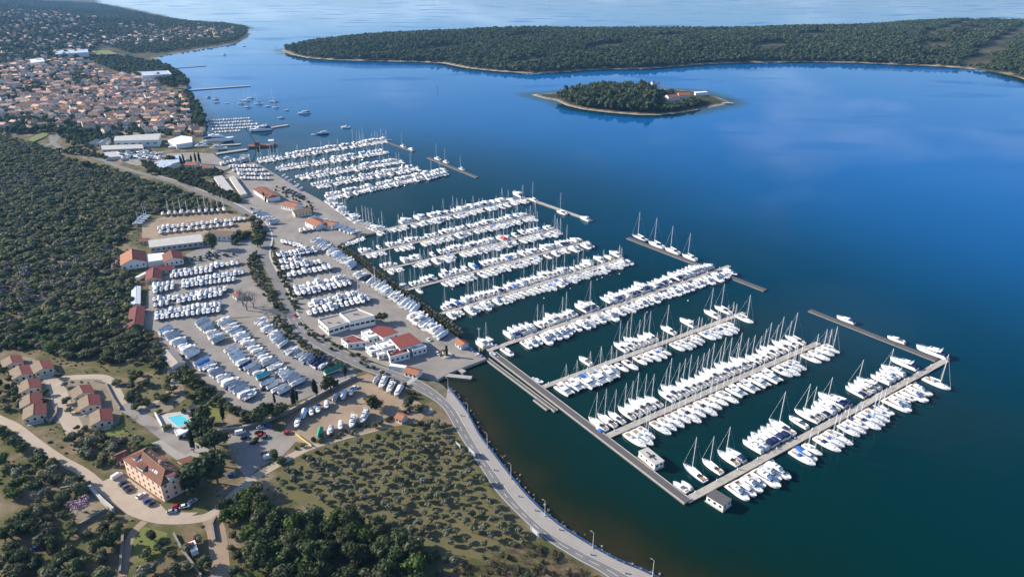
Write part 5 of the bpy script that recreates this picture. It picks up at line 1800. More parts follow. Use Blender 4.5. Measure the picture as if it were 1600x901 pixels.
wood([(424, 386), (432, 384), (440, 420), (458, 455), (470, 488), (464, 492), (446, 456), (430, 420)], 3.4, 22, ["hedgebush", "oak"], (1.2, 1.8), (.8, 1.0), "in the hedge right of the dipping road", "hedge right of the road", lines=False)
wood([(222, 256), (250, 262), (290, 275), (340, 296), (376, 312), (380, 320), (360, 316), (300, 292), (250, 274), (228, 266)], 4.2, 24, ["oak", "pine"], (2.6, 3.6), (.8, 1.0), "in the dark belt beside the upper road", "tree belt by the upper road", lines=False)
wood([(276, 264), (330, 262), (350, 270), (345, 276), (300, 276)], 5, 25, ["oak", "scrub"], (2.0, 3.0), (.8, 1), "round the white villa", "trees round the villa", lines=False)
wood([(430, 290), (480, 310), (500, 330), (490, 335), (455, 312), (428, 300)], 6, 26, ["scrub", "hedgebush"], (1.2, 2.0), (.8, 1), "between the cars and the quay road", "bushes by the quay road", lines=False, thin=.3)
wood([(640, 842), (690, 858), (745, 868), (700, 900), (690, 940), (655, 940), (662, 890)], 4.6, 46, ["hedgebush", "olive", "scrub"], (1.3, 2.4), (.7, .95), "between copse and thicket", "bushes by the thicket", lines=False, thin=.25)
wood([(740, 872), (810, 838), (845, 842), (900, 880), (940, 910), (720, 940), (690, 905)], 3.4, 27, ["hedgebush", "scrub"], (1.2, 2.0), (.6, .8), "on the brown bank below the grove", "bank bushes by the road", lines=False, thin=.55)

def hedge_row(px, step, off, r, key, tone, zone, group):
    L_ = resample([np.array(at(*q)[:2]) for q in px], step)
    N_ = normals2(L_)
    for n_, (q, nn) in enumerate(zip(L_, N_)):
        for o_ in off:
            w = q + nn * o_ + rt.normal(size=2) * .35
            put_tree(key, w[0], w[1], max(H(*w), Z0), rt.uniform(*r), rt.uniform(.85, 1.1), tone, ("from the far end %s" % zone, -n_ + .1 * o_), group, n_)
hedge_row([(528, 388), (570, 420), (613, 454), (664, 491), (715, 528)], 2.7, (1.4,), (1.6, 2.2), "hedgebush", "olive-brown hedge bush", "of the promenade hedge", "promenade hedge bushes")
hedge_row([(529, 387), (571, 419), (614, 453), (665, 490), (716, 527)], 3.4, (3.2,), (1.2, 1.7), "olive", "grey hedge shrub", "of the promenade hedge", "promenade hedge bushes")
wood([(78, 572), (118, 596), (116, 650), (150, 672), (112, 672), (98, 640), (88, 600)], 6.5, 40, ["scrub", "oak", "olive"], (1.4, 2.6), (.7, .9), "between the bungalow rows", "bungalow garden bushes", thin=.35)
wood([(-10, 575), (14, 566), (26, 590), (38, 612), (42, 646), (20, 656), (-10, 640)], 5.5, 41, ["scrub", "oak"], (1.6, 3.0), (.75, 1), "uphill of the bungalows", "bungalow garden bushes", thin=.2)
wood([(58, 606), (72, 606), (80, 650), (72, 660), (60, 640)], 5, 42, ["oak", "scrub"], (1.4, 2.4), (.75, 1), "downhill of the scrub side bungalows", "bungalow garden bushes", thin=.3)
wood([(395, 338), (406, 345), (416, 372), (414, 384), (402, 372), (390, 352)], 5.5, 43, ["oak", "oak", "scrub"], (2.4, 3.6), (.85, 1.1), "left of the upper road dip", "trees by the road dip", thin=.1)
wood([(355, 364), (372, 362), (384, 372), (372, 384), (356, 380)], 6, 44, ["oak", "scrub"], (2.4, 3.4), (.85, 1.1), "behind the orange roofed workshop", "trees by the workshop", thin=.1)
wood([(300, 404), (372, 396), (372, 400), (300, 411)], 4, 45, ["hedgebush", "scrub"], (1.2, 1.9), (.8, 1), "between car park and gravel yard", "car park hedge bushes", thin=.1)

# brown leafless thicket on that bank
tk = [bare_mb(1.0, 60 + s, "twig_brown") for s in range(2)]
tkm = []
for a_, b_ in tk:
    q = MB().join(a_).join(b_)
    tri = [t for f in q.f for t in ([f] if len(f) == 3 else [[f[0], f[i], f[i + 1]] for i in range(1, len(f) - 1)])]
    tkm.append((np.array(q.v), np.array(tri)))
Wb = scatter(pxpoly([(700, 905), (745, 868), (815, 842), (850, 850), (930, 905), (900, 940), (690, 940)]), 3.0, 70)
mass("thicket", tkm, np.column_stack([Wb, Hv(Wb), rt.uniform(2.2, 4.0, len(Wb)), np.full(len(Wb), .8)]), "twig_brown", "brown leafless thicket on the bank between grove and coast road")

# the scrub wood on the left: the nearest trees are things, the rest is one wood
SCR = [(-40, 215), (0, 212), (40, 222), (75, 232), (100, 250), (160, 262), (220, 280), (280, 298), (345, 322), (338, 328), (258, 332), (222, 338), (205, 352), (190, 380), (186, 400), (205, 430), (208, 470), (214, 510),
       (222, 540), (190, 565), (150, 570), (120, 560), (95, 560), (60, 545), (0, 548), (-40, 560)]
SCRW = pxpoly(SCR)
W = scatter(SCRW, 4.6, 30, .46, .3)
W = W[np.abs(bumps(W[:, 0], W[:, 1], 23)) > .05]
Z = Hv(W)
pp, ss = proj(W, Z)
o_ = np.argsort(-ss)
near_i = o_[(pp[o_, 0] > -10)][:120]
ns = set(near_i.tolist())
for n_, i in enumerate(sorted(near_i, key=lambda i: pp[i, 0])):
    k = ["scrub", "oak", "scrub", "bright", "scrub", "oak"][int(rt.integers(0, 6))]
    tone = {"oak": "dark oak", "scrub": "grey-green scrub tree", "bright": "bright green tree"}[k]
    zone = "in the scrub above the bungalows" if pp[i, 0] < 110 else "in the scrub beside the gravel yard"
    put_tree(k, W[i, 0], W[i, 1], Z[i], rt.uniform(1.8, 4.8), rt.uniform(.55, .85), tone, ("from the left %s" % zone, float(pp[i, 0])), "trees of the scrub wood", n_)
rest = np.array([i for i in range(len(W)) if i not in ns])
bare_ = rt.random(len(rest)) < np.where(bumps(W[rest, 0], W[rest, 1], 60) > .3, .20, .04)
kb = rest[bare_]
mass("bare_scrub", [crown(330 + s, 1, .7, .8, 6, 150, .17, core=False) for s in range(3)], np.column_stack([W[kb], Z[kb], rt.uniform(2.0, 4.2, len(kb)), rt.uniform(.7, 1.0, len(kb))]), "twig_grey", "leafless grey-brown bushes scattered through the scrub wood")
rest = rest[~bare_]
mass("scrub_wood", [crown(300 + s, 1, .72, .8, 6, 110, .21) for s in range(4)], np.column_stack([W[rest], Z[rest], rt.uniform(1.6, 5.0, len(rest)), rt.uniform(.48, .82, len(rest))]), "leaf_scrub_mass", "dense grey-green scrub wood left of the upper road")

# low undergrowth between the trees near the camera
UG = []
for px, sp in (([(0, 560), (60, 548), (200, 575), (262, 575), (290, 610), (345, 665), (330, 690), (360, 730), (345, 790), (430, 752), (470, 790), (600, 850), (690, 905), (680, 960), (-20, 960), (-20, 640)], 3.6), ([(205, 335), (222, 350), (222, 390), (235, 432), (226, 512), (250, 540), (200, 560), (190, 400)], 3.2)):
    q = scatter(pxpoly(px), sp, int(sp * 7), .48, .7)
    UG.append(q)
UG = np.concatenate(UG)
UG = away_from_lines(UG, LINES + [[at(*q)[:2] for q in l] for l in ([(62, 570), (80, 588), (92, 615), (100, 640), (112, 662), (120, 680)], [(82, 592), (120, 589), (165, 590), (182, 612), (192, 632), (212, 640), (240, 628), (264, 608), (274, 590)], [(192, 632), (222, 652), (245, 668), (275, 690), (300, 705)])], 4.2)
for px in ([(15, 552), (70, 560), (70, 650), (40, 655), (0, 600)], [(115, 600), (150, 600), (180, 660), (140, 665)], [(185, 705), (235, 690), (325, 720), (325, 790), (255, 812), (160, 752)], [(243, 640), (310, 640), (325, 690), (260, 690)]):
    UG = UG[sdf(UG, np.array(pxpoly(px))) < 0]
UG = UG[(bumps(UG[:, 0], UG[:, 1], 14) + rt.normal(size=len(UG)) * .5) > -.1]
mass("undergrowth", [crown(600 + s, 1, .6, .45, 4, 26, .34) for s in range(4)], np.column_stack([UG, Hv(UG), rt.uniform(.35, 1.05, len(UG)), rt.uniform(.6, .9, len(UG))]), "leaf_scrub", "low scrubby undergrowth between the trees and paths")

# far woods: peninsula, islet, headland hills
def far_wood(name, poly, sp, seed, rr, hs, label, inset=6, low=None, keepoff=None, mat_="leaf_pine_mass", dens=None, avoid=(), n=34, leaf=.30):
    Wd = scatter(poly, sp, seed, .45, .2, avoid)
    Wd = Wd[sdf(Wd, np.array(poly)) > inset]
    if dens is not None:
        Wd = Wd[dens(Wd)]
    if keepoff is not None:
        Wd = Wd[((Wd[:, None, :] - keepoff[None]) ** 2).sum(2).min(1) > 160]
    Zd = Hv(Wd)
    g = np.random.default_rng(seed)
    if low is not None:
        hs = (hs[0] * low(Wd, Zd), hs[1] * low(Wd, Zd))
    return mass(name, [crown(400 + s, 1, .7, 1.1, 4, n, leaf) for s in range(4)], np.column_stack([Wd, Zd, g.uniform(*rr, len(Wd)), g.uniform(*hs, len(Wd))]), mat_, label)

def pen_d(Wd):
    pq, _ = proj(Wd, np.full(len(Wd), 10.0))
    open_ = (bumps(Wd[:, 0], Wd[:, 1], 75) > .62) & (sdf(Wd, PEN) > 60)
    bare = (pq[:, 0] > 1440) & (pq[:, 1] < 100) & (bumps(Wd[:, 0], Wd[:, 1], 45) > .12)
    return (Wd[:, 0] < 2400) & ~open_ & ~bare
far_wood("pine_forest", [tuple(q) for q in PEN], 9.6, 50, (4.6, 7.8), (.75, 1.2), "dark pine forest covering the far peninsula", 7, dens=pen_d)
ISLW = pxpoly([(873, 156), (888, 164), (915, 169), (960, 174), (1010, 177), (1060, 174), (1092, 167), (1094, 158), (1075, 151), (1040, 147), (1000, 142), (950, 141), (905, 145), (880, 150)])
CHAPEL = pxpoly([(1036, 163), (1086, 160), (1078, 148), (1036, 150)])
far_wood("islet_wood", ISLW, 7.0, 51, (4.6, 7.0), (1.15, 1.75), "dense dark wood covering the small round islet", 1, avoid=[(CHAPEL, 1)], low=lambda w, z: 1 - .45 * ((lambda q: (q > 1022) & (q < 1100))(proj(w, z)[0][:, 0])))

# ------------------------------------------------------------------ buildings
def wall_windows(root, a, b, z0, h, n, st, w=1.1, hh=1.4, name="window", m="glass_dark", frame=True):
    """n windows on each of st storeys of the wall from a to b (outside on the right hand of a->b)."""
    a, b = np.array(a, float), np.array(b, float)
    d = b - a
    L = np.linalg.norm(d)
    if L < 1.5:
        return
    d = d / L
    ang = math.atan2(d[1], d[0])
    mb = MB()
    if frame:
        mb.box(-w / 2 - .12, w / 2 + .12, -.06, .02, -hh / 2 - .14, hh / 2 + .12, "paint_white")
    pm = MB().box(-w / 2, w / 2, -.09, -.03, -hh / 2, hh / 2, m)
    fm, gm = (mb.mesh(name) if frame else pm.mesh(name)), pm.mesh("pane")
    for s in range(st):
        for k in range(n):
            q = a + d * L * (k + .5) / n
            o = add_obj(name, fm, root, (q[0], q[1], z0 + h * (s + .55) / st), ang)
            if frame:
                add_obj("pane", gm, o)

def gable(label, a_px, b_px, width, hw, hr, wall, ra, rb_=None, name="house", cat="house", win=(0, 0), group=None, over=.5, z=None, chimney=False, hip=0.0, ends=(0, 0)):
    """Gabled building whose ridge ends are seen at two pixels; ra covers the slope left of the ridge a->b, rb_ the other."""
    A = np.array(at(*a_px, up=hr)[:2]) if z is None else np.array(G(*a_px, z + hr))
    B = np.array(at(*b_px, up=hr)[:2]) if z is None else np.array(G(*b_px, z + hr))
    z0 = min(H(*A), H(*B)) if z is None else z
    c = (A + B) / 2
    L = np.linalg.norm(B - A)
    ang = math.atan2(*(B - A)[::-1])
    root = thing(name, label, cat, (c[0], c[1], z0), ang, group)
    l, w = L / 2, width / 2
    wm = MB()
    wm.box(-l, l, -w, w, -1.5, hw, wall)
    if not hip:
        for s in (1, -1):
            wm.add([(s * l, -w, hw), (s * l, w, hw), (s * l, 0, hr)], [(0, 1, 2)], wall)
    add_obj("wall", wm.mesh("wall"), root)
    sl = (hr - hw) / w
    ez = hw - over * sl
    lo = l + over
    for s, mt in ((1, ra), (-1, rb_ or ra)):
        rm = MB()
        q = [(-lo, s * (w + over), ez), (lo, s * (w + over), ez), (lo - hip, 0, hr + .04), (-lo + hip, 0, hr + .04)]
        rm.add(q + [(x, y, zz + .16) for x, y, zz in q], [(0, 1, 2, 3), (4, 5, 6, 7), (0, 1, 5, 4), (1, 2, 6, 5), (2, 3, 7, 6), (3, 0, 4, 7)], mt)
        if hip:
            e = s * lo
            t = [(e, -(w + over), ez), (e, w + over, ez), (e - s * hip, 0, hr + .04)]
            rm.add(t + [(x, y, zz + .16) for x, y, zz in t], [(0, 1, 2), (3, 4, 5), (0, 1, 4, 3), (1, 2, 5, 4), (2, 0, 3, 5)], mt)
        # courses of ridge tiles standing proud
        if s == 1:
            rm.box(-lo + hip, lo - hip, -.14, .14, hr + .10, hr + .26, mt)
        ro = add_obj("roof", rm.mesh("roof"), root)
    if chimney:
        add_obj("chimney", MB().box(-.35, .35, -.3, .3, 0, 1.5, wall).box(-.45, .45, -.4, .4, 1.5, 1.62, "concrete").mesh("chimney"), ro, (l * .4, -w * .35, hr - (hr - hw) * .35))
    if win[0]:
        wall_windows(root, (-l, -w), (l, -w), 0, hw, win[0], win[1])
        wall_windows(root, (l, w), (-l, w), 0, hw, win[0], win[1])
    if ends[0]:
        wall_windows(root, (l, -w), (l, w), 0, hw, ends[0], ends[1])
        wall_windows(root, (-l, w), (-l, -w), 0, hw, ends[0], ends[1])
    return root

def flat(label, quad, h, wall, roof, name="flat_roofed_building", cat="building", z=None, parapet=.5, win=(0, 0, 1), group=None, band=None, tilt=None):
    """Flat roofed block whose roof corners are seen at the given pixels."""
    if z is None:
        z = at(quad[0][0], quad[0][1], up=h)[2]
    P = [np.array(G(*q, z + h)) for q in quad]
    c = sum(P) / len(P)
    P = [p - c for p in P]
    area = sum(P[i][0] * P[(i + 1) % len(P)][1] - P[(i + 1) % len(P)][0] * P[i][1] for i in range(len(P)))
    if area < 0:
        P = P[::-1]
    root = thing(name, label, cat, (c[0], c[1], z), 0, group)
    add_obj("wall", MB().prism([tuple(p) for p in P], -1.5, h - .25, wall).mesh("wall"), root)
    rm = MB().prism([tuple(p * 1.015) for p in P], h - .25, h, wall if parapet else roof, top=roof)
    if parapet:
        for i in range(len(P)):
            a, b = P[i] * 1.01, P[(i + 1) % len(P)] * 1.01
            d = (b - a) / np.linalg.norm(b - a)
            n = np.array((-d[1], d[0])) * .3
            rm.prism([tuple(a), tuple(b), tuple(b + n), tuple(a + n)], h, h + parapet, wall)
    rr = random.Random(int(abs(c[0]) * 10))
    ro = add_obj("roof", rm.mesh("roof"), root)
    if parapet:
        for _ in range(2):
            q = P[0] * rr.uniform(-.4, .4) + P[1] * rr.uniform(-.4, .4)
            add_obj("vent_box", MB().box(-.6, .6, -.5, .5, 0, .8, "steel_grey").mesh("vent_box"), ro, (q[0], q[1], h))
    n, st, w = win
    if n:
        for i in range(len(P)):
            wall_windows(root, P[i], P[(i + 1) % len(P)], 0, h - .3, max(1, int(np.linalg.norm(P[(i + 1) % len(P)] - P[i]) / n)), st, w)
    return root

BG = "bungalows above the hotel"
for i, (a, b, lab) in enumerate([((15.5, 556), (19.5, 566), "small pale bungalow at the scrub corner, farthest up the lane"), ((61, 563), (67.5, 575), "pale bungalow facing the lane head under the scrub"),
                                 ((29, 571), (34.5, 584), "pale bungalow just below the topmost one"), ((43, 592), (46.5, 605), "pale bungalow with a parked car on its uphill side"), ((46.5, 615), (47.5, 629), "pale bungalow third up from the lane's lower end, scrub side"),
                                 ((53, 631), (52, 647), "pale bungalow lowest on the scrub side of the lane"), ((124, 602), (130, 613), "pale bungalow uppermost of the three by the pool path"), ((137, 617), (139.5, 632), "pale bungalow in the middle of the three by the pool path"),
                                 ((155.5, 639), (157.5, 656), "pale bungalow lowest of the three, above the small lawn")]):
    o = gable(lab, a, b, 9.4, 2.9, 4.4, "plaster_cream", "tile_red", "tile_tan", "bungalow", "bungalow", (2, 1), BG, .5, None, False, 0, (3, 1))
    add_obj("porch", MB().box(-.1, 2.4, -3.5, 3.5, -.3, .18, "concrete_pale").box(2.1, 2.3, -3.4, -3.2, 0, 2.4, "plaster_white").box(2.1, 2.3, 3.2, 3.4, 0, 2.4, "plaster_white").mesh("porch"), o, (o.children[0].dimensions[0] / 2, 0, 0))

# the hotel: hipped roof, three storeys, dormers and roof windows
hz0 = 1.6
Hh, Hr = 9.3, 12.6
E4 = [np.array(G(*p, hz0 + Hh)) for p in ((190, 716), (251, 759), (290.5, 738), (230, 697))]
cH = sum(E4) / 4
E4 = [e - cH for e in E4]
R2 = [np.array(G(*p, hz0 + Hr)) - cH for p in ((223, 705), (258, 733))]
hotel = thing("hotel", "three storey peach hotel with brown hipped tile roof and dormers", "hotel", (cH[0], cH[1], hz0))
ins = [e * .955 for e in E4]
add_obj("wall", MB().prism([tuple(p) for p in ins], -1.0, Hh - .05, "plaster_peach").mesh("wall"), hotel)
rm = MB()
T = [(*e, Hh - .1) for e in E4]
K = [(*r, Hr) for r in R2]
def slab_face(mb, pts, m, t=.2):
    lo_ = [(x, y, z - t) for x, y, z in pts]
    n = len(pts)
    mb.add(list(pts) + lo_, [tuple(range(n)), tuple(range(n, 2 * n))[::-1]] + [(i, n + i, n + (i + 1) % n, (i + 1) % n) for i in range(n)], m)
for f in ([T[0], T[1], K[1], K[0]], [T[1], T[2], K[1]], [T[2], T[3], K[0], K[1]], [T[3], T[0], K[0]]):
    slab_face(rm, f, "tile_brown")
for a, b in ((K[0], K[1]), (T[1], K[1]), (T[2], K[1]), (T[0], K[0]), (T[3], K[0])):
    rm.tube((a[0], a[1], a[2] + .08), (b[0], b[1], b[2] + .08), .16, .16, "tile_tan", 5)
hroof = add_obj("roof", rm.mesh("roof"), hotel)
for i, (n, st) in enumerate([(7, 3), (3, 3), (7, 3), (3, 3)]):
    wall_windows(hotel, ins[i], ins[(i + 1) % 4], 0, Hh - .4, n, st, .95, 1.35, "window", "shutter_green", False)
def on_slope(u, v, side):
    """point of the long roof slope: u along the eave, v up to the ridge"""
    a, b, c, d = (T[0], T[1], K[1], K[0]) if side == 0 else (T[2], T[3], K[0], K[1])
    a, b, c, d = map(np.array, (a, b, c, d))
    lo_, hi_ = a + (b - a) * u, d + (c - d) * u
    return lo_ + (hi_ - lo_) * v
ed = E4[1] - E4[0]
ea = math.atan2(ed[1], ed[0])
for side, spots in ((0, [(.20, .52), (.25, .52), (.62, .52), (.68, .52), (.75, .52), (.80, .52)]), (1, [(.15, .5), (.3, .5), (.62, .5), (.72, .5), (.85, .5)])):
    for u, v in spots:
        p, q = on_slope(u, v - .09, side), on_slope(u, v + .09, side)
        w = np.array((math.cos(ea), math.sin(ea), 0)) * .42
        up = np.array((0, 0, .12))
        mb = MB().add([p - w + up, p + w + up, q + w + up, q - w + up, p - w, p + w, q + w, q - w], [(0, 1, 2, 3), (0, 1, 5, 4), (1, 2, 6, 5), (2, 3, 7, 6), (3, 0, 4, 7)], "roof_sheet_blue")
        add_obj("skylight", mb.mesh("skylight"), hroof)
for (u, v, side, w_) in ((.10, .60, 0, 1.1), (.43, .35, 0, 2.4), (.48, .4, 1, 1.9)):
    p = on_slope(u, v, side)
    d = MB().box(-w_, w_, -1.6, 1.6, -1.6, .75, "plaster_white").box(-w_ - .2, w_ + .2, -1.8, 1.8, .75, .95, "tile_brown").box(-w_ * .8, w_ * .8, -1.64, -1.58, -.1, .6, "glass_dark").box(-w_ * .8, w_ * .8, 1.58, 1.64, -.1, .6, "glass_dark")
    add_obj("dormer", d.mesh("dormer"), hroof, tuple(p), ea)
p = (np.array(T[1]) + np.array(T[2]) + np.array(K[1])) / 3
add_obj("dormer", MB().box(-1.5, 1.5, -1.6, 1.6, -1.8, .9, "plaster_white").box(-1.7, 1.7, -1.8, 1.8, .9, 1.1, "tile_brown").mesh("dormer"), hroof, tuple(p), ea)
add_obj("chimney", MB().box(-.5, .5, -.4, .4, -1, 1.2, "plaster_peach").box(-.6, .6, -.5, .5, 1.2, 1.35, "concrete").mesh("chimney"), hroof, tuple(on_slope(.35, .8, 1)), ea)
flat("low hotel annex with wide dark red tiled roof", [(277, 719), (298, 711), (321, 727), (297, 734)], 4.2, "plaster_peach", "tile_brown", "annex", "building", 1.6, 0, (3, 1, 1.2))
gable("small tiled lean-to wing at the hotel's uphill end", (181, 711), (197, 704), 6, 3.0, 4.4, "plaster_cream", "tile_brown", None, "outbuilding", "outbuilding", (2, 1), z=1.6)

# yards and marina
YB = "buildings round the boat yards"
flat("long low hangar with pale grey sheet roof", [(232, 375.5), (313, 365.5), (317, 377), (234, 386.5)], 4.6, "plaster_grey", "roof_sheet_grey", "hangar", "hangar", 1.6, 0, (4, 1, 2.2), YB)
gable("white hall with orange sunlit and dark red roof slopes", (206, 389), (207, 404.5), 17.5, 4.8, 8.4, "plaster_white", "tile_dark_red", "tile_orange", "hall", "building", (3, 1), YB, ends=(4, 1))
flat("open white canopy between the two red roofed halls", [(226, 397.5), (256, 394.5), (258, 405), (230, 409)], 4.2, "plaster_white", "roof_white", "canopy_shed", "shed", 1.6, 0, (0, 0, 1), YB)
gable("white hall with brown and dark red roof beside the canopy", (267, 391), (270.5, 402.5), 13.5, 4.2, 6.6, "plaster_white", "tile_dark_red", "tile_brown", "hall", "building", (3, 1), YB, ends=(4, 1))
gable("low house with orange roof at the gravel yard corner", (234, 417), (270, 414), 9, 3.4, 5.0, "plaster_grey", "tile_orange", "tile_dark_red", "house", "house", (4, 1), YB)
gable("dark red roofed wing beside the orange roof", (240, 418), (238.5, 433), 10, 3.4, 5.2, "plaster_pink", "tile_dark_red", None, "house", "house", (2, 1), YB, ends=(2, 1))
gable("white workshop with orange roof behind the big dark tree", (328, 360.5), (365, 361.5), 12, 4.6, 6.8, "plaster_white", "tile_orange", "tile_tan", "workshop", "building", (5, 1), YB, ends=(2, 1))
gable("tiny pink roofed house beside the grey hangar", (218, 373), (231, 372), 6.5, 3.0, 4.4, "plaster_grey", "tile_orange", None, "house", "house", (2, 1), YB)
gable("long narrow shed with white and blue roof", (212.5, 447), (211.5, 474), 5.0, 2.6, 3.2, "plaster_white", "roof_white", "roof_sheet_blue", "long_shed", "shed", (0, 0), YB)
gable("long narrow shed with dark red roof", (214, 478), (209.5, 508), 8.5, 2.8, 3.9, "plaster_pink", "tile_dark_red", None, "long_shed", "shed", (0, 0), YB)
gable("long brown roofed shed among the bushes", (261, 546), (278, 566), 7.0, 2.5, 3.7, "plaster_white", "roof_gravel", "roof_gravel", "long_shed", "shed", (5, 1), YB)
gable("small kiosk with orange roof under the bare trees", (368, 455), (374, 459), 5.2, 2.8, 4.0, "plaster_white", "tile_orange", None, "kiosk", "kiosk", (1, 1), YB)
flat("upper block of the white flat roofed building, raised", [(531, 490), (558, 483), (585.5, 494), (546, 502.5)], 6.2, "plaster_white", "roof_gravel", z=1.66, parapet=.8, win=(3.2, 1, 2.6), group=YB)
flat("lower block of the white flat roofed building", [(497, 499.5), (530, 491.5), (545, 503.5), (513, 513.5)], 4.9, "plaster_white", "roof_gravel", z=1.66, parapet=.7, win=(3.2, 1, 2.6), group=YB)
RC = "red roofed service buildings by the quay"
flat("small shop with two red roof patches by the coast road", [(533, 529), (552, 523), (573.5, 533), (543, 537)], 3.8, "plaster_white", "tile_red", "shop", "shop", 1.66, .15, (3, 1, 1.2), RC)
flat("largest dark red roof nearest the round tree", [(579, 515), (591, 508.5), (610, 511), (622, 518), (598, 527)], 5.6, "plaster_white", "tile_red", "service_hall", "building", 1.66, 0, (3, 1, 1.4), RC)
flat("white roofed block against the largest red roof", [(564, 518), (577, 514), (590, 524.5), (575, 528.5)], 4.6, "plaster_white", "roof_white", "service_block", "building", 1.66, .4, (3, 1, 1.2), RC)
flat("second red roof, facing the open quay", [(609, 528), (640, 519.5), (659, 534.5), (625, 544.5)], 5.6, "plaster_white", "tile_red", "service_hall", "building", 1.66, 0, (3, 1, 1.4), RC)
flat("white roofed block with a dark red middle", [(587, 536), (608, 530.5), (618, 538.5), (597, 545)], 4.0, "plaster_white", "roof_white", "service_block", "building", 1.66, .5, (3, 1, 1.2), RC)
flat("white container-like block nearest the roadside trees", [(571, 541.5), (583.5, 538), (593.5, 546), (580, 550)], 3.4, "plaster_white", "roof_white", "service_block", "building", 1.66, .3, (2.5, 1, 1), RC)
flat("long narrow white block below the red roofs", [(588, 550.5), (615, 544.5), (618, 548.5), (591, 555)], 3.2, "plaster_white", "roof_white", "service_block", "building", 1.66, .3, (2.5, 1, 1), RC)
flat("white block with square red roof, lowest of the group", [(604.5, 549), (633, 542.5), (640, 550.5), (609.5, 558.5)], 4.2, "plaster_white", "tile_dark_red", "service_block", "building", 1.66, .6, (2.5, 1, 1.2), RC)
flat("white block with open yard towards the quay", [(640.5, 541), (658.5, 535.5), (666.5, 542), (645, 548)], 3.8, "plaster_white", "roof_white", "service_block", "building", 1.66, .5, (2.5, 1, 1.2), RC)
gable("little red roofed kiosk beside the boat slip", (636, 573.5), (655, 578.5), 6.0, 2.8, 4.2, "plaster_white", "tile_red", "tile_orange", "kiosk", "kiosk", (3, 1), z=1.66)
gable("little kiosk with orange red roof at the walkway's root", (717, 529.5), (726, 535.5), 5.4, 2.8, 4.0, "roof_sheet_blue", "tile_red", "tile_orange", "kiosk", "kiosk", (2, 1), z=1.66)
gable("small cream hut with orange roof in the lower yard", (622, 645), (631.5, 649), 4.6, 2.9, 4.0, "plaster_cream", "tile_orange", None, "hut", "hut", (2, 1), z=1.6)
SH = "red roofed marina shops"
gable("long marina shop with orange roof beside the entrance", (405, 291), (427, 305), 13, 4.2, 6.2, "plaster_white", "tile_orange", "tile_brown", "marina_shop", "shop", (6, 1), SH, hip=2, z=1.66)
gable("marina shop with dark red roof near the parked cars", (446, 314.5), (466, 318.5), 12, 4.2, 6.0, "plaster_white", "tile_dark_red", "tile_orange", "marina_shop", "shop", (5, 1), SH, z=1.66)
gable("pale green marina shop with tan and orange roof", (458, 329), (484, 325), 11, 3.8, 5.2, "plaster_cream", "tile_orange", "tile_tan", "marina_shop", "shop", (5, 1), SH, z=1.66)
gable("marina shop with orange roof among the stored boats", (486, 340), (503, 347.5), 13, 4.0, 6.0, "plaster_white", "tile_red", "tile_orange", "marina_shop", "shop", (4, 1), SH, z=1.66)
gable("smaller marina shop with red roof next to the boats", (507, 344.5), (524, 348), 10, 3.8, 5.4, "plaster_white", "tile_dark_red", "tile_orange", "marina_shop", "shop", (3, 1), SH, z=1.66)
flat("long beige parking canopy, the wider one", [(334, 276), (347, 274), (367, 300), (352, 303.5)], 3.2, "plaster_cream", "roof_sheet_grey", "parking_canopy", "canopy", 1.66, 0)
flat("long beige parking canopy, the narrower one", [(358, 276), (365.5, 274.5), (386, 302), (376, 304.5)], 3.2, "plaster_cream", "roof_sheet_grey", "parking_canopy", "canopy", 1.66, 0)
gable("white villa with orange roof among cypresses", (291, 253), (308, 253.5), 10, 6.2, 8.4, "plaster_cream", "tile_orange", None, "villa", "house", (3, 2), ends=(2, 2))
gable("white house with orange roof beside the crane lot", (318, 258), (331, 258), 9, 4.4, 6.4, "plaster_white", "tile_orange", None, "villa", "house", (3, 1))
HG = "shipyard halls"
flat("grey blue shipyard roof nearest the upper road", [(241, 254.5), (256, 248), (268, 257), (252, 263)], 5.0, "plaster_white", "roof_sheet_blue", "shipyard_hall", "hangar", 2.4, 0, (0, 0, 1), HG)
flat("second grey blue shipyard roof beside the villa", [(256, 247), (280, 241.5), (291, 249.5), (268, 256)], 5.4, "plaster_white", "roof_sheet_blue", "shipyard_hall", "hangar", 2.4, 0, (0, 0, 1), HG)
flat("biggest white shipyard hangar with long blue-white front", [(180, 213), (251, 208.5), (247, 218.5), (178, 220)], 9.0, "plaster_white", "roof_sheet_grey", "shipyard_hall", "hangar", None, 0, (9, 1, 4), HG)
flat("low grey shipyard shed in front of the biggest hangar", [(158, 227.5), (222, 225.5), (224, 231.5), (160, 234)], 5.0, "plaster_grey", "roof_sheet_grey", "shipyard_shed", "hangar", None, 0, (5, 1, 3), HG)
flat("beige open shed at the shipyard's road side", [(162, 238), (184, 236.5), (188, 244), (165, 246)], 4.0, "plaster_cream", "roof_sheet_grey", "shipyard_shed", "hangar", None, 0, (0, 0, 1), HG)
gable("gable roofed barn left of the shipyard hangar", (144, 221), (155, 214.5), 9, 4.0, 6.0, "plaster_white", "roof_sheet_grey", None, "barn", "building", (0, 0), HG)
gable("second gable roofed barn left of the shipyard hangar", (159, 221), (168, 214.5), 9, 4.0, 6.0, "plaster_white", "roof_sheet_grey", None, "barn", "building", (0, 0), HG)
flat("wide white domed shipyard store by the water", [(262, 219), (283, 212), (300, 214), (300, 222), (275, 226)], 6, "plaster_white", "roof_white", "shipyard_store", "building", None, 0, (0, 0, 1), HG)
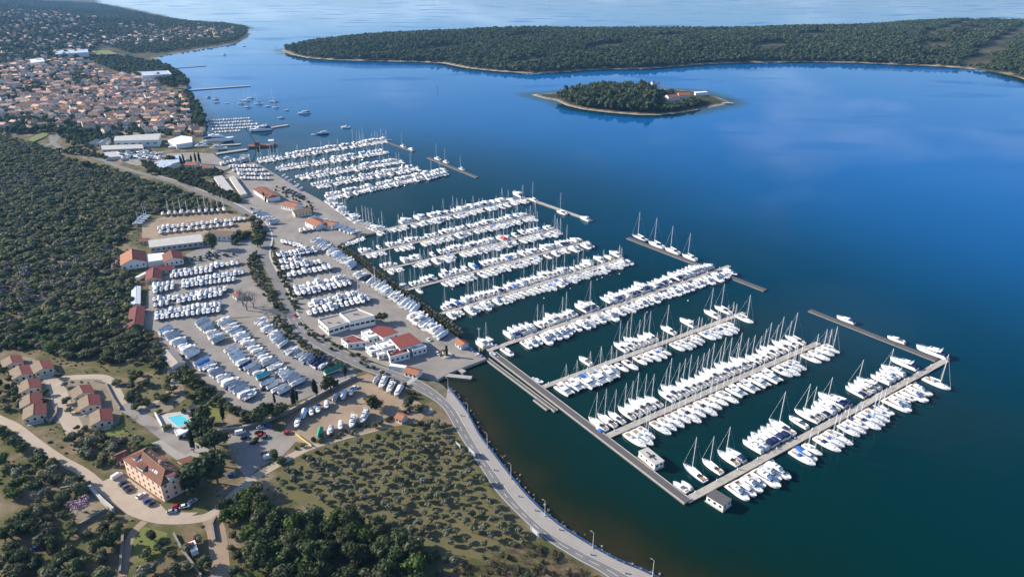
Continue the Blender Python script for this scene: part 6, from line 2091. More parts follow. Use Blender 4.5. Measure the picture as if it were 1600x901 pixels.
# the islet: convent with church and bell tower
IV = "buildings on the wooded islet"
gable("convent wing with orange roof on the wooded islet", (1042, 147.5), (1066, 147), 14, 8, 11, "plaster_white", "tile_orange", None, "convent", "building", (6, 2), IV, chimney=True)
gable("convent church with orange roof on the islet", (1060, 143.5), (1077, 144.5), 13, 11, 15, "plaster_cream", "tile_orange", None, "church", "church", (3, 1), IV)
for i, (x, y, hh_, lab) in enumerate([(1019, 146, 20, "pale square bell tower on the islet"), (1027, 146, 18, "second pale tower beside the islet's bell tower")]):
    p = at(x, y)
    t = thing("bell_tower", lab, "tower", p, .3, IV)
    add_obj("shaft", MB().box(-3, 3, -3, 3, -1, hh_, "plaster_white").mesh("shaft"), t)
    add_obj("roof", MB().box(-3.3, 3.3, -3.3, 3.3, hh_, hh_ + 2.4, "tile_tan", taper=(-.2, .2, -.2, .2)).mesh("roof"), t)
flat("long low white house at the bare end of the islet", [(1085, 143.5), (1103, 142.5), (1106, 144), (1087, 145.5)], 5, "plaster_white", "roof_white", "low_house", "building", None, 0, (0, 0, 1), IV)

# the pool
pt = 2.0
slab("pool_terrace", Gl([(243, 649), (262, 645), (296, 641), (309, 657), (300, 664), (278, 676), (258, 672)], pt), 1.0, pt, "concrete_pale", "plaster_white")
PQ = [np.array(G(*q, pt)) for q in ((260, 652), (284, 647), (301, 659), (278, 667))]
cq = sum(PQ) / 4
pool = thing("swimming_pool", "turquoise swimming pool on a white terrace", "swimming pool", (cq[0], cq[1], pt))
mb = MB()
for i in range(4):
    a, b = PQ[i] - cq, PQ[(i + 1) % 4] - cq
    mb.prism([tuple(a), tuple(b), tuple(b * .93), tuple(a * .93)], .02, .16, "paint_white")
add_obj("coping", mb.mesh("coping"), pool)
add_obj("pool_surface", MB().prism([tuple((q - cq) * .93) for q in PQ], .01, .06, "pool_water").mesh("pool_surface"), pool)
flat("white flat roofed pool bar below the swimming pool", [(272, 671), (302, 661), (306, 667), (277, 681)], 2.8, "plaster_white", "roof_white", "pool_bar", "building", 1.0, .2, (3, 1, 1.6))
lm = MB().box(-.95, .6, -.32, .32, .22, .36, "canvas_navy").box(.55, 1.0, -.32, .32, .30, .42, "canvas_navy", taper=(.6, 1.05, -.32, .32))
lg = MB()
for x in (-.8, .7):
    for s in (1, -1):
        lg.box(x - .04, x + .04, s * .28 - .04, s * .28 + .04, 0, .22, "mast_alloy")
lm_, lg_ = lm.mesh("cushion"), lg.mesh("frame")
for i, (x, y) in enumerate([(298, 635), (301, 637.5), (304, 640), (308, 643), (312, 646), (315, 648.5)]):
    p = at(x, y)
    o = thing("sun_lounger", "dark sun lounger in the row beside the pool lawn", "sun lounger", (p[0], p[1], p[2] + .05), 1.0, "sun loungers in a row", 1.5, None, ("from the pool", float(x)))
    add_obj("cushion", lm_, o)
    add_obj("frame", lg_, o)

# ------------------------------------------------------------------ the old town: 300 nearest houses are things
rh = random.Random(21)
def house_mesh(L, Wd, hw, hr, wall, roof, hip):
    wm, rm = MB(), MB()
    l, w, ov = L / 2, Wd / 2, .45
    wm.box(-l, l, -w, w, -2.5, hw, wall)
    if not hip:
        for s in (1, -1):
            wm.add([(s * l, -w, hw), (s * l, w, hw), (s * l, 0, hr)], [(0, 1, 2)], wall)
    st = 2 if hw > 4.5 else 1
    for k in range(3):
        for q in range(st):
            z = hw * (q + .55) / st
            x = -l + L * (k + .5) / 3
            for s in (1, -1):
                wm.box(x - .5, x + .5, s * w - .05, s * w + .05, z - .7, z + .7, "shutter_green")
    for s in (1, -1):
        wm.box(s * l - .05, s * l + .05, -.6, .6, hw * .5, hw * .5 + 1.4, "shutter_green")
    e = hw - ov * (hr - hw) / w
    lo = l + ov
    for s in (1, -1):
        slab_face(rm, [(-lo, s * (w + ov), e), (lo, s * (w + ov), e), (lo - hip, 0, hr + .15), (-lo + hip, 0, hr + .15)], roof, .18)
        if hip:
            slab_face(rm, [(s * lo, -(w + ov), e), (s * lo, w + ov, e), (s * (lo - hip), 0, hr + .15)], roof, .18)
    rm.box(l * .35 - .4, l * .35 + .4, w * .3 - .35, w * .3 + .35, hw, hr + .9, wall)
    return wm, rm
HV = []
for i, (wl, wn_) in enumerate([("plaster_white", "white"), ("plaster_cream", "cream"), ("plaster_white", "white"), ("plaster_peach", "peach"), ("plaster_grey", "grey"), ("plaster_white", "white"), ("plaster_pink", "pinkish")]):
    for j, (rf, rn_) in enumerate([("tile_faded", "faded"), ("tile_pale" if i % 2 else "tile_faded", "orange" if i % 2 else "pale orange"), ("tile_tan" if i % 3 == 0 else "tile_pale", "brown" if i % 3 == 0 else "orange")]):
        hip = 3.0 if (i + j) % 3 == 0 else 0
        L, Wd, hw = rh.uniform(9, 14), rh.uniform(7.5, 9.5), rh.choice([4.6, 6.8, 7.6, 9.2])
        wm, rm = house_mesh(L, Wd, hw, hw + rh.uniform(1.4, 2.2), wl, rf, hip)
        HV.append(dict(wm=wm, rm=rm, w=None, r=None, lab="%s %s house with %s %s roof" % ("tall" if hw > 7 else ("low" if hw < 5 else "two storey"), wn_, rn_, "hipped" if hip else "gabled")))
TOWN = [([(55, 150), (120, 140), (200, 136), (240, 142), (286, 154), (300, 178), (296, 200), (255, 208), (190, 206), (120, 200), (80, 190), (40, 182), (0, 186), (0, 150)], 15.8, .08, "old town"),
        ([(0, 105), (60, 92), (130, 98), (180, 118), (230, 118), (265, 120), (240, 138), (150, 138), (60, 148), (0, 148)], 22, .10, "upper town"),
        ([(0, 45), (70, 28), (150, 42), (170, 60), (135, 84), (60, 90), (0, 100)], 34, .25, "hillside quarter"),
        ([(150, 62), (230, 50), (320, 40), (372, 46), (360, 60), (240, 72), (160, 72)], 34, .2, "headland"), ([(0, 20), (80, 18), (160, 34), (250, 40), (230, 50), (150, 42), (70, 28), (0, 44)], 50, .3, "hills"),
        ([(0, 188), (70, 196), (140, 206), (180, 210), (150, 218), (110, 208), (60, 206), (0, 206)], 24, .25, "lower town"),
        ([(262, 200), (300, 200), (318, 208), (310, 216), (280, 212)], 17, .1, "shipyard quay")]
hp = []
TOWNTREES = []
for px, sp, thin, zone in TOWN:
    Wt = scatter(pxpoly(px), sp, len(hp) + 9, .33, .35)
    for w in Wt:
        (hp.append((w[0], w[1], zone)) if rh.random() > thin else None)
HW = np.array([(a, b) for a, b, _ in hp])
HZ = Hv(HW)
pq, sq = proj(HW, HZ)
ordr = np.argsort(-sq)
rest = MB()
for n_, i in enumerate(ordr):
    v = HV[rh.randrange(len(HV))]
    ang = rad(rh.choice([8, 98, 14, 104, 35, -20, 60]) + rh.uniform(-9, 9))
    sc = rh.uniform(.85, 1.2)
    if n_ < 300:
        if v["w"] is None:
            v["w"], v["r"] = v["wm"].mesh("wall"), v["rm"].mesh("roof")
        o = thing("town_house", v["lab"], "house", (HW[i, 0], HW[i, 1], HZ[i]), ang, "houses of the old town", sc, None, ("from the hill, %s" % hp[i][2], float(pq[i, 0])))
        add_obj("wall", v["w"], o)
        add_obj("roof", v["r"], o)
    else:
        rest.join(v["wm"], HW[i, 0], HW[i, 1], HZ[i], ang, sc)
        rest.join(v["rm"], HW[i, 0], HW[i, 1], HZ[i], ang, sc)
if rest.v:
    stuff("town_houses", rest.mesh("town_houses"), "hazy white and orange roofed houses of the upper town")
flat("long pale hotel block on the town shore", [(220, 112.5), (262, 110.5), (268, 116), (222, 119)], 13, "plaster_white", "roof_sheet_blue", "shore_hotel", "hotel", None, .6, (0, 0, 1))
flat("white block at the head of the town sports field", [(46, 93), (66, 91), (70, 96), (48, 99)], 10, "plaster_white", "roof_white", "school", "building", None, .6, (0, 0, 1))
flat("long white block beside the sports field", [(84, 79), (136, 77), (138, 82), (88, 85)], 9, "plaster_white", "roof_sheet_blue", "sports_hall", "building", None, .6, (0, 0, 1))
gable("church like long house above the town park", (176, 118), (205, 121), 13, 9, 12, "plaster_cream", "tile_orange", None, "town_hall", "building", (0, 0))

HILL = pxpoly([(-60, 4), (60, 3), (150, 6), (205, 17), (250, 27), (300, 35), (345, 38), (330, 46), (240, 52), (165, 50), (70, 34), (0, 40), (-80, 42)])
far_wood("hill_wood", [tuple(q) for q in HILL], 13.0, 52, (4.5, 8), (.6, .85), "hazy scrub wood on the hills behind the town", 8, keepoff=HW, mat_="leaf_pine_mass", n=24)
HEAD = pxpoly([(120, 52), (230, 50), (300, 36), (350, 37), (390, 46), (386, 55), (368, 66), (310, 74), (260, 82), (200, 84), (150, 68)])
far_wood("headland_wood", HEAD, 11.0, 53, (4, 7), (.7, 1.0), "dark pines on the headland beyond the town", 6, keepoff=HW, n=26)

gt = np.random.default_rng(5)
PARKS = [([(280, 150), (296, 148), (316, 178), (322, 196), (310, 200), (292, 186)], 9, (4.5, 6.5), .0), ([(140, 95), (200, 92), (260, 105), (285, 118), (296, 134), (270, 140), (240, 128), (180, 112)], 10.5, (5, 7), .15),
         ([(0, 100), (130, 96), (160, 120), (280, 150), (300, 195), (180, 212), (0, 208)], 9.5, (2.6, 5.0), .28), ([(0, 30), (150, 40), (160, 70), (130, 92), (0, 102)], 17, (5, 8), .3), ([(0, 186), (80, 192), (170, 212), (225, 214), (220, 224), (110, 224), (75, 206), (0, 212)], 9, (3.2, 5.4), .2),
         ([(215, 205), (262, 206), (300, 203), (312, 212), (262, 216), (215, 214)], 9, (3, 4.4), .35), ([(92, 236), (130, 236), (170, 247), (170, 251), (120, 243), (96, 240)], 7, (2.6, 4), .2), ([(96, 208), (140, 208), (150, 226), (155, 236), (120, 232), (100, 222)], 8, (2.8, 4.4), .3)]
tp = []
for px, sp, rr_, th in PARKS:
    Wt = scatter(pxpoly(px), sp, int(sp * 10), .45, .2)
    Wt = Wt[gt.random(len(Wt)) > th]
    d2 = ((Wt[:, None, :] - HW[None]) ** 2).sum(2).min(1)
    Wt = Wt[d2 > 44]
    tp.append(np.column_stack([Wt, Hv(Wt), gt.uniform(*rr_, len(Wt)), gt.uniform(.85, 1.2, len(Wt))]))
mass("town_trees", [crown(500 + s, 1, .78, 1.05, 5, 56, .27) for s in range(4)], np.concatenate(tp), "leaf_pine_mass", "dark garden and park trees standing between the town houses")

# ------------------------------------------------------------------ walls, fences, rails, lamps
def wall_line(label, px, h, w, m="stone_wall", name="stone_wall", cat="wall", cap=None, z=None):
    P = [np.array(at(*p)[:2]) for p in px]
    c = P[0]
    root = thing(name, label, cat, (c[0], c[1], H(*c)), 0)
    mb, cp = MB(), MB()
    for a, b in zip(P[:-1], P[1:]):
        d = (b - a) / np.linalg.norm(b - a)
        n = np.array((-d[1], d[0])) * w / 2
        q = [tuple(a - c - n), tuple(b - c - n), tuple(b - c + n), tuple(a - c + n)]
        mb.prism(q, -.5, h, m)
        n2 = n * 1.25
        cp.prism([tuple(a - c - n2), tuple(b - c - n2), tuple(b - c + n2), tuple(a - c + n2)], h + .003, h + .14, cap or m)
    add_obj("masonry", mb.mesh("masonry"), root)
    add_obj("coping", cp.mesh("coping"), root)
wall_line("long stone wall between covered boats and lower yard", [(557, 590), (536, 600), (500, 619), (450, 646), (405, 664), (372, 672), (340, 676)], 1.9, .9, cap="concrete")
wall_line("straight pale wall beside the hotel forecourt", [(141, 764), (160, 784), (178, 800)], 2.2, 1.0, "concrete_pale", "garden_wall", cap="concrete_pale")
wall_line("low terrace wall under the blossoming tree", [(108, 830), (140, 812), (166, 797)], 1.2, .8)
wall_line("low stone wall along the track below the hotel", [(95, 765), (120, 761), (143, 754)], 1.3, .7)
wall_line("stone wall between the dirt path and the lawn", [(193, 835), (190, 870), (188, 895)], 1.2, .7)
wall_line("stone wall running up beside the box truck", [(272, 835), (285, 860), (300, 880), (315, 901)], 1.2, .6)
wall_line("curved white wall at the upper end of the pool terrace", [(243, 648), (252, 664), (256, 674)], 1.6, .5, "plaster_white", "garden_wall")
wall_line("low stone wall at the copse side of the dirt track", [(338, 808), (332, 820), (336, 845)], 1.1, .6)
wall_line("dry stone wall between bungalows and the pool path", [(148, 595), (165, 600), (178, 625), (188, 640)], 1.1, .6)
wall_line("curved terrace wall below the lowest bungalow", [(62, 648), (78, 660), (88, 648), (90, 636)], 1.2, .7)

o = thing("railing", "blue railing along the sea edge of the promenade", "railing", (0, 0, 0))
pb = resample([p for p in PB if p[1] < 420], 3.0)
rail = MB().box(.04, 2.96, -.03, .03, .98, 1.06, "rail_blue").box(.04, 2.96, -.02, .02, .12, .18, "rail_blue").box(.04, 2.96, -.02, .02, .52, .58, "rail_blue")
for k in range(14):
    rail.box(.15 + .2 * k, .18 + .2 * k, -.012, .012, .18, .98, "rail_blue")
rail.box(-.04, .04, -.04, .04, 0, 1.12, "rail_blue")
rail_m = rail.mesh("railing_panel")
for a, b in list(zip(pb[:-1], pb[1:]))[:110]:
    d = b - a
    nn = np.array((d[1], -d[0])) / np.linalg.norm(d)
    s = add_obj("railing_panel", rail_m, o, (a[0] - nn[0] * -.25, a[1] - nn[1] * -.25, Z0 + .26), math.atan2(d[1], d[0]), (np.linalg.norm(d) / 3.0, 1, 1))

lp = MB().tube((0, 0, 0), (0, 0, 8.2), .11, .06, "mast_alloy", 6)
lp_m = lp.mesh("pole")
la_m = MB().tube((0, 0, 8.1), (.9, 0, 8.5), .05, .04, "mast_alloy", 4).box(.6, 1.5, -.16, .16, 8.44, 8.6, "steel_grey").mesh("lamp_head")
lb_m = MB().box(-.25, .25, -.25, .25, -.1, .3, "concrete").mesh("foot")
for i, (x, y, lab) in enumerate([(702, 611, "street lamp nearest the boat slip"), (733, 651, "street lamp where the promenade widens"), (763, 698, "street lamp beside the olive grove's upper end"), (800, 747, "street lamp opposite the billboard shadow"),
                                 (853, 805, "street lamp on the middle of the promenade curve"), (928, 855, "street lamp second from the picture's lower edge"), (1021, 899, "street lamp nearest the picture's lower edge")]):
    p = G(x, y, Z0 + .26)
    o = thing("street_lamp", lab, "street lamp", (p[0] - .5, p[1] - .3, Z0 + .26), 2.6, "street lamps along the promenade")
    add_obj("pole", lp_m, o); add_obj("lamp_head", la_m, o); add_obj("foot", lb_m, o)
tm_m = MB().tube((0, 0, 0), (0, 0, 15.5), .22, .12, "mast_alloy", 7).mesh("pole")
tb_m = MB().box(-1.1, 1.1, -.2, .2, 15.3, 15.7, "steel_grey").box(-.2, .2, -1.1, 1.1, 15.3, 15.7, "steel_grey").mesh("floodlights")
for i, (x, y, lab) in enumerate([(749, 549, "tall light mast at the root of the dark walkway"), (587, 449, "tall light mast beside the promenade hedge"), (560, 454, "tall light mast between promenade and boat rows"), (545, 436, "tall light mast above the asphalt yard"), (375, 300, "tall light mast by the parking canopies")]):
    p = G(x, y, Z0)
    o = thing("light_mast", lab, "light mast", (p[0], p[1], Z0 + .05), .4, "tall light masts of the marina")
    add_obj("pole", tm_m, o); add_obj("floodlights", tb_m, o)
bin_m = MB().tube((0, 0, 0), (0, 0, .95), .30, .34, "steel_grey", 8).mesh("litter_bin")
for i, (x, y) in enumerate([(720, 649), (772, 734), (810, 775), (836, 797), (874, 827), (923, 866), (977, 895)]):
    p = G(x, y, Z0 + .26)
    thing("litter_bin", "dark litter bin on the promenade", "litter bin", (p[0], p[1], Z0 + .26), 0, "litter bins on the promenade", None, bin_m, ("from the boat slip", float(x)))
for x, y, w_, lab in [(835, 836, 2.6, "grey-blue panel sign beside the road at the grove corner"), (716, 701, 2.2, "dark panel sign at the upper grove edge"), (737, 711, 3.0, "dark panel sign beside the road above the grove")]:
    p = at(x, y)
    o = thing("roadside_sign", lab, "sign", p, 2.2, "roadside panel signs")
    add_obj("panel", MB().box(-w_, w_, -.06, .06, 1.2, 3.4, "hull_grey").mesh("panel"), o)
    add_obj("post", MB().box(-w_ * .8 - .07, -w_ * .8 + .07, .07, .2, -.2, 3.2, "steel_grey").mesh("post"), o)
    add_obj("post", MB().box(w_ * .8 - .07, w_ * .8 + .07, .07, .2, -.2, 3.2, "steel_grey").mesh("post"), o)
# rocks at the foot of the shore
rk = np.random.default_rng(9)
iv, jf = ico()
RV, RF = [], []
sl_ = resample(PB, 1.1)
k = 0
for p in sl_:
    if p[1] > 470 or rk.random() < .15:
        continue
    for _ in range(2 if p[1] > 330 else 1):
        c = p + rk.normal(size=2) * .9 + np.array((1.3, .9)) * rk.uniform(.2, 2.6)
        s = rk.uniform(.35, 1.05)
        RV.append(iv * rk.uniform(.7, 1.2, (12, 1)) * s * np.array((1, 1, .7)) + np.array((c[0], c[1], rk.uniform(-.1, .35))))
        RF.append(jf + k)
        k += 12
stuff("shore_rocks", np_mesh("shore_rocks", np.concatenate(RV), np.concatenate(RF), ["rock"]), "rough brown rocks at the foot of the promenade")

# ------------------------------------------------------------------ vehicles
def car_parts(paint, van=False):
    L, W_, hb, ht = (5.2, 1.95, 1.25, 2.1) if van else (4.3, 1.76, .92, 1.45)
    b = MB()
    st = [(-.5, .86, .42, .80), (-.46, .97, .30, .95), (-.2, 1, .28, 1.0), (.2, 1, .28, .98), (.42, .96, .30, .82), (.5, .84, .42, .62)]
    b.loft([[(x * L, W_ / 2 * w * .94, z0), (x * L, W_ / 2 * w, (z0 + hb * zt) / 2), (x * L, W_ / 2 * w * .93, hb * zt), (x * L, -W_ / 2 * w * .93, hb * zt), (x * L, -W_ / 2 * w, (z0 + hb * zt) / 2), (x * L, -W_ / 2 * w * .94, z0)] for x, w, z0, zt in st], paint, cap0=True, cap1=True)
    g, r = MB(), MB()
    x0, x1, x2, x3 = (-.48, -.46, .22, .36) if van else (-.44, -.30, .06, .24)
    w0, w1 = W_ / 2 * .92, W_ / 2 * .78
    g.loft([[(x * L, w0, hb * .93), (x * L, -w0, hb * .93)] for x in (x0, x3)] , "tinted_glass")
    lo_ = [(x0 * L, w0, hb * .9), (x3 * L, w0, hb * .9), (x3 * L, -w0, hb * .9), (x0 * L, -w0, hb * .9)]
    hi_ = [(x1 * L, w1, ht - .06), (x2 * L, w1, ht - .06), (x2 * L, -w1, ht - .06), (x1 * L, -w1, ht - .06)]
    g.add(lo_ + hi_, [(0, 1, 5, 4), (1, 2, 6, 5), (2, 3, 7, 6), (3, 0, 4, 7)], paint if van else "tinted_glass")
    if van:
        g.add([(x3 * L * 1.01, w0 * .9, hb), (x3 * L * 1.01, -w0 * .9, hb), (x2 * L * 1.03, -w1, ht - .15), (x2 * L * 1.03, w1, ht - .15)], [(0, 1, 2, 3)], "tinted_glass")
    r.prism([(p[0], p[1]) for p in hi_], ht - .06, ht, paint)
    w = MB().tube((0, -.1, 0), (0, .1, 0), .32, .32, "rubber", 10)
    w.add([(.32 * math.cos(a), -.1, .32 * math.sin(a)) for a in np.linspace(0, 6.2832, 11)[:-1]], [tuple(range(10))], "car_silver")
    return (b.mesh("body"), g.mesh("window"), r.mesh("roof"), w.mesh("wheel"), L, W_)
CARS = {}
def car(px, py, qx, qy, colour, label, van=False, group="parked cars", order=None, z=None):
    key = (colour, van)
    if key not in CARS:
        CARS[key] = car_parts("car_" + colour, van)
    b, g, r, w, L, W_ = CARS[key]
    a, c = np.array(at(px, py)[:2]), np.array(at(qx, qy)[:2])
    d = c - a
    zz = max(H(*a) + .07, (Z0 + .07 if z is None else z))
    o = thing("van" if van else "parked_car", label, "van" if van else "car", (a[0], a[1], zz), math.atan2(d[1], d[0]), group, None, None, order)
    add_obj("body", b, o); add_obj("window", g, o); add_obj("roof", r, o)
    for sx in (-.31, .31):
        for sy in (-1, 1):
            add_obj("wheel", w, o, (sx * L, sy * W_ * .46, .32))
f = (8, -5)
for x, y, c, v, lab in [(183, 745, "white", True, "white van parked at the hotel's near wall"), (193, 756, "black", False, "black car next to the white hotel van"), (198, 761, "grey", False, "grey car in the middle of the hotel trio"), (203, 766, "black", False, "black car, last of the hotel trio"),
                        (221, 775, "white", False, "white car alone under the hotel windows"), (231, 783, "blue", False, "dark blue car beside the hotel corner"), (238, 787, "black", False, "black car nearest the hotel corner"), (301, 784, "silver", False, "pale car in the shade of the hotel pines")]:
    car(x, y, x + f[0], y + f[1], c, lab, v)
for x, y, c, v, lab in [(269, 800, "silver", False, "silver car at the forecourt's edge"), (277, 792, "red", False, "red car in front of the shaded hotel wall"), (289, 792, "white", False, "white car beside the red one"), (376, 677, "white", True, "white van at the wall of the parking ground"), (383, 685, "black", False, "black car below the white van, parking ground"),
                        (405, 677, "black", False, "black car next to the dark red one"), (409, 681, "red", False, "dark red car between two dark cars"), (415, 684, "grey", False, "grey car last in its row of three"), (397, 693, "black", False, "black car in the middle of the parking ground"), (450, 677, "red", False, "bright red car at the edge of the shade"),
                        (408, 668, "white", False, "white car under the long stone wall"), (419, 666, "blue", False, "blue car under the long stone wall"), (421, 715, "white", True, "white van beside the olive bush"), (414, 709, "grey", False, "dark car next to the bush and white van"), (555, 606, "white", False, "white car at the mouth of the lower yard"),
                        (413, 609, "black", False, "black car among the covered boats"), (60, 856, "blue", False, "blue car under the trees in the corner wood"), (44, 598, "white", False, "white car beside the bungalow"), (362, 803 - 60, "blue", False, "blue car beside the bare grey trees")]:
    car(x, y, x + 9, y - 2, c, lab, v)
for x, y, c, lab in [(684, 553, "white", "white car next to the white block on the quay"), (691, 557, "black", "dark car next to the white car on the quay"), (627, 561, "white", "white car below the lowest red roof"), (670, 532, "white", "white car in front of the last promenade boat"), (748, 556, "white", "white car at the quay edge by the walkway"),
                     (738, 548, "blue", "blue car behind the quay kiosk"), (461, 494, "red", "red car at the crossing on the coast road"), (385, 337, "black", "dark car driving on the upper road"), (393, 327, "black", "black car at the marina entrance"), (420, 316, "grey", "grey car near the entrance conifers")]:
    car(x, y, x + 5, y + 3, c, lab)
rc = random.Random(8)
for i in range(11):
    x, y = 444 + 2.9 * i, 293 + 1.35 * i + (4 if i % 2 else 0)
    car(x, y, x + 4, y - 1, rc.choice(["black", "grey", "silver", "white", "blue"]), "car parked on the quay road lot", order=("from the entrance", float(x)))
for i in range(9):
    t = i / 8
    car(332 + 18 * t, 278 + 24 * t, 337 + 18 * t, 277.5 + 24 * t, rc.choice(["silver", "white", "blue", "grey"]), "car parked at the wider beige canopy", order=("from its upper end", float(i)))
for i in range(8):
    x, y = 322 + 5.5 * (i % 4), 396 + 5 * (i // 4) - .6 * (i % 4)
    car(x, y, x + 3, y + 3, rc.choice(["silver", "white", "grey", "black"]), "car in the park below the grey hangar", order=("from its left", float(i)))
# box truck on the dirt track
p, q = np.array(at(306, 868)[:2]), np.array(at(300, 850)[:2])
o = thing("box_truck", "red lorry with long white box on the dirt track", "lorry", (*((p + q) / 2), H(*p) + .06), math.atan2(*(q - p)[::-1]))
add_obj("cargo_box", MB().box(-4.2, 1.6, -1.25, 1.25, .9, 3.4, "roof_white").mesh("cargo_box"), o)
add_obj("cab", MB().box(1.75, 3.8, -1.15, 1.15, .5, 2.6, "car_red", taper=(1.75, 3.5, -1.1, 1.1)).mesh("cab"), o)
add_obj("windscreen", MB().box(3.52, 3.74, -1.0, 1.0, 1.5, 2.3, "tinted_glass", taper=(3.4, 3.58, -1.0, 1.0)).mesh("windscreen"), o)
wm_ = MB().tube((0, -.15, 0), (0, .15, 0), .48, .48, "rubber", 10).mesh("wheel")
for x in (-2.9, 2.7):
    for s in (1, -1):
        add_obj("wheel", wm_, o, (x, s * 1.05, .48))

# ------------------------------------------------------------------ floating houses, cranes, ships, buoys
def float_house(label, quad, h, wall, roof, notch=False, name="floating_house"):
    P = [np.array(G(*q_, h + .5)) for q_ in quad]
    c = sum(P) / 4
    u = P[1] - P[0]
    L, Wd = np.linalg.norm(u), np.linalg.norm(P[3] - P[0])
    o = thing(name, label, "floating house", (c[0], c[1], 0), math.atan2(u[1], u[0]))
    add_obj("float", MB().box(-L / 2 - .4, L / 2 + .4, -Wd / 2 - .4, Wd / 2 + .4, -.4, .5, "concrete").mesh("float"), o)
    add_obj("cabin", MB().box(-L / 2, L / 2, -Wd / 2, Wd / 2, .5, h + .5, wall).mesh("cabin"), o)
    add_obj("roof", MB().box(-L / 2 - .25, L / 2 + .25, -Wd / 2 - .25, Wd / 2 + .25, h + .5, h + .7, roof).mesh("roof"), o)
    if notch:
        add_obj("roof_light", MB().box(-L * .3, L * .3, -Wd * .06, Wd * .06, h + .7, h + .85, "glass_dark").mesh("roof_light"), o)
        add_obj("roof_light", MB().box(-L * .02, L * .1, -Wd * .30, Wd * .30, h + .7, h + .84, "glass_dark").mesh("roof_light"), o)
    wall_windows(o, (-L / 2, -Wd / 2), (L / 2, -Wd / 2), .5, h, 3, 1, 1.2, 1.1)
    wall_windows(o, (L / 2, -Wd / 2), (L / 2, Wd / 2), .5, h, 2, 1, 1.2, 1.1)
    return o
float_house("cream floating cabin beside the dark walkway", [(999, 706), (1024, 727), (1037, 717), (1011, 699)], 3.0, "gelcoat_cream", "roof_sheet_grey", True)
float_house("white floating cabin at the root of the end pier", [(1105, 774), (1131, 790), (1141, 780), (1117, 764)], 2.8, "plaster_white", "timber_dark")

p = G(698, 556, Z0)
o = thing("harbour_crane", "small yellow and black quay crane on a round base", "crane", (p[0], p[1], Z0 + .06), .3)
add_obj("base", MB().tube((0, 0, 0), (0, 0, .9), 3.4, 3.2, "concrete_pale", 14).mesh("base"), o)
add_obj("column", MB().tube((0, 0, .9), (0, 0, 7.0), .85, .7, "rubber", 10).mesh("column"), o)
add_obj("cab", MB().box(-2.2, -.7, -1, 1, 1.6, 3.8, "paint_yellow").mesh("cab"), o)
add_obj("jib", MB().box(-3.4, .9, -.35, .35, 3.9, 4.6, "rust").mesh("jib"), o)
def gantry(label, x, y, ang):
    p_ = at(x, y)
    o_ = thing("boat_lift", label, "boat lift", (p_[0], p_[1], Z0 + .06), ang)
    for sx in (-5, 5):
        for sy in (-4, 4):
            add_obj("leg", MB().box(-.35, .35, -.35, .35, 0, 9, "paint_white").mesh("leg"), o_, (sx, sy, 0))
    for sy in (-4, 4):
        add_obj("beam", MB().box(-5.4, 5.4, -.4, .4, 9, 9.9, "paint_white").mesh("beam"), o_, (0, sy, 0))
    add_obj("beam", MB().box(-.4, .4, -3.6, 3.6, 9, 9.9, "paint_white").mesh("beam"), o_, (5, 0, 0))
gantry("white travelling boat lift at the crane basin", 384, 256, .3)

p = np.array(G(411, 229))
o = thing("crane_barge", "rusty crane barge at the shipyard jetty", "barge", (p[0], p[1], 0), .25)
add_obj("hull", MB().box(-17, 17, -6, 6, -.8, 2.2, "rust", taper=(-18, 18, -6, 6)).mesh("hull"), o)
add_obj("deckhouse", MB().box(8, 14, -4, 4, 2.2, 7.5, "plaster_white").box(7.6, 14.4, -4.4, 4.4, 7.5, 7.9, "roof_white").mesh("deckhouse"), o)
add_obj("crane_cab", MB().box(-10, -4, -3, 3, 2.2, 6.5, "rust").mesh("crane_cab"), o)
add_obj("boom", MB().tube((-8, 0, 5), (-19, 2, 24), .6, .35, "rust", 5).mesh("boom"), o)
single("m4", 323, 222, 361, 219.5, "large white ship lying at the shipyard quay", True, 2.6)
single("m4", 421, 203, 393, 205, "large pale ship at the outer harbour mole", True, 2.0)
single("m1", 333, 233, 352, 233, "white yacht behind the shipyard quay finger", True, 1.6)
single("m2", 346, 249, 372, 250, "white yacht moored at the shipyard bank", True, 1.2)
bu = MB()
for k in range(4):
    a0, a1 = -math.pi / 2 + math.pi * k / 4, -math.pi / 2 + math.pi * (k + 1) / 4
    bu.loft([[(.5 * math.cos(a0) * math.cos(t), .5 * math.cos(a0) * math.sin(t), .2 + .5 * math.sin(a0)) for t in np.linspace(0, 2 * math.pi, 9)[:-1]], [(.5 * math.cos(a1) * math.cos(t), .5 * math.cos(a1) * math.sin(t), .2 + .5 * math.sin(a1)) for t in np.linspace(0, 2 * math.pi, 9)[:-1]]], "gelcoat", closed=True)
bu_m = bu.mesh("mooring_buoy", True)
for i, (x, y) in enumerate([(933, 437), (941, 434), (953, 430), (968, 428), (891, 451), (850, 466), (1011, 488), (1075, 470), (707, 452), (745, 436), (1186, 592)]):
    q_ = G(x, y)
    thing("mooring_buoy", "white mooring buoy off the piers", "buoy", (q_[0], q_[1], 0), 0, "white mooring buoys", None, bu_m, ("from the quay", float(x)))
for x, y, lab in [(683, 142, "slim channel marker beside the islet channel"), (431, 77, "slim channel marker off the headland")]:
    q_ = G(x, y)
    o = thing("channel_marker", lab, "channel marker", (q_[0], q_[1], 0))
    add_obj("pole", MB().tube((0, 0, -.5), (0, 0, 7), .5, .4, "rust", 8).mesh("pole"), o)
    add_obj("lantern", MB().tube((0, 0, 7), (0, 0, 8.2), .7, .3, "rubber", 8).mesh("lantern"), o)
pc = at(622, 577)
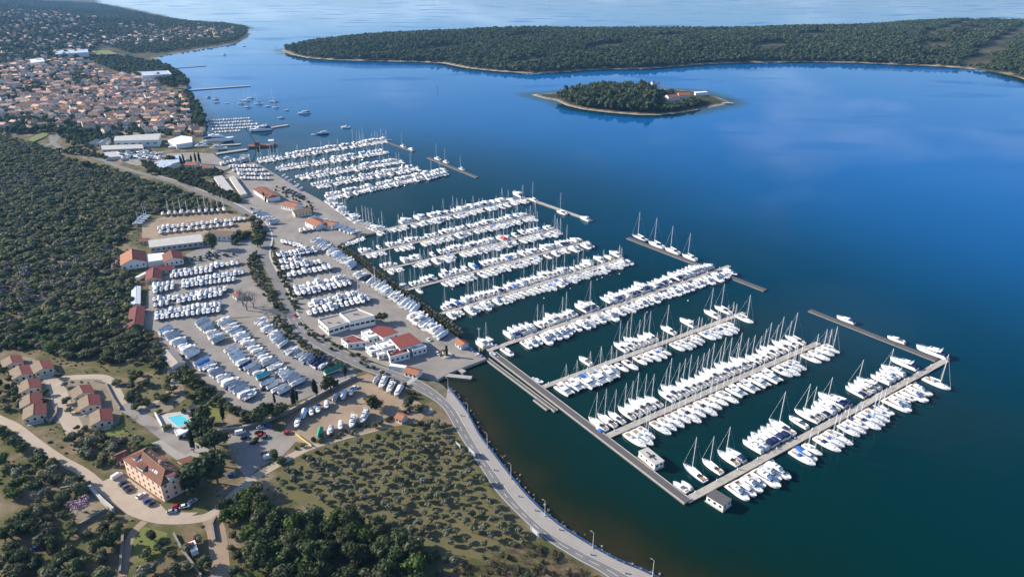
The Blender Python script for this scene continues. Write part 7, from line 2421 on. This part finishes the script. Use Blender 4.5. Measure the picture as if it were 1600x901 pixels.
thing("storage_container", "pale green storage container beside the slip kiosk", "container", (pc[0], pc[1], Z0 + .06), -.25, None, None, MB().box(-5, 5, -1.5, 1.5, 0, 2.6, "canvas_pale_blue", top="roof_white").mesh("storage_container"))
pc = at(222, 434)
thing("storage_container", "white container at the corner of the gravel yard", "container", (pc[0], pc[1], Z0 + .06), 1.3, None, None, MB().box(-5, 5, -1.4, 1.4, 0, 2.6, "roof_white").mesh("storage_container"))
P_ = [np.array(at(*q_)[:2]) for q_ in ((462, 679), (489, 699))]
o = thing("board_fence", "yellowish board fence at the foot of the lower yard", "fence", (*P_[0], Z0), math.atan2(*(P_[1] - P_[0])[::-1]))
Lf = np.linalg.norm(P_[1] - P_[0])
fm = MB().box(.03, 1.97, -.03, .03, .1, 1.3, "paint_yellow").mesh("board")
for i in range(int(Lf / 2)):
    add_obj("board", fm, o, (i * 2, 0, 0))

# ------------------------------------------------------------------ labels: tell look-alikes apart
from collections import defaultdict
_g = defaultdict(list)
for o, lab, ph, key in LAB:
    _g[(lab, ph)].append((key, o))
for (lab, ph), lst in _g.items():
    lst.sort(key=lambda t: t[0])
    for i, (key, o) in enumerate(lst):
        o["label"] = (lab + ", " + (ordinal(i + 1) + " such " if len(lst) > 1 else "") + (ph if len(lst) > 1 or not ph.startswith("from ") else ph.split(", ", 1)[-1]))

# ------------------------------------------------------------------ the air
hz = bpy.data.materials.new("haze")
hz.use_nodes = True
nt = hz.node_tree
nt.nodes.remove(nt.nodes["Principled BSDF"])
pv = nt.nodes.new("ShaderNodeVolumePrincipled")
pv.inputs["Color"].default_value = (0.24, 0.54, 1.0, 1)
pv.inputs["Density"].default_value = 0.00004
pv.inputs["Anisotropy"].default_value = 0.2
nt.links.new(pv.outputs[0], nt.nodes["Material Output"].inputs["Volume"])
M["haze"] = hz
hb = MB().box(-61000, 61000, -21000, 61000, -5, 216, "haze")
stuff("haze", hb.mesh("haze"), "pale blue haze over the bay")
print("OBJECTS", len(bpy.data.objects), NB)
